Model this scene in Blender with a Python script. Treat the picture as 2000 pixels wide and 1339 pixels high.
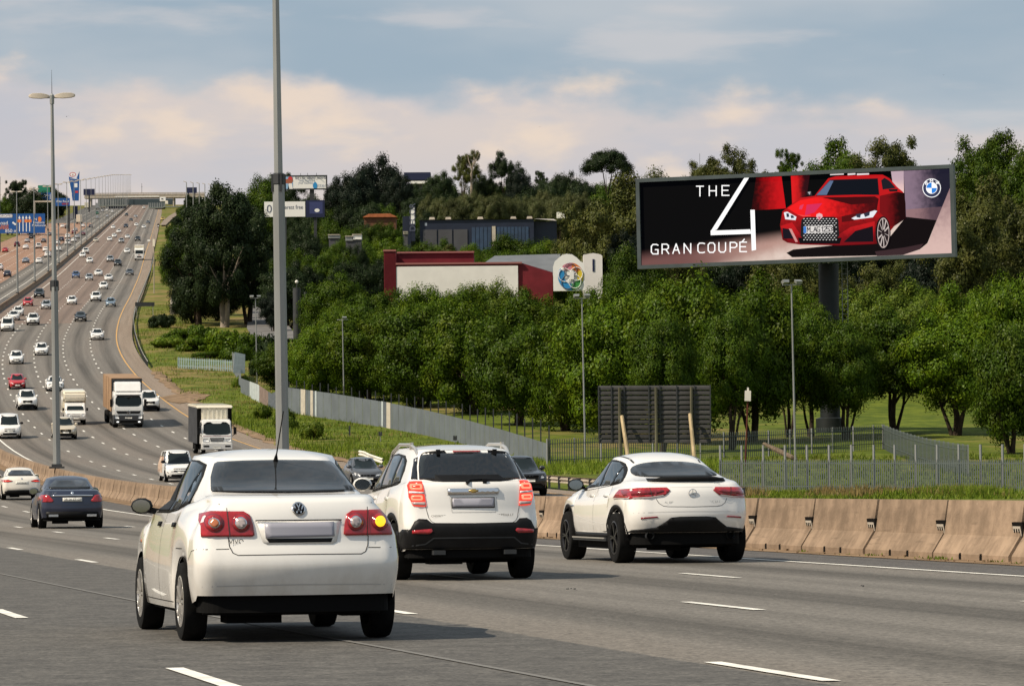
import bpy, bmesh, math, random
import numpy as np
from mathutils import Vector, Matrix
from mathutils.bvhtree import BVHTree
from mathutils.geometry import delaunay_2d_cdt
for o in list(bpy.data.objects): bpy.data.objects.remove(o)
SC = bpy.context.scene
COL = SC.collection
R = math.radians
rnd = random.Random(7)

# ---------------------------------------------------------------- camera
CAM_H = 1.2; FPX = 7600.0; PITCH = math.atan(268.5/FPX); ROLL = R(0.5)
cd = bpy.data.cameras.new('camera'); cam = bpy.data.objects.new('camera', cd); COL.objects.link(cam)
cam.location = (0, 0, CAM_H)
cam.matrix_world = Matrix.Translation((0, 0, CAM_H)) @ Matrix.Rotation(R(90)+PITCH, 4, 'X') @ Matrix.Rotation(-ROLL, 4, 'Z')
cd.sensor_width = 36; cd.lens = 36*FPX/2000; cd.clip_start = 0.5; cd.clip_end = 20000
SC.camera = cam

# ---------------------------------------------------------------- light
SUN_EL, SUN_BACK = R(46), R(64)      # elevation; angle of the sun's bearing off straight-behind, towards the left
S = Vector((-math.sin(SUN_BACK)*math.cos(SUN_EL), -math.cos(SUN_BACK)*math.cos(SUN_EL), math.sin(SUN_EL)))
sd = bpy.data.lights.new('sun', 'SUN'); sun = bpy.data.objects.new('sun', sd); COL.objects.link(sun)
sd.energy = 5.0; sd.angle = R(0.53); sd.color = (1.0, 0.87, 0.70)
sun.rotation_euler = S.to_track_quat('Z', 'Y').to_euler()
SC.view_settings.view_transform = 'Standard'; SC.view_settings.look = 'None'
SC.view_settings.exposure = 0.12; SC.view_settings.gamma = 1.0; SC.view_settings.use_curve_mapping = False
SC.render.engine = 'CYCLES'
SC.cycles.max_bounces = 5; SC.cycles.diffuse_bounces = 2; SC.cycles.glossy_bounces = 3
SC.cycles.transmission_bounces = 3; SC.cycles.transparent_max_bounces = 6
SC.cycles.use_denoising = True; SC.cycles.denoiser = 'OPENIMAGEDENOISE'; SC.cycles.denoising_input_passes = 'RGB_ALBEDO_NORMAL'; SC.cycles.caustics_reflective = False; SC.cycles.caustics_refractive = False

class NT:
    """tiny node-tree writer"""
    def __init__(s, nt): s.nt = nt
    def n(s, typ, ins=None, **kw):
        nd = s.nt.nodes.new(typ)
        for k, v in kw.items(): setattr(nd, k, v)
        for k, v in (ins or {}).items():
            if isinstance(v, bpy.types.NodeSocket): s.nt.links.new(v, nd.inputs[k])
            else: nd.inputs[k].default_value = v
        return nd
    def math(s, op, a, b=0.0, c=None, clamp=False):
        ins = {0: a, 1: b}
        if c is not None: ins[2] = c
        return s.n('ShaderNodeMath', ins, operation=op, use_clamp=clamp).outputs[0]
    def mix(s, f, a, b, blend='MIX'):
        nd = s.n('ShaderNodeMix', data_type='RGBA', blend_type=blend)
        for i, v in ((0, f), (6, a), (7, b)):
            if isinstance(v, bpy.types.NodeSocket): s.nt.links.new(v, nd.inputs[i])
            else: nd.inputs[i].default_value = v if i == 0 else (*v[:3], 1)
        return nd.outputs[2]
    def noise(s, vec, scale, detail=4, rough=.55, out=0):
        return s.n('ShaderNodeTexNoise', {'Vector': vec, 'Scale': scale, 'Detail': detail, 'Roughness': rough}).outputs[out]
    def smooth(s, x, a, b):
        return s.n('ShaderNodeMapRange', {0: x, 1: a, 2: b, 3: 0.0, 4: 1.0}, interpolation_type='SMOOTHSTEP').outputs[0]
    def comb(s, x, y, z):
        return s.n('ShaderNodeCombineXYZ', {0: x, 1: y, 2: z}).outputs[0]

W = bpy.data.worlds.new('World'); SC.world = W; W.use_nodes = True
W.node_tree.nodes.clear(); t = NT(W.node_tree)
sky = t.n('ShaderNodeTexSky', sky_type='NISHITA', sun_disc=False)
sky.sun_elevation = SUN_EL; sky.sun_rotation = math.atan2(S.x, S.y); sky.altitude = 1500; sky.dust_density = 1.5
bg1 = t.n('ShaderNodeBackground', {'Color': sky.outputs[0], 'Strength': 0.10})
g = t.n('ShaderNodeTexCoord').outputs['Generated']
sp = t.n('ShaderNodeSeparateXYZ', {0: g}).outputs
az = t.math('ARCTAN2', sp[0], sp[1]); el = t.math('ARCSINE', sp[2])
DEG = 180/math.pi
az = t.math('MULTIPLY', az, DEG); el = t.math('MULTIPLY', el, DEG)
v = t.comb(t.math('MULTIPLY', az, 0.42), t.math('MULTIPLY', el, 1.25), 3.7)
n1 = t.noise(v, 0.5, 4, .45); n2 = t.noise(t.comb(t.math('MULTIPLY', az, .5), t.math('MULTIPLY', el, 1.0), 9.1), 1.15, 6, .5)
n3 = t.noise(t.comb(t.math('MULTIPLY', az, .33), t.math('MULTIPLY', el, 1.6), 17.3), .9, 5, .5)
# lower deck of peach-lit cumulus, ragged top edge; blue-grey sheet above it
edge = t.math('ADD', t.math('MULTIPLY', t.math('SUBTRACT', n2, .5), 2.0), t.math('MULTIPLY', az, -.045))
edge = t.math('ADD', edge, 5.75)
low = t.smooth(t.math('SUBTRACT', edge, el), -.15, .42)
blue = t.mix(t.smooth(n1, .34, .70), (.375, .475, .565), (.545, .590, .635))
blue = t.mix(t.math('MULTIPLY', t.smooth(n3, .55, .72), .6), blue, (.70, .67, .67))
greyp = t.mix(t.smooth(n1, .30, .70), (.62, .60, .64), (.78, .68, .63))
peach = t.mix(t.math('MULTIPLY', t.smooth(n2, .50, .70), .8), greyp, (.97, .78, .62))
peach = t.mix(t.math('MULTIPLY', t.smooth(n3, .50, .66), .55), peach, (.60, .60, .65))
hz = t.smooth(el, 4.9, 3.2)
peach = t.mix(t.math('MULTIPLY', hz, .45), peach, (.90, .76, .66))
cloud = t.mix(low, blue, peach)
bg2 = t.n('ShaderNodeBackground', {'Color': cloud, 'Strength': .84})
mixs = t.n('ShaderNodeMixShader', {0: .93, 1: bg1.outputs[0], 2: bg2.outputs[0]})
t.n('ShaderNodeOutputWorld', {0: mixs.outputs[0]})

# ---------------------------------------------------------------- where things stand
def ray(px, py):
    x = (px-1000)/FPX; y = (669.5-py)/FPX
    c, s = math.cos(ROLL), math.sin(ROLL)
    u = c*x+s*y; v = -s*x+c*y
    ct, st = math.cos(PITCH), math.sin(PITCH)
    return Vector((u, ct-st*v, st+ct*v))
def hgt(Y):
    """height of the valley floor and of the hill the motorway climbs"""
    YC = 2800
    if Y < 105: return 0.0
    if Y < 250: return .5*.00022*(Y-105)**2
    z = .5*.00022*145**2; g0 = .00022*145; d = min(Y, 350)-250
    z += g0*d+.5*.00046*d*d
    if Y > 350: z += (g0+.046)*(Y-350)
    if Y > 800: z += .0016*(min(Y, YC)-800)
    if Y > YC: z -= .5*.00012*(Y-YC)**2
    return z
def gnd(px, py):
    d = ray(px, py); a = 10.0
    f = lambda t: CAM_H+d.z*t-hgt(d.y*t)
    while a < 4000:
        b = a+(2 if a < 400 else 8)
        if f(b) <= 0:
            for _ in range(30):
                m = (a+b)/2
                if f(m) > 0: a = m
                else: b = m
            return Vector((d.x*a, d.y*a, hgt(d.y*a)))
        a = b
    return None
def at(px, py, Y):
    d = ray(px, py); k = Y/d.y
    return Vector((d.x*k, Y, CAM_H+d.z*k))
def ground_at(px, Y):
    """ground point in the direction of a picture column at distance Y"""
    d = ray(px, 850); x = d.x*Y/d.y
    return Vector((x, Y, hgt(Y)))
SYt = [-300, 0, 60, 120, 180, 280, 350, 420, 520, 650, 4200]
SVt = [-.24, -.235, -.222, -.205, -.193, -.187, -.168, -.138, -.106, -.0905, -.0895]
YS = np.arange(-300, 4201, 1.0); SL = np.interp(YS, SYt, SVt)
XB = np.concatenate([[0], np.cumsum((SL[1:]+SL[:-1])/2)]); XB = XB-np.interp(53.5, YS, XB)+7.0+np.convolve(np.pad(np.interp(YS, [480, 603, 655, 844, 1373, 2275, 4200], [0, 1.0, 1.7, 2.8, 3.9, 5.0, 7.0]), 60, 'edge'), np.ones(121)/121, 'valid'); SL = np.gradient(XB)
def road_pt(Y, off):
    """point at lateral offset off (+ towards the oncoming side) from the near foot of the median barrier"""
    x = float(np.interp(Y, YS, XB)); s = float(np.interp(Y, YS, SL)); n = math.hypot(1, s)
    yy = Y-off*s/n
    return Vector((x+off/n, yy, hgt(yy)))
def slope_at(Y): return float(np.interp(Y, YS, SL))

# ---------------------------------------------------------------- object helpers
def tag(o, label=None, cat=None, group=None, kind=None):
    if label: o['label'] = label
    if cat: o['category'] = cat
    if group: o['group'] = group
    if kind: o['kind'] = kind
    return o
def empty(name, loc=(0, 0, 0), rotz=0.0, label=None, cat=None, group=None):
    o = bpy.data.objects.new(name, None); COL.objects.link(o)
    o.location = loc; o.rotation_euler = (0, 0, rotz)
    return tag(o, label, cat, group)
def link(name, me, parent=None):
    o = bpy.data.objects.new(name, me); COL.objects.link(o)
    if parent is not None: o.parent = parent
    return o
def copy_tree(o, parent=None, mats=None):
    c = o.copy(); COL.objects.link(c); c.parent = parent
    for ch in list(o.children): copy_tree(ch, c)
    return c
class MB:
    """collects polygons and links them as one mesh object"""
    def __init__(s): s.v = []; s.f = []; s.m = []; s.cur = 0
    def face(s, pts):
        b = len(s.v); s.v += [tuple(p) for p in pts]; s.f.append(tuple(range(b, b+len(pts)))); s.m.append(s.cur)
    def grid(s, rows, closed=False, flip=False):
        b = len(s.v); n = len(rows[0])
        for r in rows: s.v += [tuple(p) for p in r]
        for i in range(len(rows)-1):
            for j in range(n if closed else n-1):
                k = (j+1) % n
                q = (b+i*n+j, b+i*n+k, b+(i+1)*n+k, b+(i+1)*n+j)
                s.f.append(q[::-1] if flip else q); s.m.append(s.cur)
    def box(s, c, d, rz=0.0, M=None):
        x, y, z = d[0]/2, d[1]/2, d[2]/2
        P = [Vector((a*x, b*y, e*z)) for e in (-1, 1) for b in (-1, 1) for a in (-1, 1)]
        if M is not None: P = [M @ p for p in P]
        elif rz: P = [Matrix.Rotation(rz, 3, 'Z') @ p for p in P]
        P = [p+Vector(c) for p in P]; b = len(s.v); s.v += [tuple(p) for p in P]
        for q in ((0, 2, 3, 1), (4, 5, 7, 6), (0, 1, 5, 4), (2, 6, 7, 3), (0, 4, 6, 2), (1, 3, 7, 5)):
            s.f.append(tuple(b+i for i in q)); s.m.append(s.cur)
        return s
    def bar(s, a, c, w, h=None, up=(0, 0, 1)):
        a = Vector(a); c = Vector(c); d = c-a; L = d.length
        if L < 1e-6: return s
        z = d/L; x = Vector(up).cross(z)
        if x.length < 1e-3: x = Vector((1, 0, 0)).cross(z)
        x.normalize(); y = z.cross(x)
        M = Matrix((x, y, z)).transposed()
        return s.box((a+c)/2, (w, h or w, L), M=M)
    def tube(s, pts, rad, n=8, cap=True):
        pts = [Vector(p) for p in pts]; rows = []
        for i, p in enumerate(pts):
            d = (pts[min(i+1, len(pts)-1)]-pts[max(i-1, 0)]).normalized()
            x = Vector((0, 1, 0)).cross(d) if abs(d.y) < .9 else Vector((1, 0, 0)).cross(d)
            x.normalize(); y = d.cross(x); r = rad[i] if hasattr(rad, '__len__') else rad
            rows.append([p+(x*math.cos(2*math.pi*k/n)+y*math.sin(2*math.pi*k/n))*r for k in range(n)])
        s.grid(rows, True)
        if cap: s.face(rows[0][::-1]); s.face(rows[-1])
        return s
    def prism(s, outline, d0, d1, axis='y'):
        f = {'y': lambda p, d: (p[0], d, p[1]), 'x': lambda p, d: (d, p[0], p[1]), 'z': lambda p, d: (p[0], p[1], d)}[axis]
        A = [f(p, d0) for p in outline]; B = [f(p, d1) for p in outline]
        s.face(A); s.face(B[::-1]); n = len(A)
        for i in range(n):
            k = (i+1) % n; s.face((A[i], B[i], B[k], A[k]))
        return s
    def lathe(s, prof, n=20, axis='y', c=(0, 0, 0)):
        rows = []
        for r, h in prof:
            row = []
            for k in range(n):
                a = 2*math.pi*k/n; u, w = r*math.cos(a), r*math.sin(a)
                p = {'y': (u, h, w), 'z': (u, w, h), 'x': (h, u, w)}[axis]
                row.append((p[0]+c[0], p[1]+c[1], p[2]+c[2]))
            rows.append(row)
        s.grid(rows, True); return s
    def mesh(s, name, mats, smooth=None):
        me = bpy.data.meshes.new(name); me.from_pydata(s.v, [], s.f)
        for m in (mats if isinstance(mats, (list, tuple)) else [mats]): me.materials.append(m)
        if me.polygons and max(s.m, default=0) > 0: me.polygons.foreach_set('material_index', s.m)
        if smooth is not None:
            bm = bmesh.new(); bm.from_mesh(me); bmesh.ops.remove_doubles(bm, verts=bm.verts, dist=1e-5)
            bmesh.ops.recalc_face_normals(bm, faces=bm.faces); bm.to_mesh(me); bm.free()
            me.polygons.foreach_set('use_smooth', [True]*len(me.polygons)); me.set_sharp_from_angle(angle=R(smooth))
        me.update(); return me
    def build(s, name, mats, parent=None, smooth=None):
        return link(name, s.mesh(name, mats, smooth), parent)

# ---------------------------------------------------------------- materials
def mat(name, col, rough=.6, spec=.4, metal=0.0, coat=0.0, vary=0.0, scale=3.0, emit=0.0, bump=0.0, col2=None, objvar=0.0, streak=None):
    m = bpy.data.materials.new(name); m.use_nodes = True; nt = m.node_tree; t = NT(nt); b = nt.nodes['Principled BSDF']
    b.inputs['Roughness'].default_value = rough; b.inputs['Specular IOR Level'].default_value = spec
    b.inputs['Metallic'].default_value = metal; b.inputs['Coat Weight'].default_value = coat; b.inputs['Coat Roughness'].default_value = .04
    c = (*col, 1); b.inputs['Base Color'].default_value = (col[0]*.2, col[1]*.2, col[2]*.2, 1) if emit else c
    src = None
    if vary or col2:
        tc = t.n('ShaderNodeTexCoord').outputs['Object']
        if streak: tc = t.n('ShaderNodeMapping', {'Vector': tc, 'Scale': streak}).outputs[0]
        nz = t.noise(tc, scale, 5, .6)
        k = t.smooth(nz, .32, .68)
        lo = col2 or tuple(x*(1-vary) for x in col); hi = col if col2 else tuple(min(1, x*(1+vary)) for x in col)
        src = t.mix(k, lo, hi)
        if bump:
            bp = t.n('ShaderNodeBump', {'Height': t.noise(tc, scale*6, 4), 'Strength': bump, 'Distance': .02})
            nt.links.new(bp.outputs[0], b.inputs['Normal'])
    if objvar:
        oi = t.n('ShaderNodeObjectInfo').outputs['Random']
        fac = t.math('ADD', t.math('MULTIPLY', oi, 2*objvar), 1-objvar)
        src = t.mix(1.0, src if src else col, t.comb(fac, fac, fac), 'MULTIPLY')
    if src is not None: nt.links.new(src, b.inputs['Base Color'])
    if emit:
        b.inputs['Emission Strength'].default_value = emit; b.inputs['Emission Color'].default_value = c
        if src is not None: nt.links.new(src, b.inputs['Emission Color'])
    return m
M = {}
def paint(name, col, **k): M[name] = mat('paint_'+name, col, k.get('rough', .32), .5, k.get('metal', 0), .6, vary=.04, scale=2.0)
paint('white', (.80, .79, .76)); paint('offwhite', (.74, .70, .62)); paint('silver', (.42, .43, .44), metal=.4)
paint('red', (.45, .02, .025)); paint('maroon', (.13, .015, .025)); paint('black', (.012, .012, .014)); paint('navy', (.012, .018, .042))
paint('blue', (.03, .07, .18)); paint('greyblue', (.20, .27, .34), metal=.3); paint('grey', (.09, .095, .105), metal=.3)
paint('yellow', (.55, .38, .05)); paint('green', (.02, .16, .09)); paint('beige', (.55, .48, .36)); paint('cream', (.78, .72, .58))
M['glass'] = mat('car_glass', (.014, .018, .02), .04, .6)
M['screen_glass'] = mat('windscreen_glass', (.012, .018, .02), .05, .22)
M['tyre'] = mat('tyre_rubber', (.008, .008, .008), .85, .12, vary=.3, scale=9)
M['plastic'] = mat('black_plastic', (.007, .007, .0075), .5, .18, vary=.2, scale=6)
M['under'] = mat('underbody', (.006, .006, .006), .9, .1)
M['alloy'] = mat('alloy_rim', (.62, .60, .57), .3, .5, .7)
M['alloy_dark'] = mat('dark_rim', (.018, .018, .02), .3, .5, .3)
M['chrome'] = mat('chrome', (.75, .75, .76), .12, .5, 1.0)
M['lamp'] = mat('lamp_glass', (.70, .72, .74), .1, .6, vary=.3, scale=12)
M['lamp_on'] = mat('lamp_lit', (1, .97, .9), .2, .5, emit=2.0)
M['tail'] = mat('tail_lamp_red', (.33, .010, .014), .12, .6, coat=.6, vary=.25, scale=14)
M['tail_dark'] = mat('tail_lamp_dark', (.20, .01, .018), .12, .6, coat=.6, vary=.25, scale=14)
M['tail_on'] = mat('tail_lamp_lit', (1.0, .06, .03), .2, .5, emit=.9)
M['tail_glow'] = mat('tail_lamp_bright', (1.0, .28, .16), .2, .5, emit=1.3)
M['amber_on'] = mat('indicator_lit', (1.0, .58, .02), .2, .5, emit=1.3)
M['amber'] = mat('indicator_off', (.42, .14, .06), .2, .5)
M['clear_lens'] = mat('reversing_lens', (.42, .36, .35), .15, .6)
M['seam'] = mat('panel_gap', (.05, .048, .045), .8, .1)
M['plate_grey'] = mat('blank_plate', (.33, .33, .38), .35, .4)
M['plate'] = mat('number_plate', (.75, .74, .68), .4, .4)
M['ink'] = mat('plate_ink', (.02, .03, .05), .6, .3)
M['tarp'] = mat('tan_tarpaulin', (.30, .19, .11), .75, .2, vary=.12, scale=.8)
M['tarp_dark'] = mat('dark_tarpaulin', (.035, .037, .042), .6, .3, vary=.3, scale=1.5)
M['steel'] = mat('galvanised_steel', (.26, .27, .265), .5, .4, .3, vary=.12, scale=1.2, streak=(1, 1, .15))
M['steel_warm'] = mat('weathered_steel', (.36, .31, .25), .6, .3, .1, vary=.15, scale=1.0, streak=(1, 1, .12))
M['dark_steel'] = mat('dark_steel', (.03, .033, .036), .55, .4, vary=.2, scale=1.5)
M['concrete'] = mat('barrier_concrete', (.245, .178, .124), .9, .12, vary=.26, scale=2.2, bump=.35, objvar=.14)
nt_ = M['concrete'].node_tree; t_ = NT(nt_); b_ = nt_.nodes['Principled BSDF']; o_ = t_.n('ShaderNodeTexCoord').outputs['Object']; r_ = t_.n('ShaderNodeObjectInfo').outputs['Random']
v_ = t_.n('ShaderNodeVectorMath', {0: o_, 1: t_.comb(t_.math('MULTIPLY', r_, 37.0), 0.0, 0.0)}, operation='ADD').outputs[0]
k1 = t_.smooth(t_.noise(t_.n('ShaderNodeMapping', {'Vector': v_, 'Scale': (.7, 3, 9)}).outputs[0], 1.6, 5, .6), .58, .72)      # tyre scuffs run along the block
k2 = t_.smooth(t_.noise(t_.n('ShaderNodeMapping', {'Vector': v_, 'Scale': (6, 3, .5)}).outputs[0], 1.3, 5, .6), .55, .72)      # water stains run down it
k3 = t_.smooth(t_.noise(v_, 9.0, 4, .6), .66, .74)                     # chips and pale patches
c_ = b_.inputs['Base Color'].links[0].from_socket
c_ = t_.mix(t_.math('MULTIPLY', k1, .45), c_, (.10, .075, .055)); c_ = t_.mix(t_.math('MULTIPLY', k2, .40), c_, (.13, .09, .06)); c_ = t_.mix(t_.math('MULTIPLY', k3, .5), c_, (.38, .30, .22)); nt_.links.new(c_, b_.inputs['Base Color'])
M['concrete_dark'] = mat('stained_concrete', (.20, .13, .085), .9, .15, vary=.25, scale=1.4)
M['concrete_light'] = mat('pale_concrete', (.46, .41, .34), .85, .2, vary=.12, scale=.5)
M['shade_black'] = mat('recess_shade_black', (.01, .009, .008), .95, .05)  # near-black stands in for shade inside slots and pockets; bolts share it
# ---------------------------------------------------------------- ground and roads
def noise2(x, y):
    return (math.sin(x*.013+1.3)*math.cos(y*.011-.4)+.5*math.sin(x*.037+y*.021)+.3*math.sin(x*.071-y*.053+2))
def ground_z(X, Y, off):
    z = hgt(Y)
    if off > 45: z += min(1, (off-45)/60)*1.0*noise2(X, Y)
    if off < -60: z += min(1, (-off-60)/80)*1.5*noise2(X, Y)
    return z
def terrain_z(X, Y):
    Yc = Y
    for _ in range(4):
        s = slope_at(Yc); x = float(np.interp(Yc, YS, XB)); n2 = 1+s*s
        Yc += ((X-x)*s+(Y-Yc))/n2
    s = slope_at(Yc); x = float(np.interp(Yc, YS, XB)); off = ((X-x)-s*(Y-Yc))/math.hypot(1, s)
    return ground_z(X, Y, off)

def ground_material():
    m = bpy.data.materials.new('grass_ground'); m.use_nodes = True; nt = m.node_tree; t = NT(nt); b = nt.nodes['Principled BSDF']
    tc = t.n('ShaderNodeTexCoord').outputs['Object']
    a = t.noise(tc, .045, 5, .6); c = t.noise(tc, .4, 6, .65); d = t.noise(tc, 3.0, 4, .6)
    grass = t.mix(t.smooth(c, .3, .7), (.050, .080, .010), (.140, .170, .020))
    dry = t.mix(t.smooth(d, .3, .7), (.20, .13, .055), (.26, .20, .085))
    sx = t.n('ShaderNodeSeparateXYZ', {0: tc}).outputs
    bank = t.math('MULTIPLY', t.smooth(sx[0], -14, -30), t.smooth(sx[1], 280, 340))
    k = t.math('MULTIPLY', t.smooth(t.math('ADD', a, t.math('MULTIPLY', bank, .07)), .47, .66), t.smooth(t.math('ADD', c, t.math('MULTIPLY', bank, .04)), .35, .6))
    col = t.mix(k, grass, dry)
    col = t.mix(t.math('MULTIPLY', t.smooth(d, .42, .7), .35), col, (.035, .05, .012))
    nt.links.new(col, b.inputs['Base Color']); b.inputs['Roughness'].default_value = .95; b.inputs['Specular IOR Level'].default_value = .1
    bp = t.n('ShaderNodeBump', {'Height': d, 'Strength': .8, 'Distance': .15}); nt.links.new(bp.outputs[0], b.inputs['Normal'])
    return m
mb = MB(); rows = []
offs = [-2500, -1500, -900, -600, -400, -280, -200, -150, -110, -80, -60, -45, -36, -31, -29, -10, 10, 21.8, 23.6, 25, 28, 31, 36, 42, 50, 60, 72, 86, 100, 120, 145, 180, 220, 280, 360, 480, 650, 900, 1300, 2200]
Ys = list(range(-300, 150, 25))+list(range(150, 700, 10))+list(range(700, 1500, 40))+list(range(1500, 4150, 100))
for Y in Ys:
    row = []
    for o in offs:
        p = road_pt(Y, o); z = ground_z(p.x, p.y, o)
        if -30 < o < 22: z -= .45
        elif o == 23.6 or o == -31: z -= .02
        row.append((p.x, p.y, z))
    rows.append(row)
mb.grid(rows)
g = mb.build('ground', ground_material(), smooth=180); tag(g, kind='structure')

def asphalt(name, lo, hi, warm, bands, near_dark=None):
    """UV: u = lateral offset in metres, v = distance along in metres"""
    m = bpy.data.materials.new(name); m.use_nodes = True; nt = m.node_tree; t = NT(nt); b = nt.nodes['Principled BSDF']
    uv = t.n('ShaderNodeUVMap').outputs[0]; sp = t.n('ShaderNodeSeparateXYZ', {0: uv}).outputs
    tc = t.n('ShaderNodeTexCoord').outputs['Object']
    fine = t.noise(tc, 26.0, 3, .7); mid = t.noise(tc, 2.2, 4, .6)
    along = t.noise(t.comb(t.math('MULTIPLY', sp[0], 2.2), t.math('MULTIPLY', sp[1], .02), 0), 1.0, 4, .55)
    big = t.noise(t.comb(t.math('MULTIPLY', sp[0], .25), t.math('MULTIPLY', sp[1], .012), 5), 1.0, 3, .5)
    col = t.mix(t.smooth(along, .3, .7), lo, hi)
    col = t.mix(t.math('MULTIPLY', t.smooth(big, .45, .65), .5), col, warm)
    for (c, w, s) in bands:       # oil-darkened strips between the wheel tracks
        wob = t.math('ADD', sp[0], t.math('MULTIPLY', t.math('SUBTRACT', big, .5), .5))
        d = t.math('ABSOLUTE', t.math('SUBTRACT', wob, c))
        k = t.math('MULTIPLY', t.smooth(d, w, w*.25), t.math('MULTIPLY', t.smooth(along, .2, .75), s))
        col = t.mix(k, col, (lo[0]*.33, lo[1]*.32, lo[2]*.30))
    if near_dark is not None:
        col2 = t.mix(t.smooth(mid, .3, .7), near_dark[1], near_dark[2])
        k = t.smooth(t.math('ADD', sp[0], t.math('MULTIPLY', t.math('SUBTRACT', mid, .5), .12)), near_dark[0]+.03, near_dark[0]-.03)
        col = t.mix(k, col, col2)
    f = t.math('ADD', t.math('MULTIPLY', t.math('ADD', t.math('SUBTRACT', fine, .5), t.math('MULTIPLY', t.math('SUBTRACT', t.noise(tc, 8.0, 4, .6), .5), .6)), 3.6), 1.0)
    col = t.mix(.75, col, t.mix(1.0, col, t.comb(f, f, f), 'MULTIPLY'))
    col = t.mix(t.math('MULTIPLY', t.smooth(fine, .60, .70), .30), col, (.30, .28, .25))
    nt.links.new(col, b.inputs['Base Color']); b.inputs['Roughness'].default_value = .82; b.inputs['Specular IOR Level'].default_value = .3
    bp = t.n('ShaderNodeBump', {'Height': fine, 'Strength': .35, 'Distance': .01}); nt.links.new(bp.outputs[0], b.inputs['Normal'])
    return m
RY = list(range(-100, 360, 6))+list(range(360, 1000, 12))+list(range(1000, 3400, 30))
def strip(mb, offsets, lift, ys=RY):
    """road-following sheet; offsets may be functions of Y"""
    rows = []; uvs = []
    for Y in ys:
        r = []
        for o in offsets:
            oo = o(Y) if callable(o) else o
            p = road_pt(Y, oo); r.append((p.x, p.y, p.z+lift)); uvs.append((oo, float(Y)))
        rows.append(r)
    b = len(mb.v); mb.grid(rows); return uvs
def road_sheet(name, offsets, lift, m, ys=RY):
    mb = MB(); uvs = strip(mb, offsets, lift, ys); me = mb.mesh(name, m)
    ul = me.uv_layers.new(name='UVMap'); vi = np.zeros(len(me.loops), int); me.loops.foreach_get('vertex_index', vi)
    ul.data.foreach_set('uv', np.array(uvs, float)[vi].ravel())
    return tag(link(name, me), kind='structure')
LANES = [-2.4, -5.6, -8.6, -11.75, -15.2, -18.7]
def ow(Y): return 1.0+.05*min(1, max(0, (Y-1100)/1000))          # the oncoming side widens a little up the hill
OPL = [2.5, 6.3, 9.9, 13.4, 16.8, 20.2]
mids = lambda L: [(a+b)/2 for a, b in zip(L[:-1], L[1:])]
road_sheet('road', [lambda Y: -21.5-(7 if Y > 800 else max(0, (Y-600)/200*7) if Y > 600 else 0), -18, -14, -10, -6, -3, .3], 0.0,
           asphalt('asphalt_near', (.126, .116, .101), (.168, .155, .136), (.180, .157, .131), [(c, .85, .95) for c in mids(LANES)], (-11.85, (.072, .068, .062), (.106, .100, .090))))
road_sheet('road', [.5, 4, 8, 12, 15, 18.5, lambda Y: 22.3*ow(Y)], 0.0,
           asphalt('asphalt_oncoming', (.128, .115, .100), (.168, .153, .133), (.182, .152, .125), [(c, .85, .85) for c in mids(OPL)]))
# warm brown paved shoulder on the outside of the oncoming side, dusty strip along the barrier
m = asphalt('asphalt_shoulder', (.19, .148, .11), (.24, .19, .145), (.23, .175, .13), [])
road_sheet('shoulder', [lambda Y: 20.45*ow(Y), lambda Y: 22.25*ow(Y)], .004, m)
m_dust = mat('dusty_verge', (.21, .145, .09), .95, .1, vary=.35, scale=.9, bump=.4)
road_sheet('dust_strip', [-.62, -.2, .02], .012, m_dust, [y for y in RY if y < 330])
road_sheet('dark_shoulder', [-2.15, -.6], .004, asphalt('asphalt_edge', (.075, .07, .066), (.10, .094, .088), (.10, .09, .08), []), [y for y in RY if y < 700])
m_tint = asphalt('asphalt_reddish', (.24, .135, .085), (.30, .175, .115), (.28, .19, .135), [])
road_sheet('road_resurfacing', [lambda Y: -28.3 if Y > 800 else -21.3-(Y-600)/200*7 if Y > 600 else -21.3, -12, -7.5], .004, m_tint, [y for y in RY if 780 <= y <= 1800])
m_tint2 = asphalt('asphalt_pinkish', (.155, .112, .088), (.19, .145, .118), (.19, .14, .11), [(8.1, .7, .5), (11.6, .7, .5)])
road_sheet('road_resurfacing', [1.0, 6, lambda Y: 13.4], .004, m_tint2, [y for y in RY if 560 <= y <= 3100])

road_sheet('verge', [-46, -36, -28, -21.4], .02, m_dust, [y for y in RY if y < 560])  # unseen tan strip added to warm the reflections on the car sides
mb = MB(); rows = []
for (px, py, w_) in ((318, 442, 6), (327, 432, 7), (338, 423, 7), (352, 415, 7), (368, 409, 6), (386, 404.5, 5)):
    p = gnd(px, py) or ground_at(px, 2500); k = p.y/FPX; rows.append(((p.x-w_*k, p.y, p.z+.6), (p.x+w_*k, p.y, p.z+.6)))
mb.grid(rows); tag(mb.build('slip_road', m), kind='structure')
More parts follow.
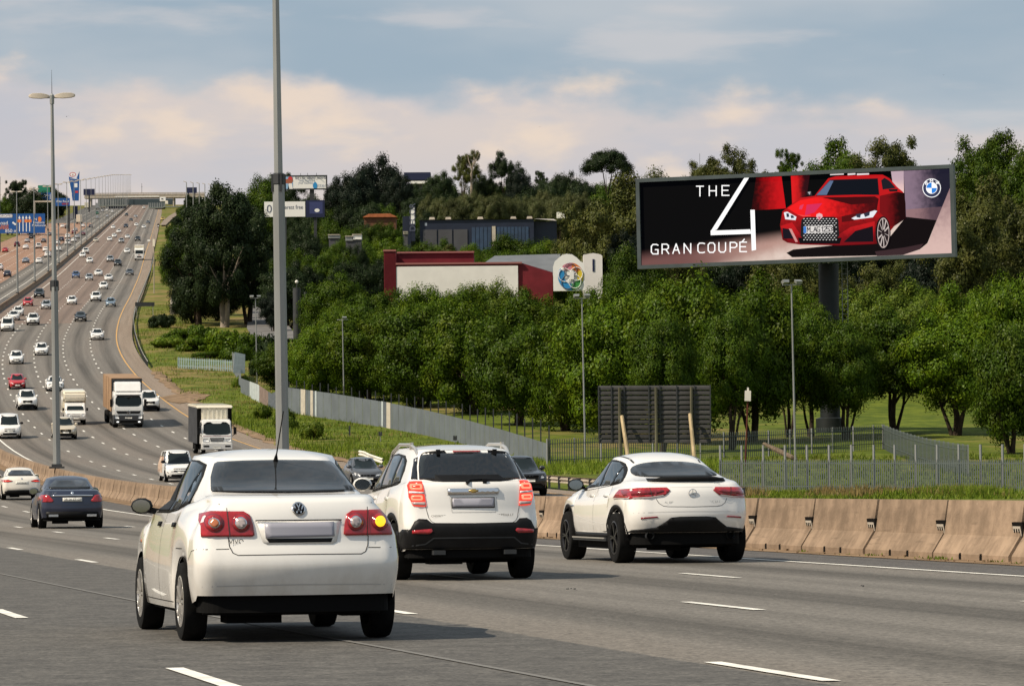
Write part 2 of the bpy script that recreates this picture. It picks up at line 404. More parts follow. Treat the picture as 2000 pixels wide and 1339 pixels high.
# painted markings
M['paint_line'] = mat('road_paint_white', (.72, .70, .64), .7, .3, vary=.2, scale=2.5)
M['paint_yellow'] = mat('road_paint_yellow', (.52, .30, .10), .7, .3, vary=.2, scale=2.5)
def line(mb, off, y0, y1, w=.11, step=6, lift=.008):
    n = max(1, int(math.ceil((y1-y0)/step))); rows = []
    for i in range(n+1):
        Y = y0+(y1-y0)*i/n; o = off(Y) if callable(off) else off
        a = road_pt(Y, o-w/2); b = road_pt(Y, o+w/2)
        rows.append(((a.x, a.y, a.z+lift), (b.x, b.y, b.z+lift)))
    mb.grid(rows)
mb = MB()
line(mb, -2.4, 5, 3000, .13, 12)
starts = {-5.6: 48.3, -8.6: 37.4, -11.75: 25.6, -15.2: 26.2}
DASH = {-5.6: 2.4, -8.6: 2.3, -11.75: 2.25, -15.2: 2.2}
for o, y0 in starts.items():
    # each painted dash, kept where the photograph shows one and on at the same beat
    k = -3
    while True:
        y = y0+k*12.2; k += 1
        if y > 2600: break
        if y < 10: continue
        line(mb, o, y, y+2.5 if y < 140 else y+3.0, .12 if y < 300 else .2, 3)
line(mb, -18.8, 5, 2800, .12, 14)
for o in (-22.0,):
    for y in range(820, 2400, 13): line(mb, o, y, y+3, .2, 3)
fx = lambda o: (lambda Y: o*ow(Y))
for i, o in enumerate(OPL[1:-1]):
    for y in np.arange(60+i*3.1, 2700, 10.5): line(mb, fx(o), y, y+2.2, .15 if y < 400 else .2, 3)
line(mb, fx(OPL[0]), 20, 3100, .14, 12)
tag(mb.build('lane_markings', M['paint_line']), kind='structure')
mb = MB(); line(mb, fx(OPL[-1]), 20, 2900, .16, 12, .012)
tag(mb.build('yellow_edge_line', M['paint_yellow']), kind='structure')
# sealed crack and skid marks in the near lanes
mb = MB(); pts = [(0, 1120), (260, 1172), (520, 1224), (780, 1270), (1150, 1339), (1300, 1368)]
q = [gnd(*p) for p in pts]
for a, b in zip(q[:-1], q[1:]):
    n = Vector((b.y-a.y, a.x-b.x, 0)).normalized()*.028
    mb.face([(a-n)+Vector((0, 0, .006)), (a+n)+Vector((0, 0, .006)), (b+n)+Vector((0, 0, .006)), (b-n)+Vector((0, 0, .006))])
tag(mb.build('sealed_crack', mat('pale_sealant', (.17, .165, .155), .8, .2)), kind='structure')

# side road on the right, curving up behind the verge trees
mb = MB(); rows = []
for (px, py, w) in [(540, 668, 46), (524, 645, 42), (517, 625, 32), (510, 605, 25), (504, 585, 20), (500, 568, 16), (498, 555, 12)]:
    a = gnd(px-w, py); b = gnd(px+w, py); z = max(terrain_z(a.x, a.y), terrain_z(b.x, b.y))+.35
    rows.append(((a.x, a.y, z), (b.x, b.y, z)))
mb.grid(rows)
me = mb.mesh('side_road', mat('side_road_asphalt', (.14, .135, .13), .85, .2, vary=.2, scale=.3)); tag(link('side_road', me), kind='structure')
# dirt patch and rubble kerb along the paved edge
mb = MB(); rows = []
for Y in np.arange(200, 420, 4):
    r = []
    for o in (22.0, 22.6, 23.2):
        p = road_pt(Y, o+.18*math.sin(Y*.9)+.12*math.sin(Y*2.3)); r.append((p.x, p.y, p.z+(.03 if o < 22.3 else .10 if o < 23 else .02)+.03*math.sin(Y*1.7)))
    rows.append(r)
mb.grid(rows); tag(mb.build('dirt_edge', m_dust), kind='structure')
mb = MB(); c = gnd(362, 776); n = 14
mb.face([(c.x+2.0*math.cos(2*math.pi*i/n)*(1+.2*math.sin(i*2.1)), c.y+9*math.sin(2*math.pi*i/n)*(1+.2*math.cos(i*1.7)), hgt(c.y+9*math.sin(2*math.pi*i/n)*(1+.2*math.cos(i*1.7)))+.05) for i in range(n)])
tag(mb.build('dirt_patch', m_dust), kind='structure')
# ---------------------------------------------------------------- median barrier
BP = [(0, 0), (0, .09), (.17, .36), (.25, .86), (.45, .86), (.53, .36), (.70, .09), (.70, 0)]
def frame_at(Y, off=0.0, back=False):
    """matrix: x along the road (travel direction, or against it), y to its left, z up, following the grade"""
    p = road_pt(Y, off); a = road_pt(Y-1, off); b = road_pt(Y+1, off)
    f = (b-a).normalized()*(-1 if back else 1); l = Vector((0, 0, 1)).cross(f).normalized(); u = f.cross(l)
    Mx = Matrix((f, l, u)).transposed().to_4x4(); Mx.translation = p
    return Mx
def set_m(o, Mx):
    o.location = Mx.to_translation(); o.rotation_euler = Mx.to_euler(); return o
BL = 3.25
mb = MB(); h = (BL-.018)/2
a = [(-h, -p[0], p[1]) for p in BP]; b = [(h, -p[0], p[1]) for p in BP]
mb.face(a[::-1]); mb.face(b)
for i in range(len(a)-1): mb.face((a[i], a[i+1], b[i+1], b[i]))
blk = mb.mesh('concrete_barrier', M['concrete'])
bm = bmesh.new(); bm.from_mesh(blk); bmesh.ops.recalc_face_normals(bm, faces=bm.faces)
bmesh.ops.bevel(bm, geom=[e for e in bm.edges if e.calc_length() < 3 or abs(e.verts[0].co.z-.86) < .01], offset=.018, segments=1, affect='EDGES'); bm.to_mesh(blk); bm.free()
slot = MB().prism([(-.05, -.0), (.05, 0), (.05, .075), (.03, .105), (-.03, .105), (-.05, .075)], .003, -.06)
slot_me = slot.mesh('drain_slot', M['shade_black'])
pk = MB().prism([(-.21, -.10), (.21, -.10), (.21, .10), (-.21, .10)], .004, -.05)
pock_me = pk.mesh('joint_pocket', M['shade_black'])
pl = MB(); pl.prism([(-.125, -.09), (.18, -.09), (.18, .045), (-.125, .045)], .012, .004); pl.cur = 1
for x in (-.07, .025, .12): pl.prism([(x-.017, -.045), (x+.017, -.045), (x+.017, .01), (x-.017, .01)], .02, .012)
plate_me = pl.mesh('joint_plate', [M['concrete_light'], M['shade_black']])
GB = 'concrete barrier blocks along the median'
k = 0; Y = 57.3-BL*2
while Y < 300:
    Mx = frame_at(Y+BL/2)
    Mx = Mx @ Matrix.Translation((0, rnd.uniform(-.014, .014), 0)) @ Matrix.Rotation(R(rnd.uniform(-.28, .28)), 4, 'Z')
    o = set_m(link('concrete_barrier', blk), Mx)
    far = Y > 105; edge_names = {0: 'tan concrete barrier block cut by the right picture edge', 1: 'tan concrete barrier block second from the right picture edge', 2: 'tan concrete barrier block third from the right picture edge', 3: 'tan concrete barrier block fourth from the right picture edge', 4: 'tan concrete barrier block just emerging behind the white coupe SUV'}
    lab = 'tan concrete barrier block seen behind or between the two white SUVs' if not far else 'tan concrete barrier block in the median row behind the distant cars'
    lab = edge_names.get(k, lab)
    if Y > 200: lab = 'small far concrete barrier block where the median climbs away'
    tag(o, lab, 'barrier', GB)
    if not far:
        for x in (-.42, .42):
            s = link('drain_slot', slot_me, o); s.location = (x+rnd.uniform(-.06, .06), .002, .0)
        # joint pocket straddles the block's far end
        s = link('joint_pocket', pock_me, o); s.location = (-h+.10, -.187, .46); s.rotation_euler = (R(-9), 0, 0)
        q = link('joint_plate', plate_me, s); q.location = (0, 0, 0)
    Y += BL; k += 1
# joints: a dark gap line is the real 3 cm gap between blocks; a backing strip keeps daylight out of it
mb = MB(); rows = []
for Y in RY:
    if 300 <= Y <= 3100:
        rows.append([tuple(road_pt(Y, p[0])+Vector((0, 0, p[1]))) for p in BP])
mb.grid(rows); tag(mb.build('median_wall', M['concrete']), kind='structure')

# ---------------------------------------------------------------- tall median lamp posts
def lamp_post_mesh():
    mb = MB()
    mb.lathe([(.205, .0), (.185, 10.0), (.185, 10.05)], 8, 'z'); mb.lathe([(.135, 10.0), (.082, 20.0), (.082, 20.05)], 8, 'z')
    return mb.mesh('post', M['steel'], smooth=30)
post_me = lamp_post_mesh()
mb = MB(); mb.box((0, 0, .05), (.75, .75, .10)); mb.box((0, 0, .16), (.5, .5, .14)); base_me = mb.mesh('base_plate', M['dark_steel'])
mb = MB(); mb.lathe([(.19, 9.8), (.212, 9.82), (.212, 10.12), (.15, 10.16)], 8, 'z')
for a in (0, 1, 2, 3): mb.box((.21*math.cos(a*1.571+.4), .21*math.sin(a*1.571+.4), 9.85), (.06, .06, .55))
coll_me = mb.mesh('collar', M['dark_steel'])
def luminaire():
    mb = MB(); rows = []
    for x, w, h0, h1 in ((.0, .05, 0, .06), (.12, .12, -.05, .12), (.45, .17, -.10, .17), (.9, .16, -.10, .14), (1.08, .09, -.06, .06), (1.12, .04, -.03, .02)):
        rows.append([(x, -w, h0), (x, -w*.8, h1), (x, 0, h1+.03), (x, w*.8, h1), (x, w, h0), (x, 0, h0-.02)])
    mb.grid(rows, True); mb.face(rows[0]); mb.face(rows[-1][::-1])
    return mb.mesh('luminaire', M['concrete_light'], smooth=40)
lum_me = luminaire()
mb = MB(); mb.bar((-.35, 0, 0), (.35, 0, 0), .09); mb.lathe([(.12, -.35), (.12, .12), (.05, .2)], 8, 'z'); arm_me = mb.mesh('cross_arm', M['steel'])
sp_me = MB().tube([(0, 0, 0), (0, 0, 1.35)], [.02, .006], 5).mesh('spike', M['dark_steel'])
post_labels = {121.2: 'tall lamp post rising out of the top of the picture in front of the trees',
               210: 'tall twin-headed lamp post on the median, behind the black saloon, head against the sky',
               612: 'slim double-arm lamp post at the picture edge above the median', 690: 'grey double-arm lamp post nearest the big blue lane sign edge, first of the far row',
               770: 'grey double-arm lamp post crossing the right half of the big blue lane sign', 850: 'double-arm lamp post just left of the tall twin-headed post'}
for Y in [121.2, 210, 612]+[690+80*k for k in range(28)]:
    p = road_pt(Y, .35)
    lab = post_labels.get(Y, 'thin double-arm lamp post in the row receding up the hill')
    rt = empty('lamp_post', p+Vector((0, 0, .86)), math.atan(slope_at(Y))*-1+math.pi/2, lab, 'lamp post', 'lamp posts along the median')
    rt.rotation_euler = (0, R(-.5) if Y < 300 else R(-.3), 0 if Y > 300 else 0)
    link('post', post_me, rt)
    if Y > 300: rt.scale = ((.85 if Y < 1300 else .6), (.85 if Y < 1300 else .7), .89+.065*min(1, (Y-650)/350)+.095*max(0, min(1, (Y-1000)/900)))
    if Y == 121.2: rt.location.z -= .2
    link('base_plate', base_me, rt)
    if Y < 1000: link('collar', coll_me, rt)
    a = link('cross_arm', arm_me, rt); a.location = (0, 0, 20.05)
    for sgn in (-1, 1):
        l = link('luminaire', lum_me, a); l.location = (.14*sgn, 0, 0.02); l.rotation_euler = (0, R(-4), 0 if sgn > 0 else math.pi)
    if Y < 300: s = link('spike', sp_me, rt); s.location = (0, 0, 20.2)
    if Y > 2900: break

# ---------------------------------------------------------------- fences
def post_line(pts, step):
    out = []; acc = 0.0
    for a, b in zip(pts[:-1], pts[1:]):
        L = (b-a).length; d = acc
        while d < L: out.append((a+(b-a)*(d/L), (b-a).normalized())); d += step
        acc = d-L
    out.append((pts[-1], (pts[-1]-pts[-2]).normalized()))
    return out
def palisade(px_pts, height, step, w, m, label, lift=0.0, rails=(.25, .82), post_every=3.0, post_h=None, sample=8):
    """px_pts: list of ground points; every pale is a part"""
    pts = []
    for a, b in zip(px_pts[:-1], px_pts[1:]):
        for i in range(sample): q = a.lerp(b, i/sample); q.z = terrain_z(q.x, q.y)+lift; pts.append(q)
    q = px_pts[-1].copy(); q.z = terrain_z(q.x, q.y)+lift; pts.append(q)
    o0 = pts[0].copy(); rt = empty('palisade_fence', o0, 0, label, 'fence', 'steel palisade fences')
    mb = MB(); mb.prism([(-w/2, 0), (w/2, 0), (w/2, height-.1), (0, height), (-w/2, height-.1)], -.006, .006)
    pm = mb.mesh('pale', m)
    for p, d in post_line(pts, step)[:300]:
        o = link('pale', pm, rt); o.location = p-o0; o.rotation_euler = (0, 0, math.atan2(d.y, d.x))
    for f in rails:
        mb = MB()
        for a, b in zip(pts[:-1], pts[1:]):
            mb.bar(a-o0+Vector((0, .03, height*f)), b-o0+Vector((0, .03, height*f)), .045)
        mb.build('rail', m, rt)
    ph = post_h or height; mb = MB(); mb.box((0, .06, ph/2), (.08, .08, ph)); pm = mb.mesh('post', M['steel'])
    for p, d in post_line(pts, post_every):
        o = link('post', pm, rt); o.location = p-o0; o.rotation_euler = (0, 0, math.atan2(d.y, d.x))
    return rt
M['fence'] = mat('fence_steel', (.085, .105, .10), .6, .3, .1, vary=.18, scale=.7)
M['fence_blue'] = mat('light_blue_fence', (.24, .33, .36), .6, .3, vary=.1, scale=.7); M['fence_pale'] = mat('grey_green_fence', (.088, .108, .105), .6, .3, vary=.1, scale=.7)
G = lambda px, py: gnd(px, py)
c0 = ground_at(1070, 240); c1 = ground_at(1725, 276); c2 = ground_at(1888, 213)
palisade([c0, ground_at(1280, 250), c1], 1.75, .26, .075, M['fence'], 'dark palisade fence running from the grey wall behind the slatted sign back', sample=4)
palisade([c1, c2], 1.75, .30, .10, M['fence'], 'short palisade wing seen edge on at the lawn corner', sample=6)
palisade([ground_at(1405, 177), ground_at(1700, 172), ground_at(2060, 165)], 1.52, .115, .058, M['fence_pale'], 'grey-green close-set palisade fence above the grass on the right, behind the concrete barrier', rails=(.2, .88), post_h=2.15, post_every=1.18)
palisade([G(348, 719), G(400, 722), G(468, 726)], 1.25, .34, .13, M['fence_blue'], 'pale blue palisade fence below the verge bushes')
# thin dark palisade behind the sheet fence
def sheet_fence():
    top = [(470, 738), (503, 750), (530, 768), (560, 756), (650, 768), (748, 784), (830, 800), (905, 818), (985, 840), (1070, 866)]
    base = [(470, 768), (503, 786), (530, 797), (560, 802), (650, 814), (748, 832), (830, 846), (905, 862), (985, 880), (1070, 908)]
    ys = [378, 362, 352, 345, 333, 320, 306, 290, 272, 252]
    o0 = ground_at(560, 345); rt = empty('sheet_fence', o0, 0, 'long grey sheet-metal boundary fence stepping down the grassy slope', 'fence')
    P = [at(b[0], b[1], y) for b, y in zip(base, ys)]; T = [at(t[0], t[1], y) for t, y in zip(top, ys)]
    m_s = mat('fence_sheet', (.125, .145, .16), .6, .3, .05, vary=.10, scale=.6, objvar=.04); cols = {
        'pale': mat('fence_sheet_pale', (.42, .47, .48), .6, .3, vary=.1), 'rust': mat('fence_sheet_rust', (.20, .15, .13), .8, .2, vary=.2),
        'tan': mat('fence_sheet_tan', (.46, .42, .35), .7, .2, vary=.1), 'dark': mat('fence_sheet_dark', (.10, .115, .135), .7, .2, vary=.2)}
    # arc-length sampling into 2.4 m panels
    def panel(f0, f1, m, base_drop=.1, up=0.0):
        mb = MB(); n = 6; q = []
        def pt(A, f):
            i = min(int(f), len(A)-2); return A[i].lerp(A[i+1], f-i)
        for i in range(n+1):
            f = f0+(f1-f0)*i/n; a = pt(P, f); b = pt(T, f); a.z = min(a.z, terrain_z(a.x, a.y))-base_drop
            d = 0.0
            q.append((a-o0+Vector((0, d, 0)), b-o0+Vector((0, d, up))))
        mb.grid(q); 
        mb.grid([(x[0]+Vector((.0, .03, 0)), x[1]+Vector((.0, .03, 0))) for x in q]); mb.grid([(x[1], x[1]+Vector((0, .03, 0))) for x in q])
        return mb.build('sheet', m, rt)
    L = [0.0]
    for a, b in zip(P[:-1], P[1:]): L.append(L[-1]+(b-a).length)
    def f_of(s): return float(np.interp(s, L, range(len(L))))
    s = 0; i = 0
    while s < L[-1]-.1:
        e = min(s+2.2, L[-1]); f0, f1 = f_of(s), f_of(e)
        px = np.interp((f0+f1)/2, range(len(base)), [b[0] for b in base]); m = m_s
        if 486 < px < 506: m = cols['pale']
        elif 506 <= px < 522: m = cols['rust']
        elif 522 <= px < 558: m = cols['dark']
        panel(f0, f1-.004, m); s = e; i += 1
    def strip_at(px, w, key):
        f = float(np.interp(px, [b[0] for b in base], range(len(base)))); f2 = float(np.interp(px+w, [b[0] for b in base], range(len(base))))
        o = panel(f, f2, cols[key]); o.location = (0, -.08, .02)
    strip_at(588, 9, 'tan'); strip_at(607, 5, 'tan'); strip_at(616, 3, 'pale'); strip_at(745, 3, 'pale'); strip_at(749, 6, 'dark'); strip_at(755, 8, 'tan')
    pm = MB().box((0, 0, 1.25), (.09, .05, 2.5)).mesh('stake', M['dark_steel'])
    for i in range(34):
        px = 562+i*15.4; f = float(np.interp(px, [b[0] for b in base], range(len(base)))); j = min(int(f), len(P)-2); q = P[j].lerp(P[j+1], f-j)
        o = link('stake', pm, rt); o.location = q-o0+Vector((.1, .5, .3 if i % 3 else .1))
    # broken-down gap on the left with leaning sheets
    mb = MB(); mb.prism([(0, 0), (1.3, .1), (1.25, 2.0), (.1, 2.1)], 0, .02); o = mb.build('loose_sheet', cols['pale'], rt); q = at(455, 728, 380); o.location = q-o0; o.rotation_euler = (R(-8), R(6), .5)
    # corrugated return running back from the corner
    mb = MB(); a = at(472, 760, 380); b2 = at(455, 722, 408); rows = []
    for i in range(9):
        q = a.lerp(b2, i/8); d = .06 if i % 2 else -.06; rows.append((q-o0+Vector((d, 0, 0)), q-o0+Vector((d, 0, 1.9))))
    mb.grid(rows); mb.build('return_sheet', m_s, rt)
sheet_fence()

# ---------------------------------------------------------------- guard rails
def guard_rail(pts, label, h=.62, group='steel guard rails', m=None, post=2.4):
    o0 = pts[0].copy(); rt = empty('guard_rail', o0, 0, label, 'guard rail', group); mb = MB(); rows = []
    for i, p in enumerate(pts):
        d = (pts[min(i+1, len(pts)-1)]-pts[max(i-1, 0)]); d.z = 0; d.normalize(); n = Vector((d.y, -d.x, 0)); q = p-o0
        rows.append([q+n*x+Vector((0, 0, z)) for x, z in ((.0, h), (.07, h-.05), (.07, h-.10), (0, h-.15), (.0, h-.18), (.07, h-.23), (.07, h-.28), (0, h-.33))])
    mb.grid(rows); mb.build('rail', m or M['steel_warm'], rt)
    pm = MB().box((0, 0, h/2-.05), (.12, .12, h)).mesh('post', M['dark_steel'])
    for p, d in post_line(pts, post):
        o = link('post', pm, rt); o.location = p-o0
    return rt
guard_rail([road_pt(y, 22.9) for y in np.arange(150, 226, 4)], 'galvanised guard rail in front of the palisade fence, past the dark pickup')
M['rail_white'] = mat('white_rail', (.62, .60, .52), .6, .3, vary=.12, scale=.5)
guard_rail([G(x, y) for x, y in ((288, 715), (279, 700), (270, 680), (263, 655), (260, 630), (264, 606), (272, 585), (284, 556), (294, 530), (300, 505))], 'pale guard rail curving along the outer verge beside the pavement', m=M['rail_white'])
guard_rail([at(702, 882, 236), at(712, 884, 234), at(722, 889, 231), at(748, 898, 226)], 'short broken guard rail end lying by the grassy bank', h=.1, m=M['rail_white'], post=90)

# ---------------------------------------------------------------- back of a big slatted sign
def slatted_sign():
    Y = 224; sc = FPX/Y; gz = hgt(Y); c = at(1279, 865, Y); z0 = c.z; Wd = 218/sc; Hh = 113/sc
    rt = empty('sign_back', (c.x, Y, gz), R(-2), 'large dark slatted back of a road sign propped on timber poles', 'road sign')
    z0 -= gz; n = 12; ms = mat('slat_steel', (.042, .041, .04), .6, .3, vary=.25, scale=1.2, objvar=.2)
    hh = Hh/n
    mb = MB(); mb.prism([(.03, 0), (-.06, .02), (-.045, hh*.55), (.03, hh-.015)], -Wd/2, Wd/2, 'x')
    sm = mb.mesh('slat', ms)
    for i in range(n):
        o = link('slat', sm, rt); o.location = (0, .02, z0+i*hh); o.rotation_euler = (0, R(.4), 0)
    mb = MB()
    for f in (-.5, -.385, -.27, -.05, .05, .2, .36, .5): 
        o = MB().box((0, 0, Hh/2), (.07, .05, Hh)).build('stiffener', M['dark_steel'], rt); o.location = (f*Wd, -.06, z0)
    mw = mat('weathered_timber', (.115, .11, .075), .9, .1, vary=.3, scale=2, streak=(1, 1, .1)); mt = mat('fresh_timber', (.42, .33, .20), .85, .1, vary=.25, scale=2, streak=(1, 1, .1))
    for px in (1211, 1282, 1351):
        x = (px-1279)/sc; o = MB().tube([(x, -.16, -.2), (x, -.16, z0+Hh-.12)], [.10, .085], 7).build('pole', mw, rt, smooth=40)
    for a, b in (((1215, 812), (1231, 905)), ((1348, 808), (1360, 905))):
        p = at(a[0], a[1], Y-.4)-rt.location; q = at(b[0], b[1], Y-2.2)-rt.location
        MB().tube([p, q+(q-p).normalized()*.9], [.105, .12], 7).build('strut', mt, rt, smooth=40)
slatted_sign()

# ---------------------------------------------------------------- park floodlight poles and posts
def floodlight_pole(px, ytop, base, Y, label, heads=2, r=.075):
    r *= .75; p = at(px, base, Y); p.z = min(p.z, terrain_z(p.x, p.y)); top = at(px, ytop, Y); h = top.z-p.z
    rt = empty('floodlight_pole', p, rnd.uniform(-.2, .2), label, 'lamp post', 'floodlight poles in the park')
    rt.rotation_euler = (0, R(-.7), rt.rotation_euler.z)
    MB().tube([(0, 0, 0), (0, 0, h*.5), (0, 0, h)], [r*1.25, r, r*.75], 8).build('post', M['steel'], rt, smooth=40)
    MB().bar((-.5, 0, h), (.5, 0, h), .06).build('cross_arm', M['steel'], rt)
    for x in ((-.36, .36) if heads == 2 else (.2,)):
        mb = MB(); mb.prism([(-.15, -.09), (.15, -.09), (.20, .08), (-.20, .08)], -.13, .13); o = mb.build('floodlight', M['steel'], rt)
        o.location = (x, -.1, h+.16); o.rotation_euler = (R(-25 if x < 0 else 20), 0, R(15))
floodlight_pole(1555, 556, 960, 212, 'floodlight pole standing in front of the pale palisade, below the big billboard')
floodlight_pole(1143, 582, 880, 262, 'floodlight pole between the red hall and the slatted sign')
floodlight_pole(672, 624, 775, 352, 'floodlight pole above the grey sheet fence, left of centre', 1)
floodlight_pole(502, 582, 740, 392, 'floodlight pole in front of the side road, left of the tall lamp post')
def column(px, y0, y1, w, Y, label, globe):
    a = at(px, y1, Y); b = at(px, y0, Y); r = w/2*Y/FPX
    rt = empty('pillar', a, 0, label, 'pillar', 'dark pillars by the side road'); h = b.z-a.z
    MB().lathe([(r, -3), (r, h), (.0, h)], 18, 'z').build('shaft', M['dark_steel'], rt, smooth=40)
    if globe:
        MB().tube([(0, 0, h), (0, 0, h+.55)], .06, 6).build('stem', M['dark_steel'], rt)
        o = MB().lathe([(.01, -.22), (.16, -.16), (.22, 0), (.16, .16), (.01, .22)], 12, 'z').build('globe', M['paint_line'], rt, smooth=60); o.location = (0, 0, h+.75)
column(580, 562, 636, 15, 480, 'dark round pillar topped by a white globe lamp', True)
column(597, 570, 636, 6, 478, 'thin dark pillar beside the globe pillar', False)
# meter box on a rust-coloured pole
p = at(1455, 905, 232); rt = empty('box_pole', (p.x, p.y, terrain_z(p.x, p.y)), R(10), 'white meter box on a rusty leaning pole among the tree trunks', 'pole')
rt.rotation_euler = (0, R(2), 0)
MB().tube([(0, 0, 0), (.08, 0, 4.7)], .05, 6).build('post', mat('rusty_pole', (.10, .035, .025), .9, .1), rt)
MB().box((0.05, -.15, 4.35), (.36, .3, .62)).build('box', M['offwhite'], rt); MB().box((.05, -.15, 4.75), (.1, .1, .2)).build('cap', M['offwhite'], rt)
# fallen trunk leaning on the palisade
p = at(1550, 905, 236); rt = tag(MB().tube([at(1492, 866, 240)-p, at(1520, 880, 238)-p, at(1548, 893, 236)-p, at(1556, 897, 236)-p], [.10, .17, .15, .12], 7).build('log', mat('dead_wood', (.13, .10, .07), .95, .1, vary=.3, scale=4), None), 'dead grey log leaning behind the palisade', 'log'); rt.location = p
# marker posts and small plates on the grass bank
for (px, py, hh, two, lab) in ((683, 852, .85, 1, 'short dark marker post on the grass bank'), (743, 862, .7, 2, 'little twin-plate marker on the grass bank, left of the white SUV'), (889, 868, .6, 2, 'small dark marker plate just above the white SUV roof')):
    p = gnd(px, py); rt = empty('marker_post', p, 0, lab, 'marker')
    MB().box((0, 0, hh/2), (.05, .05, hh)).build('stake', M['steel'], rt)
    for i in range(two): MB().box(((i-(two-1)/2)*.16, -.04, hh-.1 if two > 1 else hh*.55), (.13, .02, .34 if two > 1 else .75)).build('plate', M['dark_steel'], rt)
# small dark sign beside the guard rail
p = gnd(283, 622); rt = empty('road_sign', p, R(4), 'small dark sign board on two posts beside the outer guard rail', 'road sign')
MB().box((0, 0, 2.15), (2.9, .05, .62)).build('board', M['dark_steel'], rt)
for x in (-1.2, 1.2): MB().box((x, .06, 1.1), (.08, .08, 2.2)).build('post', M['steel'], rt)
# speed-camera style mast by the shoulder
p = gnd(301, 573); rt = empty('camera_mast', p, 0, 'thin mast with a pale box at its top on the outer verge', 'mast')
Hm = at(301, 458, p.y).z-p.z
MB().tube([(0, 0, 0), (0, 0, Hm)], [.10, .08], 7).build('post', M['steel_warm'], rt); MB().box((0, -.05, Hm*.86), (.42, .3, 1.3)).build('box', M['cream'], rt); MB().box((-.9, 0, Hm*.9), (.5, .3, .35)).build('camera_housing', M['white'], rt)
MB().bar((-.9, 0, Hm*.88), (0, 0, Hm*.88), .06).build('bracket', M['steel'], rt)
# low tan wall along the left tree
mb = MB(); rows = []
for px, py, hh in ((332, 614, 1.6), (336, 590, 1.8), (340, 565, 2.0), (344, 542, 2.0)):
    p = gnd(px, py); rows.append([p+Vector((0, 0, -.5)), p+Vector((0, 0, hh)), p+Vector((.9, .3, hh)), p+Vector((.9, .3, -.5))])
mb.grid(rows, True); mb.face(rows[0]); mb.face(rows[-1][::-1]); tag(mb.build('retaining_wall', M['concrete_light']), 'low tan retaining wall beside the dark tree on the verge', 'wall')
# ---------------------------------------------------------------- the big LED billboard
def emi(name, col, k=1.0, base=.02):
    m = bpy.data.materials.new(name); m.use_nodes = True; b = m.node_tree.nodes['Principled BSDF']
    b.inputs['Base Color'].default_value = (.001, .001, .001, 1); b.inputs['Roughness'].default_value = .6; b.inputs['Specular IOR Level'].default_value = .04
    b.inputs['Emission Color'].default_value = (*col, 1); b.inputs['Emission Strength'].default_value = k
    return m
def board_plane(cpx, cpy, Y, yaw, tilt):
    o = at(cpx, cpy, Y); u = Vector((math.cos(yaw), -math.sin(yaw), 0)); w = Vector((0, 0, 1)); n = u.cross(w).normalized()   # n away from the viewer side is +y local
    u2 = u*math.cos(tilt)+w*math.sin(tilt); w2 = w*math.cos(tilt)-u*math.sin(tilt); n2 = w2.cross(u2)
    Mx = Matrix((u2, n2, w2)).transposed().to_4x4(); Mx.translation = o; inv = Mx.inverted()
    def loc(px, py):
        d = ray(px, py); c = Vector((0, 0, CAM_H)); k = (o-c).dot(n2)/d.dot(n2); q = inv @ (c+d*k); return q.x, q.z
    return Mx, loc
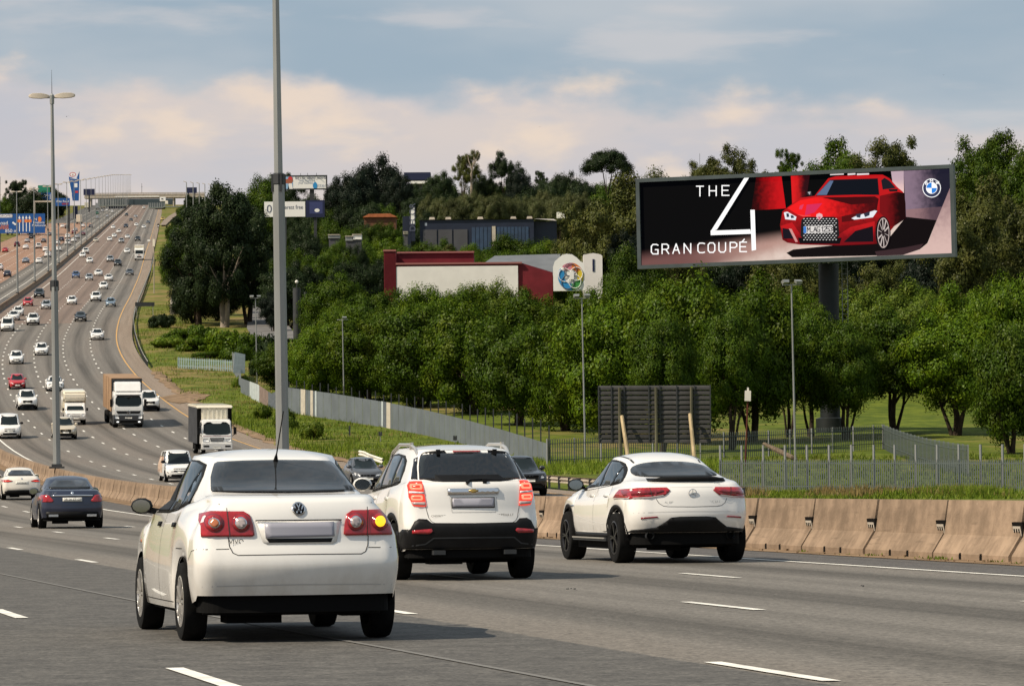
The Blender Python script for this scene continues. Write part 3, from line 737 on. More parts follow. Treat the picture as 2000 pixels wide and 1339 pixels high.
def billboard():
    Y = 306; Mx, loc = board_plane(1556, 424, Y, R(17), R(.75))
    foot = ground_at(1622, 309); rt = empty('billboard', foot, 0, 'huge LED billboard showing a red car, on one thick dark pole above the trees', 'billboard')
    L = Matrix.Translation(-foot) @ Mx
    x0, z1 = loc(1250, 352); x1, z0 = loc(1860, 499); _, zz = loc(1252, 514); z0 = (z0+zz)/2; _, zt = loc(1856, 334); z1 = (z1+zt)/2
    mfr = mat('billboard_frame', (.055, .072, .076), .5, .4, vary=.15, scale=.6)
    mb = MB(); w = .30
    for a, b in (((x0-w/2, z0-w/2), (x1+w/2, z0-w/2)), ((x0-w/2, z1+w/2), (x1+w/2, z1+w/2))): mb.box(((a[0]+b[0])/2, .1, a[1]), (b[0]-a[0]+w, .75, w))
    for x in (x0-w/2, x1+w/2): mb.box((x, .1, (z0+z1)/2), (w, .748, z1-z0-.004))
    mb.box(((x0+x1)/2, .35, (z0+z1)/2), (x1-x0, .25, z1-z0))
    f = mb.build('frame', mfr, rt); f.matrix_local = L
    mat('billboard_pole', (.010, .014, .015), .55, .4, vary=.2, scale=.8)
    zt = (L @ Vector((0, 0, z0))).z; pole = MB().lathe([(1.15, -1.0), (1.15, .9), (.80, 1.0), (.80, zt-.2)], 24, 'z').build('pole', bpy.data.materials['billboard_pole'], rt, smooth=40)
    mb = MB()
    for x in (-.22, .22): mb.bar((1.3+x, .2, 1.0), (1.3+x, .2, zt), .06)
    for i in range(int(zt/.4)-2): mb.bar((1.08, .2, 1.2+i*.4), (1.52, .2, 1.2+i*.4), .035)
    mb.build('ladder', M['steel'], rt)
    # screen background: near-black wall with a warm pool of light on the floor (flat print)
    m = bpy.data.materials.new('screen_background'); m.use_nodes = True; nt = m.node_tree; t = NT(nt); b = nt.nodes['Principled BSDF']
    b.inputs['Base Color'].default_value = (.001, .001, .001, 1); b.inputs['Roughness'].default_value = .6; b.inputs['Specular IOR Level'].default_value = .04
    tc = t.n('ShaderNodeTexCoord').outputs['Object']; s = t.n('ShaderNodeSeparateXYZ', {0: tc}).outputs
    Wd = x1-x0; Hh = z1-z0
    u = t.math('DIVIDE', t.math('SUBTRACT', s[0], x0), Wd); v = t.math('DIVIDE', t.math('SUBTRACT', s[2], z0), Hh)
    nz = t.noise(tc, 1.6, 5, .65)
    fl = t.smooth(t.math('ADD', v, t.math('MULTIPLY', u, -.38)), .20, .02)
    near = t.smooth(u, .12, .46)
    floor = t.mix(near, (.16, .085, .085), (.62, .40, .34))
    floor = t.mix(t.smooth(t.math('ADD', t.math('MULTIPLY', u, 1.0), t.math('MULTIPLY', v, -1.1)), .20, .43), floor, (.95, .80, .70))
    floor = t.mix(t.math('MULTIPLY', nz, .5), floor, (.30, .10, .07))
    col = t.mix(fl, (.0005, .0007, .0016), floor)
    nt.links.new(col, b.inputs['Emission Color']); b.inputs['Emission Strength'].default_value = .85
    scr = MB(); scr.face([(x0, -.02, z0), (x1, -.02, z0), (x1, -.02, z1), (x0, -.02, z1)]); scr = scr.build('screen', m, rt); scr.matrix_local = L
    lay = [0]
    def clip(pts):
        return [(min(max(p[0], x0+.02), x1-.02), min(max(p[1], z0+.02), z1-.02)) for p in pts]
    def poly(name, col, pts, k=.9, sub=None, m=None):
        lay[0] += 1; d = -.03-lay[0]*.0015
        q = clip([loc(*p) for p in pts]); mb = MB(); mb.face([(a, d, c) for a, c in q]); o = mb.build(name, m or emi(name, col, k), scr); return o
    z6 = lambda l: [(1500+a*.19, 320+b*.19) for a, b in l]; z5 = lambda l: [(1240+a*.16, 320+b*.16) for a, b in l]
    def grad(name, ca, cb, axis, k=.9, lo=.2, hi=.8):
        m = bpy.data.materials.new(name); m.use_nodes = True; nt = m.node_tree; t = NT(nt); b = nt.nodes['Principled BSDF']
        b.inputs['Base Color'].default_value = (.001, .001, .001, 1); b.inputs['Specular IOR Level'].default_value = .04
        g = t.n('ShaderNodeTexCoord').outputs['Generated']; s = t.n('ShaderNodeSeparateXYZ', {0: g}).outputs[axis]
        nz = t.noise(t.n('ShaderNodeTexCoord').outputs['Object'], 2.5, 4)
        f = t.smooth(t.math('ADD', s, t.math('MULTIPLY', t.math('SUBTRACT', nz, .5), .5)), lo, hi)
        nt.links.new(t.mix(f, ca, cb), b.inputs['Emission Color']); b.inputs['Emission Strength'].default_value = k; return m
    # red-lit wall panels
    poly('wall_panel', 0, z5([(1480, 130), (1790, 118), (1845, 545), (1420, 570)]), m=grad('red_wall', (.02, .001, .002), (.62, .006, .010), 0, .9, .05, .95))
    poly('wall_panel', 0, z6([(235, 100), (430, 95), (400, 330), (250, 420)]), m=grad('red_wall_edge', (.75, .012, .014), (.03, .003, .006), 0, .9, .1, .75))
    poly('wall_panel', 0, z6([(1265, 70), (1395, 66), (1400, 330), (1300, 330)]), m=grad('pillar_glow', (.85, .58, .55), (.55, .40, .46), 2, .9))
    poly('wall_panel', 0, z6([(1395, 66), (1880, 50), (1880, 300), (1745, 580), (1420, 570)]), m=grad('violet_wall', (.26, .18, .24), (.015, .014, .03), 0, .9, .05, .80))
    poly('floor_patch', 0, z6([(1420, 470), (1790, 440), (1740, 590), (1420, 560)]), m=grad('floor_mauve', (.35, .20, .21), (.12, .07, .09), 0, .8))
    poly('floor_shadow', (.004, .002, .003), z6([(1420, 545), (1735, 580), (1640, 815), (1560, 880), (1380, 945), (250, 960), (190, 915), (260, 880), (1230, 780)]), 1)
    poly('floor_glow', 0, z6([(1875, 240), (1885, 925), (1400, 945), (1560, 885), (1645, 815), (1735, 580)]), m=grad('floor_pink', (.72, .50, .45), (.30, .18, .19), 2, .9, .0, 1.1))
    poly('floor_dusk', (.045, .022, .026), z6([(1100, 900), (1400, 860), (1600, 820), (1560, 880), (1390, 940), (1120, 950)]), .9)
    for a, b in ((640, 780), (820, 900), (915, 1040)): poly('ceiling_light', (.95, .85, .85), z6([(a, 100), (b, 96), (b, 112), (a, 118)]), .8)
    # the red car
    poly('car_body', 0, z6([(150, 490), (200, 450), (330, 350), (480, 330), (620, 150), (700, 128), (1100, 112), (1180, 112), (1250, 150), (1330, 240), (1390, 290), (1415, 400), (1420, 560), (1300, 640), (1250, 700), (1240, 800), (1090, 825), (740, 840), (330, 830), (200, 810), (150, 780), (125, 630)]),
         m=grad('car_red', (.14, .003, .005), (.56, .009, .012), 2, .9, .0, .8))
    poly('car_side', 0, z6([(1150, 330), (1330, 290), (1400, 300), (1415, 400), (1420, 560), (1300, 640), (1250, 640), (1190, 540), (1150, 500)]), m=grad('car_shade', (.22, .005, .008), (.015, .001, .002), 0, .8))
    poly('bonnet', 0, z6([(200, 455), (330, 375), (500, 345), (1100, 335), (1140, 360), (1120, 470), (860, 520), (730, 545), (360, 545), (300, 520)]), m=grad('bonnet_red', (.90, .012, .014), (.06, .002, .004), 0, .95, .25, .95))
    poly('bonnet_crease', (.05, .002, .004), z6([(560, 345), (1060, 340), (1100, 400), (860, 420), (700, 380)]), .9); poly('bonnet_crease', (.98, .10, .10), z6([(300, 520), (360, 540), (440, 535), (440, 528), (370, 530)]), .8); poly('bonnet_crease', (.10, .003, .005), z6([(760, 540), (860, 520), (1120, 470), (1130, 500), (880, 585), (760, 600)]), .9)
    poly('bonnet_shine', (.80, .03, .12), z6([(400, 420), (560, 405), (480, 500), (380, 530)]), .8); poly('bonnet_shine', (.85, .06, .15), z6([(330, 430), (370, 415), (350, 470), (320, 465)]), .8)
    poly('windscreen', (.003, .005, .010), z6([(490, 330), (640, 165), (1130, 150), (1145, 320), (900, 318)]), 1); poly('windscreen_shine', (.10, .15, .26), z6([(500, 322), (640, 172), (675, 175), (605, 320)]), 1)
    poly('side_window', (.01, .01, .016), z6([(1165, 170), (1200, 145), (1250, 175), (1315, 250), (1180, 265)]), 1); poly('mirror', (.01, .008, .01), z6([(1240, 262), (1335, 258), (1330, 285), (1250, 285)]), 1)
    poly('mirror', (.02, .02, .025), z6([(400, 295), (450, 285), (458, 330), (410, 325)]), 1); poly('mirror', (.5, .5, .52), z6([(408, 292), (440, 285), (432, 320)]), .8)
    poly('lower_bumper', 0, z6([(130, 640), (250, 600), (330, 720), (740, 720), (850, 650), (1100, 590), (1090, 820), (740, 838), (330, 828), (210, 805)]), m=grad('bumper_red', (.20, .004, .008), (.55, .010, .014), 2, .9))
    poly('air_intake', (.008, .006, .012), z6([(150, 660), (215, 670), (290, 770), (160, 770)]), 1); poly('air_intake', (.006, .004, .008), z6([(900, 690), (1080, 640), (1085, 800), (780, 805)]), 1)
    poly('bumper_blade', (.75, .35, .32), z6([(215, 665), (245, 670), (310, 800), (285, 805)]), .8)
    poly('air_intake', (.004, .003, .005), z6([(310, 760), (760, 760), (740, 822), (330, 818)]), 1)
    poly('grille', (.012, .012, .014), z6([(345, 575), (390, 545), (680, 545), (725, 575), (735, 740), (690, 790), (380, 790), (335, 740)]), 1)
    lay[0] += 1; mb = MB(); d = -.03-lay[0]*.0015
    for r_ in range(11):
        for c_ in range(11):
            if 3 < r_ < 7 and 1 <= c_ < 10: continue
            zx = 372+c_*33+(16 if r_ % 2 else 0); zy = 565+r_*21.5
            if zx > 712: continue
            q = [loc(*p) for p in z6([(zx-9, zy+2), (zx, zy-5), (zx+10, zy-2), (zx, zy+6)])]; mb.face([(a, d, c) for a, c in q])
    mb.build('grille_studs', emi('stud_white', (.8, .78, .75), .9), scr)
    poly('number_plate', (.72, .68, .64), z6([(372, 642), (668, 632), (672, 706), (374, 714)]), .95); poly('plate_band', (.06, .22, .62), z6([(366, 645), (395, 642), (397, 712), (368, 714)]), .9)
    poly('badge', (.85, .45, .48), z6([(500, 520), (530, 505), (560, 520), (565, 545), (530, 580), (498, 545)]), .9); poly('badge', (.5, .06, .1), z6([(515, 545), (545, 545), (530, 572)]), .9)
    for pts in ([(165, 500), (200, 492), (295, 545), (285, 580), (180, 570)], [(860, 560), (900, 540), (1100, 478), (1125, 485), (1080, 550), (890, 575)]): poly('headlight', (.80, .82, .86), z6(pts), .95)
    for pts in ([(190, 510), (215, 510), (222, 545), (195, 550)], [(235, 530), (260, 530), (275, 555), (240, 560)], [(905, 520), (960, 508), (950, 555), (915, 550)], [(985, 510), (1050, 490), (1045, 530), (1000, 548)]): poly('headlight_eye', (.03, .035, .06), z6(pts), .9)
    ring = lambda cx, cy, rx, ry, n=24: [(cx+rx*math.cos(2*math.pi*i/n), cy+ry*math.sin(2*math.pi*i/n)) for i in range(n)]
    poly('tyre', (.006, .005, .007), z6(ring(1185, 710, 78, 170)), 1); poly('rim', (.75, .60, .55), z6(ring(1188, 710, 62, 155)), .8); poly('rim', (.02, .012, .014), z6(ring(1188, 710, 56, 146)), 1)
    for i in range(10):
        a = 2*math.pi*i/10+.2; p = (1188+14*math.cos(a), 710+36*math.sin(a)); q = (1188+58*math.cos(a), 710+148*math.sin(a)); poly('rim_spoke', (.70, .60, .56), z6([(p[0]-4, p[1]-4), (p[0]+4, p[1]+4), (q[0]+5, q[1]+6), (q[0]-5, q[1]-6)]), .8)
    # lettering, drawn with strokes
    white = emi('screen_white', (1, .99, .97), 1.05)
    GL = {'T': [[(0, 1), (1, 1)], [(.5, 1), (.5, 0)]], 'H': [[(0, 0), (0, 1)], [(1, 0), (1, 1)], [(0, .5), (1, .5)]], 'E': [[(1, 1), (0, 1), (0, 0), (1, 0)], [(0, .52), (.85, .52)]],
          'G': [[(1, .92), (.75, 1), (.25, 1), (0, .8), (0, .2), (.25, 0), (1, 0), (1, .45), (.6, .45)]], 'R': [[(0, 0), (0, 1), (.7, 1), (.95, .85), (.95, .6), (.7, .45), (0, .45)], [(.55, .45), (1, 0)]],
          'A': [[(0, 0), (.5, 1), (1, 0)], [(.2, .35), (.8, .35)]], 'N': [[(0, 0), (0, 1), (1, 0), (1, 1)]], 'C': [[(1, .95), (.75, 1), (.25, 1), (0, .8), (0, .2), (.25, 0), (.75, 0), (1, .05)]],
          'O': [[(.25, 0), (0, .2), (0, .8), (.25, 1), (.75, 1), (1, .8), (1, .2), (.75, 0), (.25, 0)]], 'U': [[(0, 1), (0, .2), (.25, 0), (.75, 0), (1, .2), (1, 1)]], 'P': [[(0, 0), (0, 1), (.7, 1), (1, .85), (1, .6), (.7, .45), (0, .45)]],
          "'": [[(.2, 0), (.8, 1)]], 'M': [[(0, 0), (0, 1), (.5, .4), (1, 1), (1, 0)]], 'B': [[(0, 0), (0, 1), (.7, 1), (.9, .8), (.7, .52), (0, .52)], [(.7, .52), (1, .3), (.75, 0), (0, 0)]], 'W': [[(0, 1), (.25, 0), (.5, .7), (.75, 0), (1, 1)]],
          '1': [[(.2, .8), (.6, 1), (.6, 0)]], '2': [[(0, .85), (.3, 1), (.8, 1), (1, .75), (0, 0), (1, 0)]], '5': [[(1, 1), (.1, 1), (0, .55), (.7, .6), (1, .35), (.8, 0), (0, 0)]], '3': [[(0, .95), (.7, 1), (1, .75), (.5, .52), (1, .3), (.7, 0), (0, .05)]], '-': [[(.2, .3), (.8, .3)]]}
    def strokes(name, items, wpx, m, k=0):
        """items: list of (glyph, x, ytop, w, h) in photograph pixels"""
        lay[0] += 1; d = -.03-lay[0]*.0015; mb = MB()
        for gch, gx, gy, gw, gh in items:
            for pl in GL[gch]:
                P = [(gx+a*gw, gy+(1-b)*gh) for a, b in pl]
                for a, b in zip(P[:-1], P[1:]):
                    ln = math.hypot(b[0]-a[0], b[1]-a[1]); ex = ((b[0]-a[0])/ln*wpx*.4, (b[1]-a[1])/ln*wpx*.4); nx = (-(b[1]-a[1])/ln*wpx/2, (b[0]-a[0])/ln*wpx/2)
                    q = [(a[0]-ex[0]+nx[0], a[1]-ex[1]+nx[1]), (b[0]+ex[0]+nx[0], b[1]+ex[1]+nx[1]), (b[0]+ex[0]-nx[0], b[1]+ex[1]-nx[1]), (a[0]-ex[0]-nx[0], a[1]-ex[1]-nx[1])]
                    mb.face([(x, d, z) for x, z in [loc(*p) for p in q]]); d -= .0004
        lay[0] += 12
        return mb.build(name, m, scr)
    sl = -.024
    row = lambda txt, xs, y0, w, h: [(c, x, y0+(x-xs[0])*sl, w, h) for c, x in zip(txt, xs)]
    strokes('lettering', row('THE', [1361, 1386, 1411], 364, 13.5, 19), 2.2, white)
    strokes('lettering', row('GRAN', [1273, 1294, 1315, 1337], 477.5, 13, 18.5)+row('COUPE', [1364, 1384, 1405, 1427, 1446], 475, 13, 18.5)+[("'", 1449, 467.5, 7, 4.5)], 2.2, white)
    for pts in ([(1340, 165), (1398, 160), (1005, 805), (930, 825)], [(930, 815), (1000, 815), (1415, 800), (1425, 855), (932, 872)], [(1415, 563), (1468, 562), (1485, 1050), (1432, 1062)]): poly('numeral', 0, z5(pts), m=white)
    strokes('plate_lettering', [(c, 1500+x*.19, 320+(652 if c != '-' else 670)*.19-(x-400)*.19*.022, 5.6, 9) for c, x in zip('M-AG1253', (408, 440, 474, 508, 548, 577, 607, 638))], 1.5, emi('plate_black', (.02, .02, .03), 1))
    # round blue and white emblem
    c = (1820.5, 367.5); R_ = lambda r, n=28: ring(c[0], c[1], r*.97, r, n)
    poly('emblem', 0, R_(18.6), m=white); poly('emblem', (.035, .04, .09), R_(17.2), 1)
    poly('emblem', 0, R_(11.4), m=white); blue = emi('emblem_blue', (.03, .22, .68), 1)
    for a0 in (180, 0): poly('emblem', 0, [c]+[(c[0]+10.2*math.cos(R(a0+i*15)), c[1]+10.4*math.sin(R(a0+i*15))) for i in range(7)], m=blue)
    strokes('emblem_lettering', [('B', 1808.3, 355.5, 4, 5), ('M', 1817.8, 350.8, 5, 5), ('W', 1829, 354.8, 5.6, 5)], 1.2, white)
billboard()

# ---------------------------------------------------------------- lettering on flat signs
def text_mesh(txt, size, m, align='CENTER'):
    cu = bpy.data.curves.new('lettering', 'FONT'); cu.body = txt; cu.size = size; cu.align_x = align; cu.align_y = 'CENTER'; cu.extrude = 0
    o = bpy.data.objects.new('lettering', cu); COL.objects.link(o); bpy.context.view_layer.update()
    me = bpy.data.meshes.new_from_object(o.evaluated_get(bpy.context.evaluated_depsgraph_get())); bpy.data.objects.remove(o); me.materials.clear(); me.materials.append(m)
    return me
def put_text(parent, txt, x, z, size, m, y=-.03, align='CENTER', stretch=1.0):
    o = link('lettering', text_mesh(txt, size, m, align), parent); o.location = (x, y, z); o.rotation_euler = (R(90), 0, 0); o.scale = (stretch, 1, 1); return o
def flat_sign(name, px0, py0, px1, py1, Y, m, label, cat, group=None, thick=.25, base=True, posts=(), yaw=0.0, frame=None):
    a = at(px0, py0, Y); b = at(px1, py1, Y); c = (a+b)/2; w = abs(b.x-a.x); h = abs(a.z-b.z)
    gz = terrain_z(c.x, c.y); rt = empty(name, (c.x, Y, gz), yaw, label, cat, group); z = c.z-gz
    o = MB().box((0, thick/2, z), (w, thick, h)).build('board', m, rt)
    if frame: 
        mb = MB()
        for s_ in (-1, 1): mb.box((0, -.02+thick/2, z+s_*(h/2)), (w+.3, thick+.06, .3)); mb.box((s_*w/2, -.02+thick/2, z), (.3, thick+.058, h-.31))
        mb.build('frame', frame, rt)
    for f, wd in posts: MB().box((f*w, thick+wd/2+.02, (z-h/2)/2+h*.35), (wd, wd, z-h/2+h*.7)).build('post', M['dark_steel'], rt)
    return rt, z, w, h
M['sign_white'] = mat('board_white', (.80, .79, .77), .5, .3); M['sign_blue'] = mat('sign_blue', (.012, .085, .30), .45, .4); M['sign_ink'] = mat('sign_ink', (.10, .11, .16), .6, .2)
M['letter_white'] = mat('letter_white', (.82, .84, .86), .5, .3); M['letter_orange'] = mat('letter_orange', (.72, .22, .06), .5, .3); M['sign_navy'] = mat('sign_navy', (.015, .02, .06), .5, .3)
M['letter_grey'] = mat('letter_grey', (.38, .42, .50), .5, .3)
# white advert on the hill with two figures
rt, z, w, h = flat_sign('billboard', 541, 344, 638, 369, 905, M['sign_white'], 'small white hillside billboard with two figures and lines of text', 'billboard', 'white billboards on the hill', frame=M['dark_steel'], posts=((.2, 1.0),))
X = lambda px: ((px-541)/97-.5)*w
Zz = lambda py: z+(.5-(py-344)/25)*h
put_text(rt, 'Buy a car happiest yesterday', X(608), Zz(347.5), 1.05, M['sign_ink'], stretch=.62); put_text(rt, 'help finance it', X(600), Zz(352.5), .95, M['letter_grey'], stretch=.7); put_text(rt, 'your business', X(597), Zz(357), .9, M['letter_grey'], stretch=.7); put_text(rt, 'butter', X(624), Zz(362.5), 1.3, M['letter_grey'])
def disc(rt, name, cx, cz, rx, rz, m, y=-.03, n=18): 
    mb = MB(); mb.face([(cx+rx*math.cos(2*math.pi*i/n), y, cz+rz*math.sin(2*math.pi*i/n)) for i in range(n)]); return mb.build(name, m, rt)
def rect(rt, name, xa, za, xb, zb, m, y=-.03):
    mb = MB(); mb.face([(xa, y, za), (xb, y, za), (xb, y, zb), (xa, y, zb)]); return mb.build(name, m, rt)
mt = lambda n, c: mat(n, c, .5, .3)
m_teal = mt('print_teal', (.03, .30, .38)); m_skin = mt('print_skin', (.34, .11, .06)); m_red = mt('print_red', (.55, .05, .05)); m_sky = mt('print_sky', (.25, .42, .62)); m_yel = mt('print_yellow', (.65, .50, .04)); m_gr = mt('print_green', (.05, .25, .06)); m_pinkp = mt('print_pink', (.62, .22, .28)); m_org = mt('print_orange', (.62, .17, .03)); m_bl = mt('print_blue', (.03, .25, .55))
rect(rt, 'print', X(541), Zz(368.5), X(553), Zz(344.5), m_teal); rect(rt, 'print', X(553), Zz(368.5), X(572), Zz(344.5), m_sky, -.032)
disc(rt, 'print', X(549), Zz(354), .6, .9, m_yel, -.04); disc(rt, 'print', X(561), Zz(355), .55, .7, m_skin, -.045); disc(rt, 'print', X(567), Zz(352), .6, .8, m_skin, -.05); disc(rt, 'print', X(567), Zz(348.5), .55, .4, m_red, -.055)
for px in (560, 567): 
    mb = MB(); mb.face([(X(px-5), -.06, Zz(368.4)), (X(px+5), -.06, Zz(368.4)), (X(px+3), -.06, Zz(358)), (X(px-3), -.06, Zz(358))]); mb.build('print', M['sign_white'] if px > 563 else m_sky, rt)
disc(rt, 'print', X(615.5), Zz(362.5), .5, .8, m_bl, -.05)
for f in (-.02, .12, .3): MB().bar((f*w, -.1, z+h/2), (f*w, -.9, z+h/2+.55), .09).build('lamp_arm', M['dark_steel'], rt)
rt, z, w, h = flat_sign('billboard', 516, 394, 596, 423, 760, M['sign_white'], 'white billboard lettered about interest, half hidden by the tall lamp post', 'billboard', 'white billboards on the hill', posts=((0, .6),))
put_text(rt, 'interest free', ((569-516)/80-.5)*w, z+.12*h, 1.15, M['sign_ink'], stretch=.80); put_text(rt, '0', ((526-516)/80-.5)*w, z, 2.2, M['sign_ink'])
rt, z, w, h = flat_sign('billboard', 597, 391, 634, 424, 765, M['sign_navy'], 'dark billboard beside the white interest board, mostly behind trees', 'billboard', posts=((0, .6),))
rect(rt, 'print', -.3*w, z-.3*h, .4*w, z+.4*h, mt('print_dusk', (.04, .05, .14))); disc(rt, 'print', .1*w, z-.1*h, .5, .35, M['sign_white'], -.04)

# ---------------------------------------------------------------- blue motorway signs on the left
rt, z, w, h = flat_sign('overhead_sign', -40, 418, 88, 455, 1120, M['sign_blue'], 'big blue overhead lane sign with four white arrows at the left edge', 'road sign', 'blue motorway signs', thick=.2, posts=((-.2, .6),))
X = lambda px: ((px+40)/128-.5)*w
Zz = lambda py: z+(.5-(py-418)/37)*h
for i, px in enumerate((38, 45, 51.5, 58)):
    rect(rt, 'arrow', X(px-.8), Zz(452), X(px+.8), Zz(427), M['letter_white'], -.03); mb = MB(); mb.face([(X(px-2.3), -.032, Zz(427)), (X(px+2.3), -.032, Zz(427)), (X(px), -.032, Zz(421.5))]); mb.build('arrow', M['letter_white'], rt)
for px in (38, 51.5, 58): rect(rt, 'lane_plate', X(px-3.6), Zz(434.5), X(px+3.6), Zz(429), M['letter_orange'], -.04)
put_text(rt, 'N1', X(71.5), Zz(429), 1.1, M['letter_white'], -.04); disc(rt, 'shield', X(77.5), Zz(429), .55, .75, M['letter_orange'], -.04); put_text(rt, 'Pretoria', X(76), Zz(435), 1.0, M['letter_white'], -.04); put_text(rt, 'Polokwane', X(76), Zz(440.5), .9, M['letter_white'], -.04)
rect(rt, 'name_plate', X(-38), Zz(425), X(24), Zz(419), M['letter_white'], -.035); put_text(rt, 'ANDROMED', X(8), Zz(422), .95, M['sign_ink'], -.05)
put_text(rt, 'Road', X(5), Zz(435.5), 1.5, M['letter_white'], -.04); put_text(rt, 'ing land', X(3), Zz(441), 1.3, M['letter_orange'], -.04); put_text(rt, 'Midrand', X(3), Zz(445), 1.2, M['letter_orange'], -.04); put_text(rt, '850 m', X(22), Zz(450.5), 1.4, M['letter_white'], -.04)
o = MB().bar((X(31), -.05, Zz(439)), (X(24.5), -.05, Zz(434)), .5, .02, up=(0, 1, 0)).build('arrow', M['letter_white'], rt)
rt, z, w, h = flat_sign('overhead_sign', 108, 387, 136.5, 402, 1500, M['sign_blue'], 'blue overhead sign just right of the tall median lamp post', 'road sign', 'blue motorway signs', thick=.2, posts=((.42, .7),))
put_text(rt, 'Allan Road', -.0*w, z+.08*h, 1.1, M['letter_white'], -.04); rect(rt, 'lane_plate', -.05*w, z-.35*h, .4*w, z-.12*h, mt('print_maroon', (.25, .04, .08)), -.04)
rt, z, w, h = flat_sign('overhead_sign', 80, 376, 102, 392, 1750, M['sign_blue'], 'blue overhead sign just left of the tall median lamp post', 'road sign', 'blue motorway signs', thick=.2, posts=((-.45, .7),))
put_text(rt, 'M39', -.1*w, z+.1*h, 1.6, M['letter_white'], -.04); rect(rt, 'arrow', .3*w, z-.35*h, .34*w, z+.3*h, M['letter_white'], -.04)
rt, z, w, h = flat_sign('roadside_sign', 74, 362, 97, 376, 1800, mat('sign_green', (.02, .20, .13), .5, .3), 'green board above the dark roadside tree on the left', 'road sign', posts=((0, .5),))
# plain pale gantry frame
p = ground_at(69, 1300); rt = empty('gantry', p, 0, 'pale square gantry frame above the blue lane sign', 'gantry'); za = at(70, 395, 1300).z-p.z; xr = at(106, 394, 1300).x-p.x
for x in (0, xr): MB().box((x, 0, za/2), (.55, .5, za)).build('post', M['concrete_light'], rt)
MB().box((xr/2, 0, za+.25), (xr+.6, .5, .5)).build('beam', M['concrete_light'], rt)
# petrol station pylon
Y = 1950; a = at(145, 400, Y); gz = terrain_z(a.x, a.y); rt = empty('pylon_sign', (a.x, Y, gz), 0, 'tall curved blue petrol station pylon with a red oval on top', 'pylon sign'); k = Y/FPX
Zp = lambda py: at(145, py, Y).z-gz
Xp = lambda px: (px-145)*k
mb = MB(); mb.prism([(Xp(134.5), Zp(345)), (Xp(149), Zp(350)), (Xp(155.5), Zp(335)), (Xp(154), Zp(392)), (Xp(142), Zp(392)), (Xp(138), Zp(365))], -.3, .3); mb.build('panel', M['sign_blue'], rt)
mb = MB(); mb.prism([(Xp(134.5), Zp(349)), (Xp(138), Zp(365)), (Xp(141), Zp(381)), (Xp(134.5), Zp(366))], -.32, .28); mb.build('panel', M['letter_white'], rt)
o = disc(rt, 'emblem', Xp(142.5), Zp(341), 6.3*k, 4.6*k, m_red, -.4); disc(rt, 'emblem', Xp(142.5), Zp(341), 5*k, 3.4*k, M['letter_white'], -.43); put_text(rt, 'e', Xp(142.5), Zp(341), 7*k, m_red, -.46)
put_text(rt, 'QUICKSHOP', Xp(144.5), Zp(349.5), 2.6*k, M['letter_white'], -.34); put_text(rt, '1 Plus', Xp(143.5), Zp(355), 2.6*k, M['letter_white'], -.34); rect(rt, 'print', Xp(144.5), Zp(366), Xp(151.5), Zp(358), M['letter_white'], -.34); rect(rt, 'print', Xp(147), Zp(377), Xp(153), Zp(373), m_red, -.34)
MB().box((Xp(147), .5, Zp(402)/2), (9*k, .6, Zp(402)-Zp(480)*0)).build('post', M['sign_navy'], rt)
# dark sign backs against the sky, one each side of the bridge
flat_sign('overhead_sign', 163, 369, 185, 381, 2300, M['sign_navy'], 'dark sign back standing left of the bridge', 'road sign', posts=((0, .8),))
flat_sign('overhead_sign', 363.5, 366, 384.5, 377, 2300, M['sign_navy'], 'dark sign back above the right end of the bridge', 'road sign', posts=((-.3, .6), (.3, .6)))

# ---------------------------------------------------------------- road bridge at the crest
Y = 2680; k = Y/FPX
pb = at(270, 392, Y); rt = empty('road_bridge', (pb.x, Y, pb.z), 0, 'pale concrete road bridge crossing the motorway at the top of the hill', 'bridge')
Xb = lambda px: (px-270)*k
Zb = lambda py: (392-py)*k
m_deck = M['concrete_light']
o = MB().box(((Xb(165)+Xb(400))/2, 3, Zb(384.2)), (Xb(400)-Xb(165), 10, 4.4*k)).build('deck', m_deck, rt)
mb = MB()
for px in np.arange(166, 400, 3.1): mb.box((Xb(px), -2, Zb(379.2)), (.25, .2, 2.3*k))
mb.box(((Xb(166)+Xb(400))/2, -2, Zb(377.4)), (Xb(400)-Xb(166), .25, .5)); mb.box(((Xb(166)+Xb(400))/2, -2, Zb(380.6)), (Xb(400)-Xb(166), .3, 1.1)); mb.build('railing', M['steel_warm'], rt)
MB().box(((Xb(225)+Xb(312))/2, -2.2, Zb(384.4)), (Xb(312)-Xb(225), .3, 2.6*k)).build('fascia_panel', M['paint_line'], rt)
for px in (177, 236, 339, 372): MB().box((Xb(px), 3, Zb(396)), (2.2*k, 8, 22*k)).build('pier', m_deck, rt)
MB().box((Xb(280), 12, Zb(392)), (120*k, .6, 12*k)).build('far_girder', mat('girder_painted_shade', (.06, .085, .10), .8, .2), rt)  # dark colour carries the shade beneath the deck
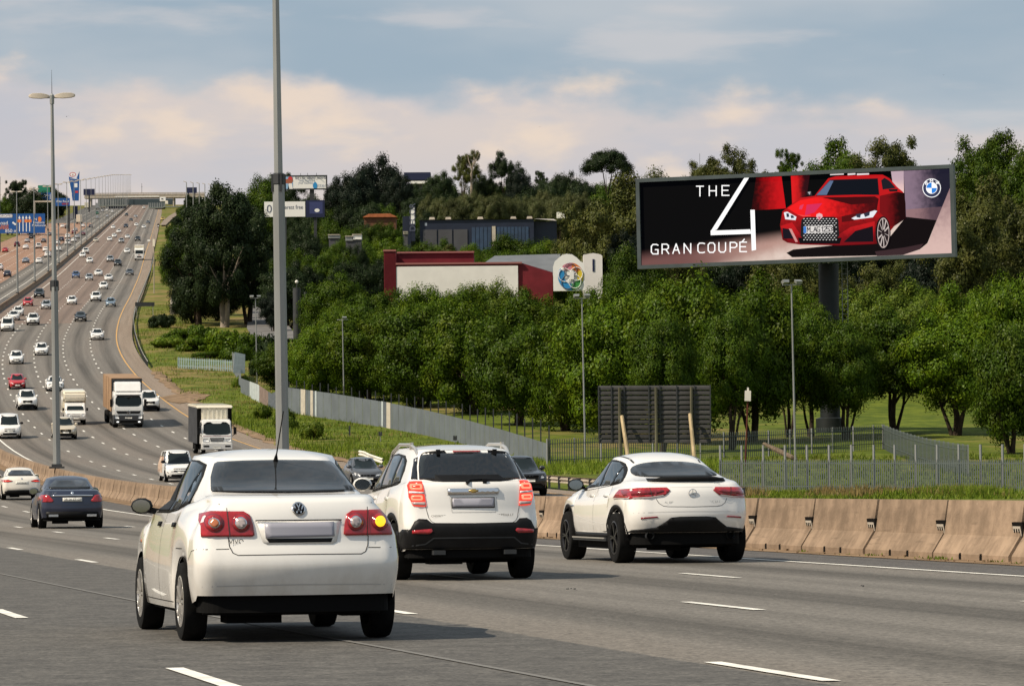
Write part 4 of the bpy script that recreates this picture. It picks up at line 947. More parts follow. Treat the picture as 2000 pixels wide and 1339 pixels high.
# low slip-road flyover edges: slab, screen panels and abutment
for (xa, xb, yy, ya, yb, lab) in ((192, 246, 401.5, 388, 407, 'grey slip road viaduct with screen panels left of the crest'), (291, 322, 405.5, 396, 417, 'grey slip road viaduct with dark underpass right of the crest')):
    Yv = 2450; kv = Yv/FPX; p = at((xa+xb)/2, yy, Yv); r2 = empty('slip_road_viaduct', p, 0, lab, 'viaduct'); w = (xb-xa)*kv
    MB().box((0, 2, 0), (w, 6, 1.5*kv)).build('deck', mat('weathered_deck', (.24, .27, .24), .8, .2), r2)
    n = int((xb-xa)/3.2)
    for i in range(n+1): MB().box((-w/2+w*i/n, -.2, (yy-ya)*.5*kv), (.5, .4, (yy-ya)*kv)).build('screen_post', M['steel'], r2)
    MB().box((0, 1.5, (yy-ya)*.5*kv), (w, .3, (yy-ya)*kv*.96)).build('screen', mat('screen_mesh', (.045, .07, .075), .8, .2), r2)
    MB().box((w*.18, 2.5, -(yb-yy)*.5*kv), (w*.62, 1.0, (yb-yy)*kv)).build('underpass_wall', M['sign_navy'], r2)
p = at(350, 404, 2450); tag(MB().box((0, 0, 0), (62*2450/FPX, 5, .5)).build('slip_road_viaduct', mat('ramp_deck', (.24, .27, .24), .8, .2)), 'thin pale ramp deck joining the viaduct on the right', 'viaduct').location = p

# ---------------------------------------------------------------- buildings on the hillside
def ribbed(name, base, period, depth_col):
    m = bpy.data.materials.new(name); m.use_nodes = True; nt = m.node_tree; t = NT(nt); b = nt.nodes['Principled BSDF']
    tc = t.n('ShaderNodeTexCoord').outputs['Object']; nz = t.noise(tc, .6, 4)
    col = t.mix(t.smooth(nz, .3, .7), base, depth_col); nt.links.new(col, b.inputs['Base Color']); b.inputs['Roughness'].default_value = .6; b.inputs['Specular IOR Level'].default_value = .2
    return m
m_redw = ribbed('red_cladding', (.17, .018, .026), 1, (.13, .014, .02)); m_wht = mat('hall_white', (.74, .71, .68), .6, .2, vary=.05, scale=.4); m_roof = mat('grey_roof', (.13, .14, .15), .6, .3, vary=.12, scale=.3)
Y = 505; k = Y/FPX; c = at(910, 560, Y); gz = terrain_z(c.x, c.y); rt = empty('hall', (c.x, Y, gz), 0, 'red clad hall with a long white front wall among the trees', 'building')
X = lambda px: (px-910)*k
Zh = lambda py: at(910, py, Y).z-gz
bz = -3
def wall(name, xa, xb, za, zb, y0, y1, m): return MB().box(((xa+xb)/2, (y0+y1)/2, (za+zb)/2), (xb-xa, y1-y0, zb-za)).build(name, m, rt)
def wallp(px0, px1, pyt, y0, y1): return wall('wall', X(px0), X(px1), bz, Zh(pyt), y0, y1, m_redw)
wallp(750, 773, 489, 0, 16)
wall('wall', X(773), X(925), bz, Zh(488), 6, 16, m_redw)
wall('wall', X(773), X(1019), bz, Zh(515), .3, 6.3, m_redw)
wall('white_front', X(774), X(1012), bz, Zh(519.5), .0, .35, m_wht)
mb = MB()
for i in range(16): mb.box((X(751.2+i*1.45), -.04, (Zh(491)+bz)/2), (.045, .08, Zh(491)-bz))
mb.build('cladding_rib', m_redw, rt)
mb = MB(); mb.prism([(X(1019), bz), (X(1080), bz), (X(1080), Zh(533)), (X(1019), Zh(514))], .3, 12); mb.build('side_wall', m_redw, rt)
for xa, xb, py, y in ((748.5, 774, 488, -.1), (773, 926, 487, 5.8), (773, 1020, 514, .0)): MB().box((X((xa+xb)/2), y+.15, Zh(py)), (X(xb)-X(xa), .5, .22)).build('coping', mat('red_coping', (.30, .12, .11), .6, .2), rt)
mb = MB(); mb.face([(X(935), 9, Zh(513)), (X(1030), 9, Zh(514)), (X(1082), 9, Zh(532)), (X(1104), 9.5, Zh(530)), (X(1125), 22, at(910, 497, Y+22).z-gz), (X(965), 22, at(910, 500, Y+22).z-gz)]); mb.build('roof', m_roof, rt)
# sign with coloured rings
c = at(1111, 560, 500); gz = terrain_z(c.x, c.y); k = 500/FPX; rt = empty('ring_sign', (c.x, 500, gz), 0, 'white rounded sign with interlaced coloured rings beside the red hall', 'sign')
Xr = lambda px: (px-1111)*k
Zr = lambda py: at(1111, py, 500).z-gz
out = [(1081, 568), (1080.5, 520), (1084, 510), (1092, 503), (1098, 498), (1107, 495.5), (1118, 497), (1127, 503), (1134, 510), (1140, 514), (1142, 525), (1142, 568)]
mb = MB(); mb.prism([(Xr(a), Zr(b)) for a, b in out], 0, .8); mb.build('board', M['sign_white'], rt)
for i, (px, py, m) in enumerate(((1113, 523, m_pinkp), (1124, 530, m_org), (1131, 541, m_yel), (1124, 553, m_gr), (1107, 553, m_bl), (1100, 540, m_bl))):
    y = -.03-.01*i; a0 = math.atan2(-(py-540), px-1115)
    mb = MB(); n = 10; P = []
    for j in range(n+1):
        a = a0-.62+1.24*j/n; P.append((Xr(1115)+math.cos(a)*25*k, Zr(540)+math.sin(a)*27*k))
    for j in range(n, -1, -1):
        a = a0-.62+1.24*j/n; P.append((Xr(1115)+math.cos(a)*13*k, Zr(540)+math.sin(a)*14*k))
    mb.face([(p[0], y, p[1]) for p in P]); mb.build('ring', m, rt)
for i in range(5):
    a = i*2*math.pi/5+.4; mb = MB(); pts = [(Xr(1115)+(12*math.cos(a)+12*math.cos(b))*k, -.12-i*.004, Zr(540)+(13*math.sin(a)+13*math.sin(b))*k) for b in np.linspace(0, 2*math.pi, 20)]; mb.tube(pts, .05, 5, False); mb.build('ring_outline', M['sign_ink'] if i % 2 else M['sign_white'], rt)
mb = MB(); mb.box((Xr(1117), -.15, Zr(538)), (8*k, .1, 15*k)); mb.build('panel', M['sign_white'], rt)
c = at(1160, 560, 512); gz = terrain_z(c.x, c.y); k = 512/FPX; rt = empty('hall', (c.x, 512, gz), 0, 'white gabled hall end to the right of the ring sign', 'building')
mb = MB(); mb.prism([((a-1160)*k, at(1160, b, 512).z-gz) for a, b in ((1140, 590), (1140, 497), (1160, 494), (1174, 497), (1177, 500), (1177, 590))], 0, 14); mb.build('wall', m_wht, rt)
MB().box(((1159.5-1160)*k, -.02, at(1160, 518, 512).z-gz), (4*k, .1, 24*k)).build('window', M['sign_navy'], rt)
# long dark blue building
Y = 745; k = Y/FPX; c = at(945, 470, Y); gz = terrain_z(c.x, c.y); rt = empty('warehouse', (c.x, Y, gz), 0, 'long dark blue flat-roofed building with blue glazing', 'building')
X = lambda px: (px-945)*k
Zh = lambda py: at(945, py, Y).z-gz
m_navy = mat('navy_cladding', (.016, .022, .042), .5, .3, vary=.15, scale=.3); m_wing = mat('grey_wall', (.075, .075, .085), .7, .2, vary=.1, scale=.3); m_pane = mat('blue_glazing', (.018, .042, .085), .15, .6, vary=.3, scale=.5)
wall('wall', X(820), X(1043), -4, Zh(429), 0, 14, m_navy); wall('wall', X(1043), X(1088), -4, Zh(432), 2, 14, m_navy)
wall('parapet', X(786), X(802), -4, Zh(420), 1, 10, m_navy)
for a in range(0, 3): wall('bay', X(826+a*30), X(853+a*30), -4, Zh(447.5), -.15, .0, m_wing)
for a, b in ((921, 960), (970, 1033)):
    n = int((b-a)/7)
    for i in range(n): wall('pane', X(a+(b-a)*i/n)+.05, X(a+(b-a)*(i+1)/n)-.05, -3, Zh(443.5), -.12, 0.02, m_pane)
wall('column', X(961), X(968), -3, Zh(442), -.14, .02, M['concrete_light'])
mb = MB(); mb.face([(X(820), -.3, Zh(428.6)), (X(1043), -.3, Zh(428)), (X(1088), 1.8, Zh(431)), (X(1084), 13, Zh(420)), (X(820), 13, Zh(424.5))]); mb.build('roof', mat('pale_roof', (.40, .37, .33), .8, .2, vary=.15, scale=.4), rt)
for px in (843, 875, 938, 1003, 1035): 
    mb = MB(); mb.prism([(X(px-6), Zh(425)), (X(px+6), Zh(425)), (X(px+4.5), Zh(420.5)), (X(px-4.5), Zh(420.5))], 4, 8); mb.build('roof_vent', M['concrete_light'], rt)
for px in (1092, 1100): MB().box((X(px), 1, Zh(421)), (.8, .8, 1.2)).build('roof_tank', M['paint_line'], rt)
mb = MB(); mb.prism([(X(803), Zh(470)), (X(811), Zh(470)), (X(811), Zh(404)), (X(803), Zh(408))], -.9, -.2); mb.build('sign_tower', m_navy, rt)
mb = MB(); mb.prism([(X(803), Zh(437)), (X(810), Zh(436)), (X(810), Zh(405)), (X(803), Zh(409))], -1.0, -.9); mb.build('sign_panel', M['sign_white'], rt)
o = put_text(rt, 'DECOR', X(806.5), Zh(424), 1.6, M['sign_ink'], -1.05); o.rotation_euler = (R(90), R(-90), 0); rect(rt, 'sign_mark', X(830), Zh(440), X(834), Zh(434), M['letter_grey'])
# orange tiled roof house, far dark roof on the skyline, small white sheds
c = at(742, 428, 800); gz = terrain_z(c.x, 800); k = 800/FPX; rt = empty('house', (c.x, 800, gz), 0, 'low house with an orange tiled roof half hidden in trees', 'building'); Zq = lambda py: at(742, py, 800).z-gz
mb = MB(); mb.prism([(-34*k, Zq(424)), (34*k, Zq(424)), (20*k, Zq(417)), (-22*k, Zq(417.5))], 0, 8); mb.build('roof', mat('orange_tiles', (.36, .12, .05), .8, .2, vary=.2, scale=.8), rt); MB().box((0, 4, Zq(424)/2-2), (62*k, 7, Zq(424)+4)).build('wall', mat('terracotta_wall', (.13, .06, .035), .8, .2, vary=.15), rt)
c = at(815, 352, 1500); gz = terrain_z(c.x, 1500); k = 1500/FPX; rt = empty('warehouse', (c.x, 1500, gz), 0, 'dark flat roofed building on the skyline between trees', 'building'); Zq = lambda py: at(815, py, 1500).z-gz
MB().box((0, 5, Zq(344)), (52*k, 10, 15*k)).build('roof', M['sign_navy'], rt); MB().box((6*k, 3, Zq(356)), (38*k, 6, 5*k)).build('wall', M['sign_white'], rt)
MB().box((0, 6, Zq(375)), (40*k, 8, 33*k)).build('base', m_wing, rt)
for i, (px, py, w_, h_) in enumerate(((652, 462, 22, 6), (697, 463, 18, 9), (682, 466, 15, 8), (792, 455, 9, 4))):
    c = at(px, py, 640 if i < 3 else 740); k = c.y/FPX; gz = terrain_z(c.x, c.y); rt = empty('shed', (c.x, c.y, gz), 0, ['low pale carport roof at the left of the yard', 'white box van body parked in the yard by the hill trees', 'grey shed beside the white box body in the yard', 'tiny pale shed left of the dark blue building', 'pale flat roof right of the dark blue building'][i], 'building')
    MB().box((0, 1.5, c.z-gz), (w_*k, 3, h_*k)).build('wall', [M['steel'], M['sign_white'], M['steel'], M['concrete_light'], M['concrete_light']][i], rt); MB().box((0, 1.5, (c.z-gz-h_*k/2)/2), (w_*k*.9, 2.6, max(.5, c.z-gz-h_*k/2))).build('base', m_wing, rt); MB().box((0, 1.5, c.z-gz+h_*k*.5+.06), (w_*k*1.06, 3.3, .12)).build('roof', M['concrete_light'], rt)
# blue roofed shelters far left and striped posts
for i, (x0, y0, x1, y1, x2, y2) in enumerate(((-30, 398, 10, 402, 30, 414), (8, 408, 32, 413, 30, 417))):
    Yq = 1500; c = at((x0+x1)/2, y1, Yq); gz = terrain_z(c.x, Yq); k = Yq/FPX; rt = empty('shelter', (c.x, Yq, gz), 0, ['blue canopy roof at the left picture edge', 'turquoise canopy roof beside the dark tree on the left'][i], 'building')
    z = lambda py: at((x0+x1)/2, py, Yq).z-gz
    mb = MB(); q = [((x0-(x0+x1)/2)*k, z(y0)), ((x1-(x0+x1)/2)*k, z(y1)), ((x2-(x0+x1)/2)*k, z(y2)), ((x0-(x0+x1)/2)*k, z(y2+1))]; mb.prism(q, 0, 6); mb.build('roof', m_bl if i == 0 else mt('print_turquoise', (.04, .33, .52)), rt)
    MB().box((0, 3, z(y2)/2), ((x1-x0)*.7*k, 4, z(y2))).build('wall', M['concrete_light'], rt)
c = at(42, 412, 1480); gz = terrain_z(c.x, 1480); k = 1480/FPX; rt = empty('striped_hoarding', (c.x, 1480, gz), 0, 'row of brown and white striped panels by the turquoise canopy', 'fence')
for i in range(9): MB().box(((i-4)*1.9*k, .01*i, at(42, 411+abs(i-6)*.8, 1480).z-gz-4), (1.6*k, .3, 9+i*.1)).build('panel', M['sign_white'] if i % 2 else mt('panel_brown', (.10, .05, .03)), rt)
# thin far masts, and birds
for px, yt, yb, Yq, lab in ((277, 358, 380, 2700, 'thin mast standing behind the bridge'), (1367, 300, 345, 700, 'thin mast behind the left half of the big billboard'), (1, 345, 420, 1400, 'thin mast at the left edge of the picture')):
    a = at(px, yb, Yq); b = at(px, yt, Yq); gz = min(a.z, terrain_z(a.x, Yq)); rt = empty('mast', (a.x, Yq, gz), 0, lab, 'mast'); r = .9*Yq/FPX*.6
    MB().tube([(0, 0, 0), (0, 0, b.z-gz)], [r, r*.6], 6).build('post', M['dark_steel'], rt); MB().bar((-r*3, 0, b.z-gz-2.5), (r*3, 0, b.z-gz-2.5), r).build('cross_arm', M['steel'], rt)
for i, px in enumerate((345+22, 380, 392, 403, 414)):
    Yq = 1900+i*90; p = ground_at(px, Yq); top = at(px, 356+i*1.2, Yq).z; rt = empty('street_lamp', p, 0, 'small single-arm street lamp on the far slip road', 'lamp post', 'street lamps on the far slip road')
    MB().tube([(0, 0, 0), (0, 0, top-p.z)], [.3, .2], 6).build('post', M['steel'], rt); MB().bar((0, 0, top-p.z), (-1.5, 0, top-p.z+.5), .3).build('luminaire', M['concrete_light'], rt)
for px, py, lab in ((130, 228, 'small dark bird in the sky right of the lamp head'), (1843, 147, 'tiny bird in the sky above the billboard'), (1055, 248, 'tiny bird in the middle of the sky')):
    p = at(px, py, 520 if px < 500 else 900); mb = MB()
    mb.face([(0, -.16, 0), (-.3, .02, .10), (-.27, .12, .09), (0, .05, .02)]); mb.face([(0, -.16, 0), (.3, .02, .10), (.27, .12, .09), (0, .05, .02)]); mb.tube([(0, -.22, 0), (0, -.1, .02), (0, .1, .02), (0, .26, 0)], [.01, .045, .045, .01], 6)
    tag(mb.build('bird', M['under']), lab, 'bird', 'birds in the sky').location = p
# ---------------------------------------------------------------- trees
def leaf_material(name, dark, light, warm=None):
    m = bpy.data.materials.new(name); m.use_nodes = True; nt = m.node_tree; t = NT(nt); nt.nodes.clear()
    tc = t.n('ShaderNodeTexCoord').outputs['Object']; oi = t.n('ShaderNodeObjectInfo').outputs['Random']
    geo = t.n('ShaderNodeNewGeometry'); isl = geo.outputs['Random Per Island']
    col = t.mix(isl, dark, light)
    cl = t.noise(tc, 3.2, 3)
    col = t.mix(t.math('MULTIPLY', t.smooth(cl, .45, .7), .5), col, warm or light)
    f = t.math('ADD', t.math('MULTIPLY', oi, .5), .75); col = t.mix(1.0, col, t.comb(f, f, t.math('MULTIPLY', f, .95)), 'MULTIPLY')
    d = t.n('ShaderNodeBsdfDiffuse', {'Color': col}); tr = t.n('ShaderNodeBsdfTranslucent', {'Color': col})
    gl = t.n('ShaderNodeBsdfGlossy', {'Color': (1, 1, 1, 1), 'Roughness': .45})
    a = t.n('ShaderNodeMixShader', {0: .16, 1: d.outputs[0], 2: tr.outputs[0]}); b = t.n('ShaderNodeMixShader', {0: .008, 1: a.outputs[0], 2: gl.outputs[0]})
    t.n('ShaderNodeOutputMaterial', {0: b.outputs[0]}); return m
LM = {'green': leaf_material('leaf_green', (.026, .056, .004), (.080, .134, .006), (.132, .160, .008)),
      'mid': leaf_material('leaf_mid', (.019, .042, .004), (.056, .098, .006), (.090, .116, .008)),
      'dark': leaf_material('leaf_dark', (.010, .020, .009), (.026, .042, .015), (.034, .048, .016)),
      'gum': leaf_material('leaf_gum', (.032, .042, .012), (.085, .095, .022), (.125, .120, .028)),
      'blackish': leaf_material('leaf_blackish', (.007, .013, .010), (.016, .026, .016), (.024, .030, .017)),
      'bright': leaf_material('leaf_bright', (.05, .09, .010), (.125, .18, .018), (.18, .20, .026)),
      'grass': leaf_material('grass_blades', (.065, .11, .010), (.155, .215, .020), (.22, .20, .05)),
      'drygrass': leaf_material('grass_dry', (.13, .10, .035), (.25, .19, .08), (.20, .13, .05)),
      'reed': leaf_material('reed_green', (.040, .052, .018), (.085, .095, .036), (.115, .110, .045))}
M['bark'] = mat('bark', (.045, .034, .025), .95, .1, vary=.35, scale=3); M['bark_pale'] = mat('bark_pale', (.24, .20, .16), .9, .1, vary=.3, scale=2)
def crown_mesh(seed, kind, nclump, nleaf, leaf):
    """unit crown: x,y radius about 1, z from 0 (underside) to about 1.75; leaf clumps in an uneven shell with gaps"""
    r = np.random.default_rng(seed); C = []; Rr = []
    k = 0
    while len(C) < nclump:
        d = r.normal(size=3); d /= np.linalg.norm(d)
        if kind == 'round':
            rad = r.uniform(.5, .92) if r.random() < .8 else r.uniform(.1, .5); c = d*rad*np.array([1, 1, .86]); c[2] = c[2]+.80
            if c[2] < .05: continue
            rc = r.uniform(.17, .31)
        elif kind == 'tall':
            h = r.uniform(0, 1); w = (.42+.62*math.sin(math.pi*min(1, h*.8+.12)))*(1 if h < .85 else .75); a = r.uniform(0, 6.283); q = math.sqrt(r.random())*w
            c = np.array([q*math.cos(a)*.85, q*math.sin(a)*.85, .05+h*1.75]); rc = r.uniform(.14, .24)
        elif kind == 'gum':
            # few heavy puffs on separate limbs, with sky between them
            if k % 8 == 0: a = r.uniform(0, 6.283); q = r.uniform(.2, .8); ctr = np.array([q*math.cos(a), q*math.sin(a), r.uniform(.35, 1.55)])
            c = ctr+r.normal(size=3)*np.array([.24, .24, .16]); rc = r.uniform(.13, .24)
        elif kind == 'umbrella':
            a = r.uniform(0, 6.283); q = math.sqrt(r.random()); c = np.array([q*.95*math.cos(a), q*.95*math.sin(a), .55+.85*math.sqrt(max(0, 1-q*q))*r.uniform(.55, 1)]); rc = r.uniform(.15, .27)
        elif kind == 'willow':
            a = r.uniform(0, 6.283); q = r.uniform(.3, .95); c = np.array([q*math.cos(a), q*math.sin(a), 1.45-.5*q*q]); rc = r.uniform(.16, .26)
        else:
            a = r.uniform(0, 6.283); q = math.sqrt(r.random())*.85; c = np.array([q*math.cos(a), q*math.sin(a), r.uniform(.1, .75)*(1-.45*q)]); rc = r.uniform(.2, .36)
        C.append(c); Rr.append(rc); k += 1
    C = np.array(C); Rr = np.array(Rr); N = nclump*nleaf
    ci = np.repeat(np.arange(nclump), nleaf); d = r.normal(size=(N, 3)); d /= np.linalg.norm(d, axis=1)[:, None]
    rad = Rr[ci]*(r.random(N)**.45)*r.uniform(.8, 1.2, N); pos = C[ci]+d*rad[:, None]*np.array([1, 1, .82])
    if kind == 'willow':
        dr = r.random(N)**1.3*.85*(r.random(N) < .7); pos[:, 2] -= dr; pos[:, 2] = np.maximum(pos[:, 2], .02)
    cd_ = (C-np.array([0, 0, .7])); cd_ /= np.linalg.norm(cd_, axis=1)[:, None]+1e-6; nrm = d*1.15+cd_[ci]*.55+r.normal(size=(N, 3))*.42+np.array([0, 0, .15]); nrm /= np.linalg.norm(nrm, axis=1)[:, None]
    t1 = np.cross(nrm, r.normal(size=(N, 3))); t1 /= np.linalg.norm(t1, axis=1)[:, None]; t2 = np.cross(nrm, t1)
    s = leaf*r.uniform(.6, 1.35, N)[:, None]; asp = .62
    if kind == 'willow': t1 = np.tile(np.array([0, 0, 1.0]), (N, 1))+.25*t1; asp = .3
    V = np.stack([pos-t1*s, pos+t2*s*asp-t1*s*.1, pos+t1*s, pos-t2*s*asp+t1*s*.1], 1).reshape(-1, 3)
    me = bpy.data.meshes.new('crown'); me.vertices.add(N*4); me.vertices.foreach_set('co', V.ravel().astype('f4'))
    me.loops.add(N*4); me.loops.foreach_set('vertex_index', np.arange(N*4, dtype='i4')); me.polygons.add(N); me.polygons.foreach_set('loop_start', np.arange(0, N*4, 4, dtype='i4'))
    me.update(calc_edges=True); me.materials.append(LM['green']); return me
def trunk_mesh(seed, kind):
    """unit-height trunk and limbs: z 0..1 is the clear trunk, limbs reach on into the crown (crown base at z=1, unit radius)"""
    r = random.Random(seed); mb = MB(); stems = {'round': 3, 'tall': 2, 'gum': 2, 'umbrella': 1, 'willow': 2, 'bush': 3}[kind]
    for s in range(stems):
        a = r.uniform(0, 6.28); e = .22*s; p = Vector((.05*math.cos(a)*s, .05*math.sin(a)*s, -.15)); P = [p]
        for i in range(4): P.append(P[-1]+Vector((e*math.cos(a)*.3+r.uniform(-.04, .04), e*math.sin(a)*.3+r.uniform(-.04, .04), .34)))
        w = .085/(1+.35*s); mb.tube(P, [w*1.5, w*1.1, w, w*.85, w*.7], 7)
        for k in range(4):
            b = a+k*1.57+r.uniform(-.5, .5); q = P[-1] if k < 2 else P[3]; Q = [q]
            for i in range(3): Q.append(Q[-1]+Vector((math.cos(b)*.22, math.sin(b)*.22, .26+r.uniform(-.05, .1))))
            mb.tube(Q, [w*.6, w*.45, w*.3, w*.12], 5, False)
    return mb.mesh('trunk', M['bark'], smooth=60)
CM = {}
for kind, n, (nc, nl, lf) in (('round', 5, (110, 480, .0225)), ('tall', 2, (120, 380, .022)), ('gum', 4, (95, 400, .0215)), ('umbrella', 2, (80, 400, .024)), ('bush', 3, (30, 300, .055))):
    CM[kind] = [(crown_mesh(11+i*7+len(kind), kind, nc, nl, lf), trunk_mesh(3+i, kind)) for i in range(n)]
tree_no = [0]
def tree(px, ytop, wpx, Y, kind, leaf, label, clear=.22, group=None, base=None, bark='bark', name=None, cat='tree', depth=1.0):
    """placed by the picture column of its trunk, the row of its crown's top, its crown's width and its distance"""
    p = ground_at(px, Y); p.z = terrain_z(p.x, p.y) if base is None else base; top = at(px, ytop, Y); p.x = at(px, (ytop+860)/2, Y).x
    H = max(1.0, top.z-p.z); r = wpx*.5*Y/FPX; c0 = max(clear*H, H-{'round': 2.7, 'gum': 2.7, 'umbrella': 1.5, 'tall': 6.0, 'willow': 3.5, 'bush': 2.0}[kind]*r); i = tree_no[0]; tree_no[0] += 1
    cme, tme = CM[kind][i % len(CM[kind])]
    nm = name or {'round': 'tree', 'tall': 'tree', 'gum': 'gum_tree', 'umbrella': 'tree', 'willow': 'willow_tree', 'bush': 'bush'}[kind]
    rt = empty(nm, p, rnd.uniform(0, 6.28), label, cat, group)
    t_ = link('trunk', tme, rt); th = max(c0, .25*H); th = min(th, (c0+.62*(H-c0))/1.95) if th > .3*H else th; q_ = r*(.8 if kind == 'tall' else .62); t_.scale = (q_, q_, th)
    t_.material_slots[0].link = 'OBJECT'; t_.material_slots[0].material = M[bark]
    c = link('crown', cme, rt); zt = {'round': 1.74, 'tall': 1.95, 'gum': 1.78, 'umbrella': 1.52, 'willow': 1.62, 'bush': .95}[kind]
    c.location = (0, 0, c0); c.scale = (r, r*depth, (H-c0)/zt)
    c.material_slots[0].link = 'OBJECT'; c.material_slots[0].material = LM[leaf]
    return rt
GP = 'park trees behind the boundary fence'
front = [  # px, top, width, distance, kind, leaf, clear, label
    (630, 618, 150, 372, 'round', 'green', 0.03, 'bushy green tree just right of the tall lamp post, above the sheet fence'),
    (720, 596, 195, 362, 'round', 'green', 0.03, 'bushy green tree behind the floodlight pole left of centre'),
    (820, 588, 218, 352, 'round', 'mid', 0.03, 'leafy tree below the left end of the white hall front'),
    (925, 575, 218, 340, 'round', 'green', 0.03, 'leafy tree below the middle of the white hall front'),
    (1010, 590, 206, 322, 'round', 'mid', 0.03, 'broad leafy tree with a patch of lawn under it, below the red side wall'),
    (1105, 588, 195, 312, 'round', 'green', 0.03, 'leafy tree behind the floodlight pole, below the ring sign'),
    (1195, 556, 241, 300, 'round', 'green', 0.03, 'big leafy tree behind the left part of the slatted sign back'),
    (1292, 600, 150, 272, 'round', 'mid', .12, 'tree added to cast shade, right behind the slatted sign back'),  # added so that its shade falls on the ground to the right
    (1345, 512, 270, 288, 'round', 'green', 0.10, 'tallest full green tree, its top overlapping the left lower edge of the billboard'),
    (1470, 520, 232, 292, 'round', 'green', 0.10, 'big green tree under the number on the billboard'),
    (1540, 600, 130, 300, 'round', 'mid', .24, 'small shaded tree with several stems, behind the white meter box'),
    (1648, 605, 150, 294, 'round', 'mid', .22, 'shaded tree hiding the middle of the billboard pole'),
    (1425, 590, 150, 276, 'round', 'mid', .16, 'shaded tree with forked stems just right of the slatted sign back'),
    (1585, 575, 162, 300, 'round', 'mid', 0.23, 'shaded tree in front of the billboard pole'),
    (1745, 592, 205, 305, 'round', 'mid', 0.25, 'leafy tree with a clear dark trunk on the lawn, right of the billboard pole'),
    (1868, 585, 237, 300, 'round', 'green', 0.19, 'broad tree with forked leaning trunks on the lawn at the right'),
    (1975, 612, 183, 266, 'round', 'mid', 0.06, 'dense low-hanging tree at the right edge, nearest the fence'),
    (2040, 600, 183, 280, 'round', 'mid', 0.14, 'leafy tree cut by the right edge of the picture')]
for px, yt, w, Y, kind, lf, cl, lab in front: tree(px, yt, w, Y, kind, lf, lab, cl, GP)
mid = [(640, 545, 120, 470, 'round', 'mid', 'tree crown right of the globe pillar'), (655, 528, 140, 460, 'round', 'mid', 'mid-green tree left of the red hall, below the yard'), (742, 548, 150, 430, 'round', 'mid', 'mid-green tree at the foot of the red hall corner'),
       (835, 545, 150, 420, 'round', 'green', 'mid-row tree touching the left lower edge of the white hall front'), (905, 548, 130, 424, 'round', 'green', 'mid-row tree touching the middle of the white hall front'), (962, 536, 130, 440, 'round', 'bright', 'light green tree rising against the white hall front'), (1040, 556, 150, 420, 'round', 'green', 'mid-row tree at the foot of the red side wall'),
       (1150, 545, 140, 400, 'round', 'green', 'mid-row tree right under the ring sign'), (1228, 528, 150, 390, 'round', 'mid', 'mid-row tree left of the billboard frame corner'),
       (1290, 540, 150, 370, 'round', 'bright', 'light green tree against the lower left billboard corner'), (1690, 545, 170, 385, 'round', 'bright', 'bright green tree right behind the billboard pole'), (1790, 538, 190, 380, 'round', 'bright', 'bright green tree below the right half of the billboard'), (1890, 530, 190, 372, 'round', 'green', 'green tree below the right end of the billboard'), (1985, 516, 190, 360, 'round', 'green', 'tall green tree at the right edge below the gum trees'), (1640, 520, 120, 400, 'gum', 'gum', 'loose olive tree behind the top of the billboard pole'), (1745, 515, 140, 420, 'gum', 'gum', 'loose olive tree just under the billboard, right of its pole')]
for px, yt, w, Y, kind, lf, lab in mid: tree(px, yt, w, Y, kind, lf, lab, .12, GP)
GH = 'trees on the hillside'
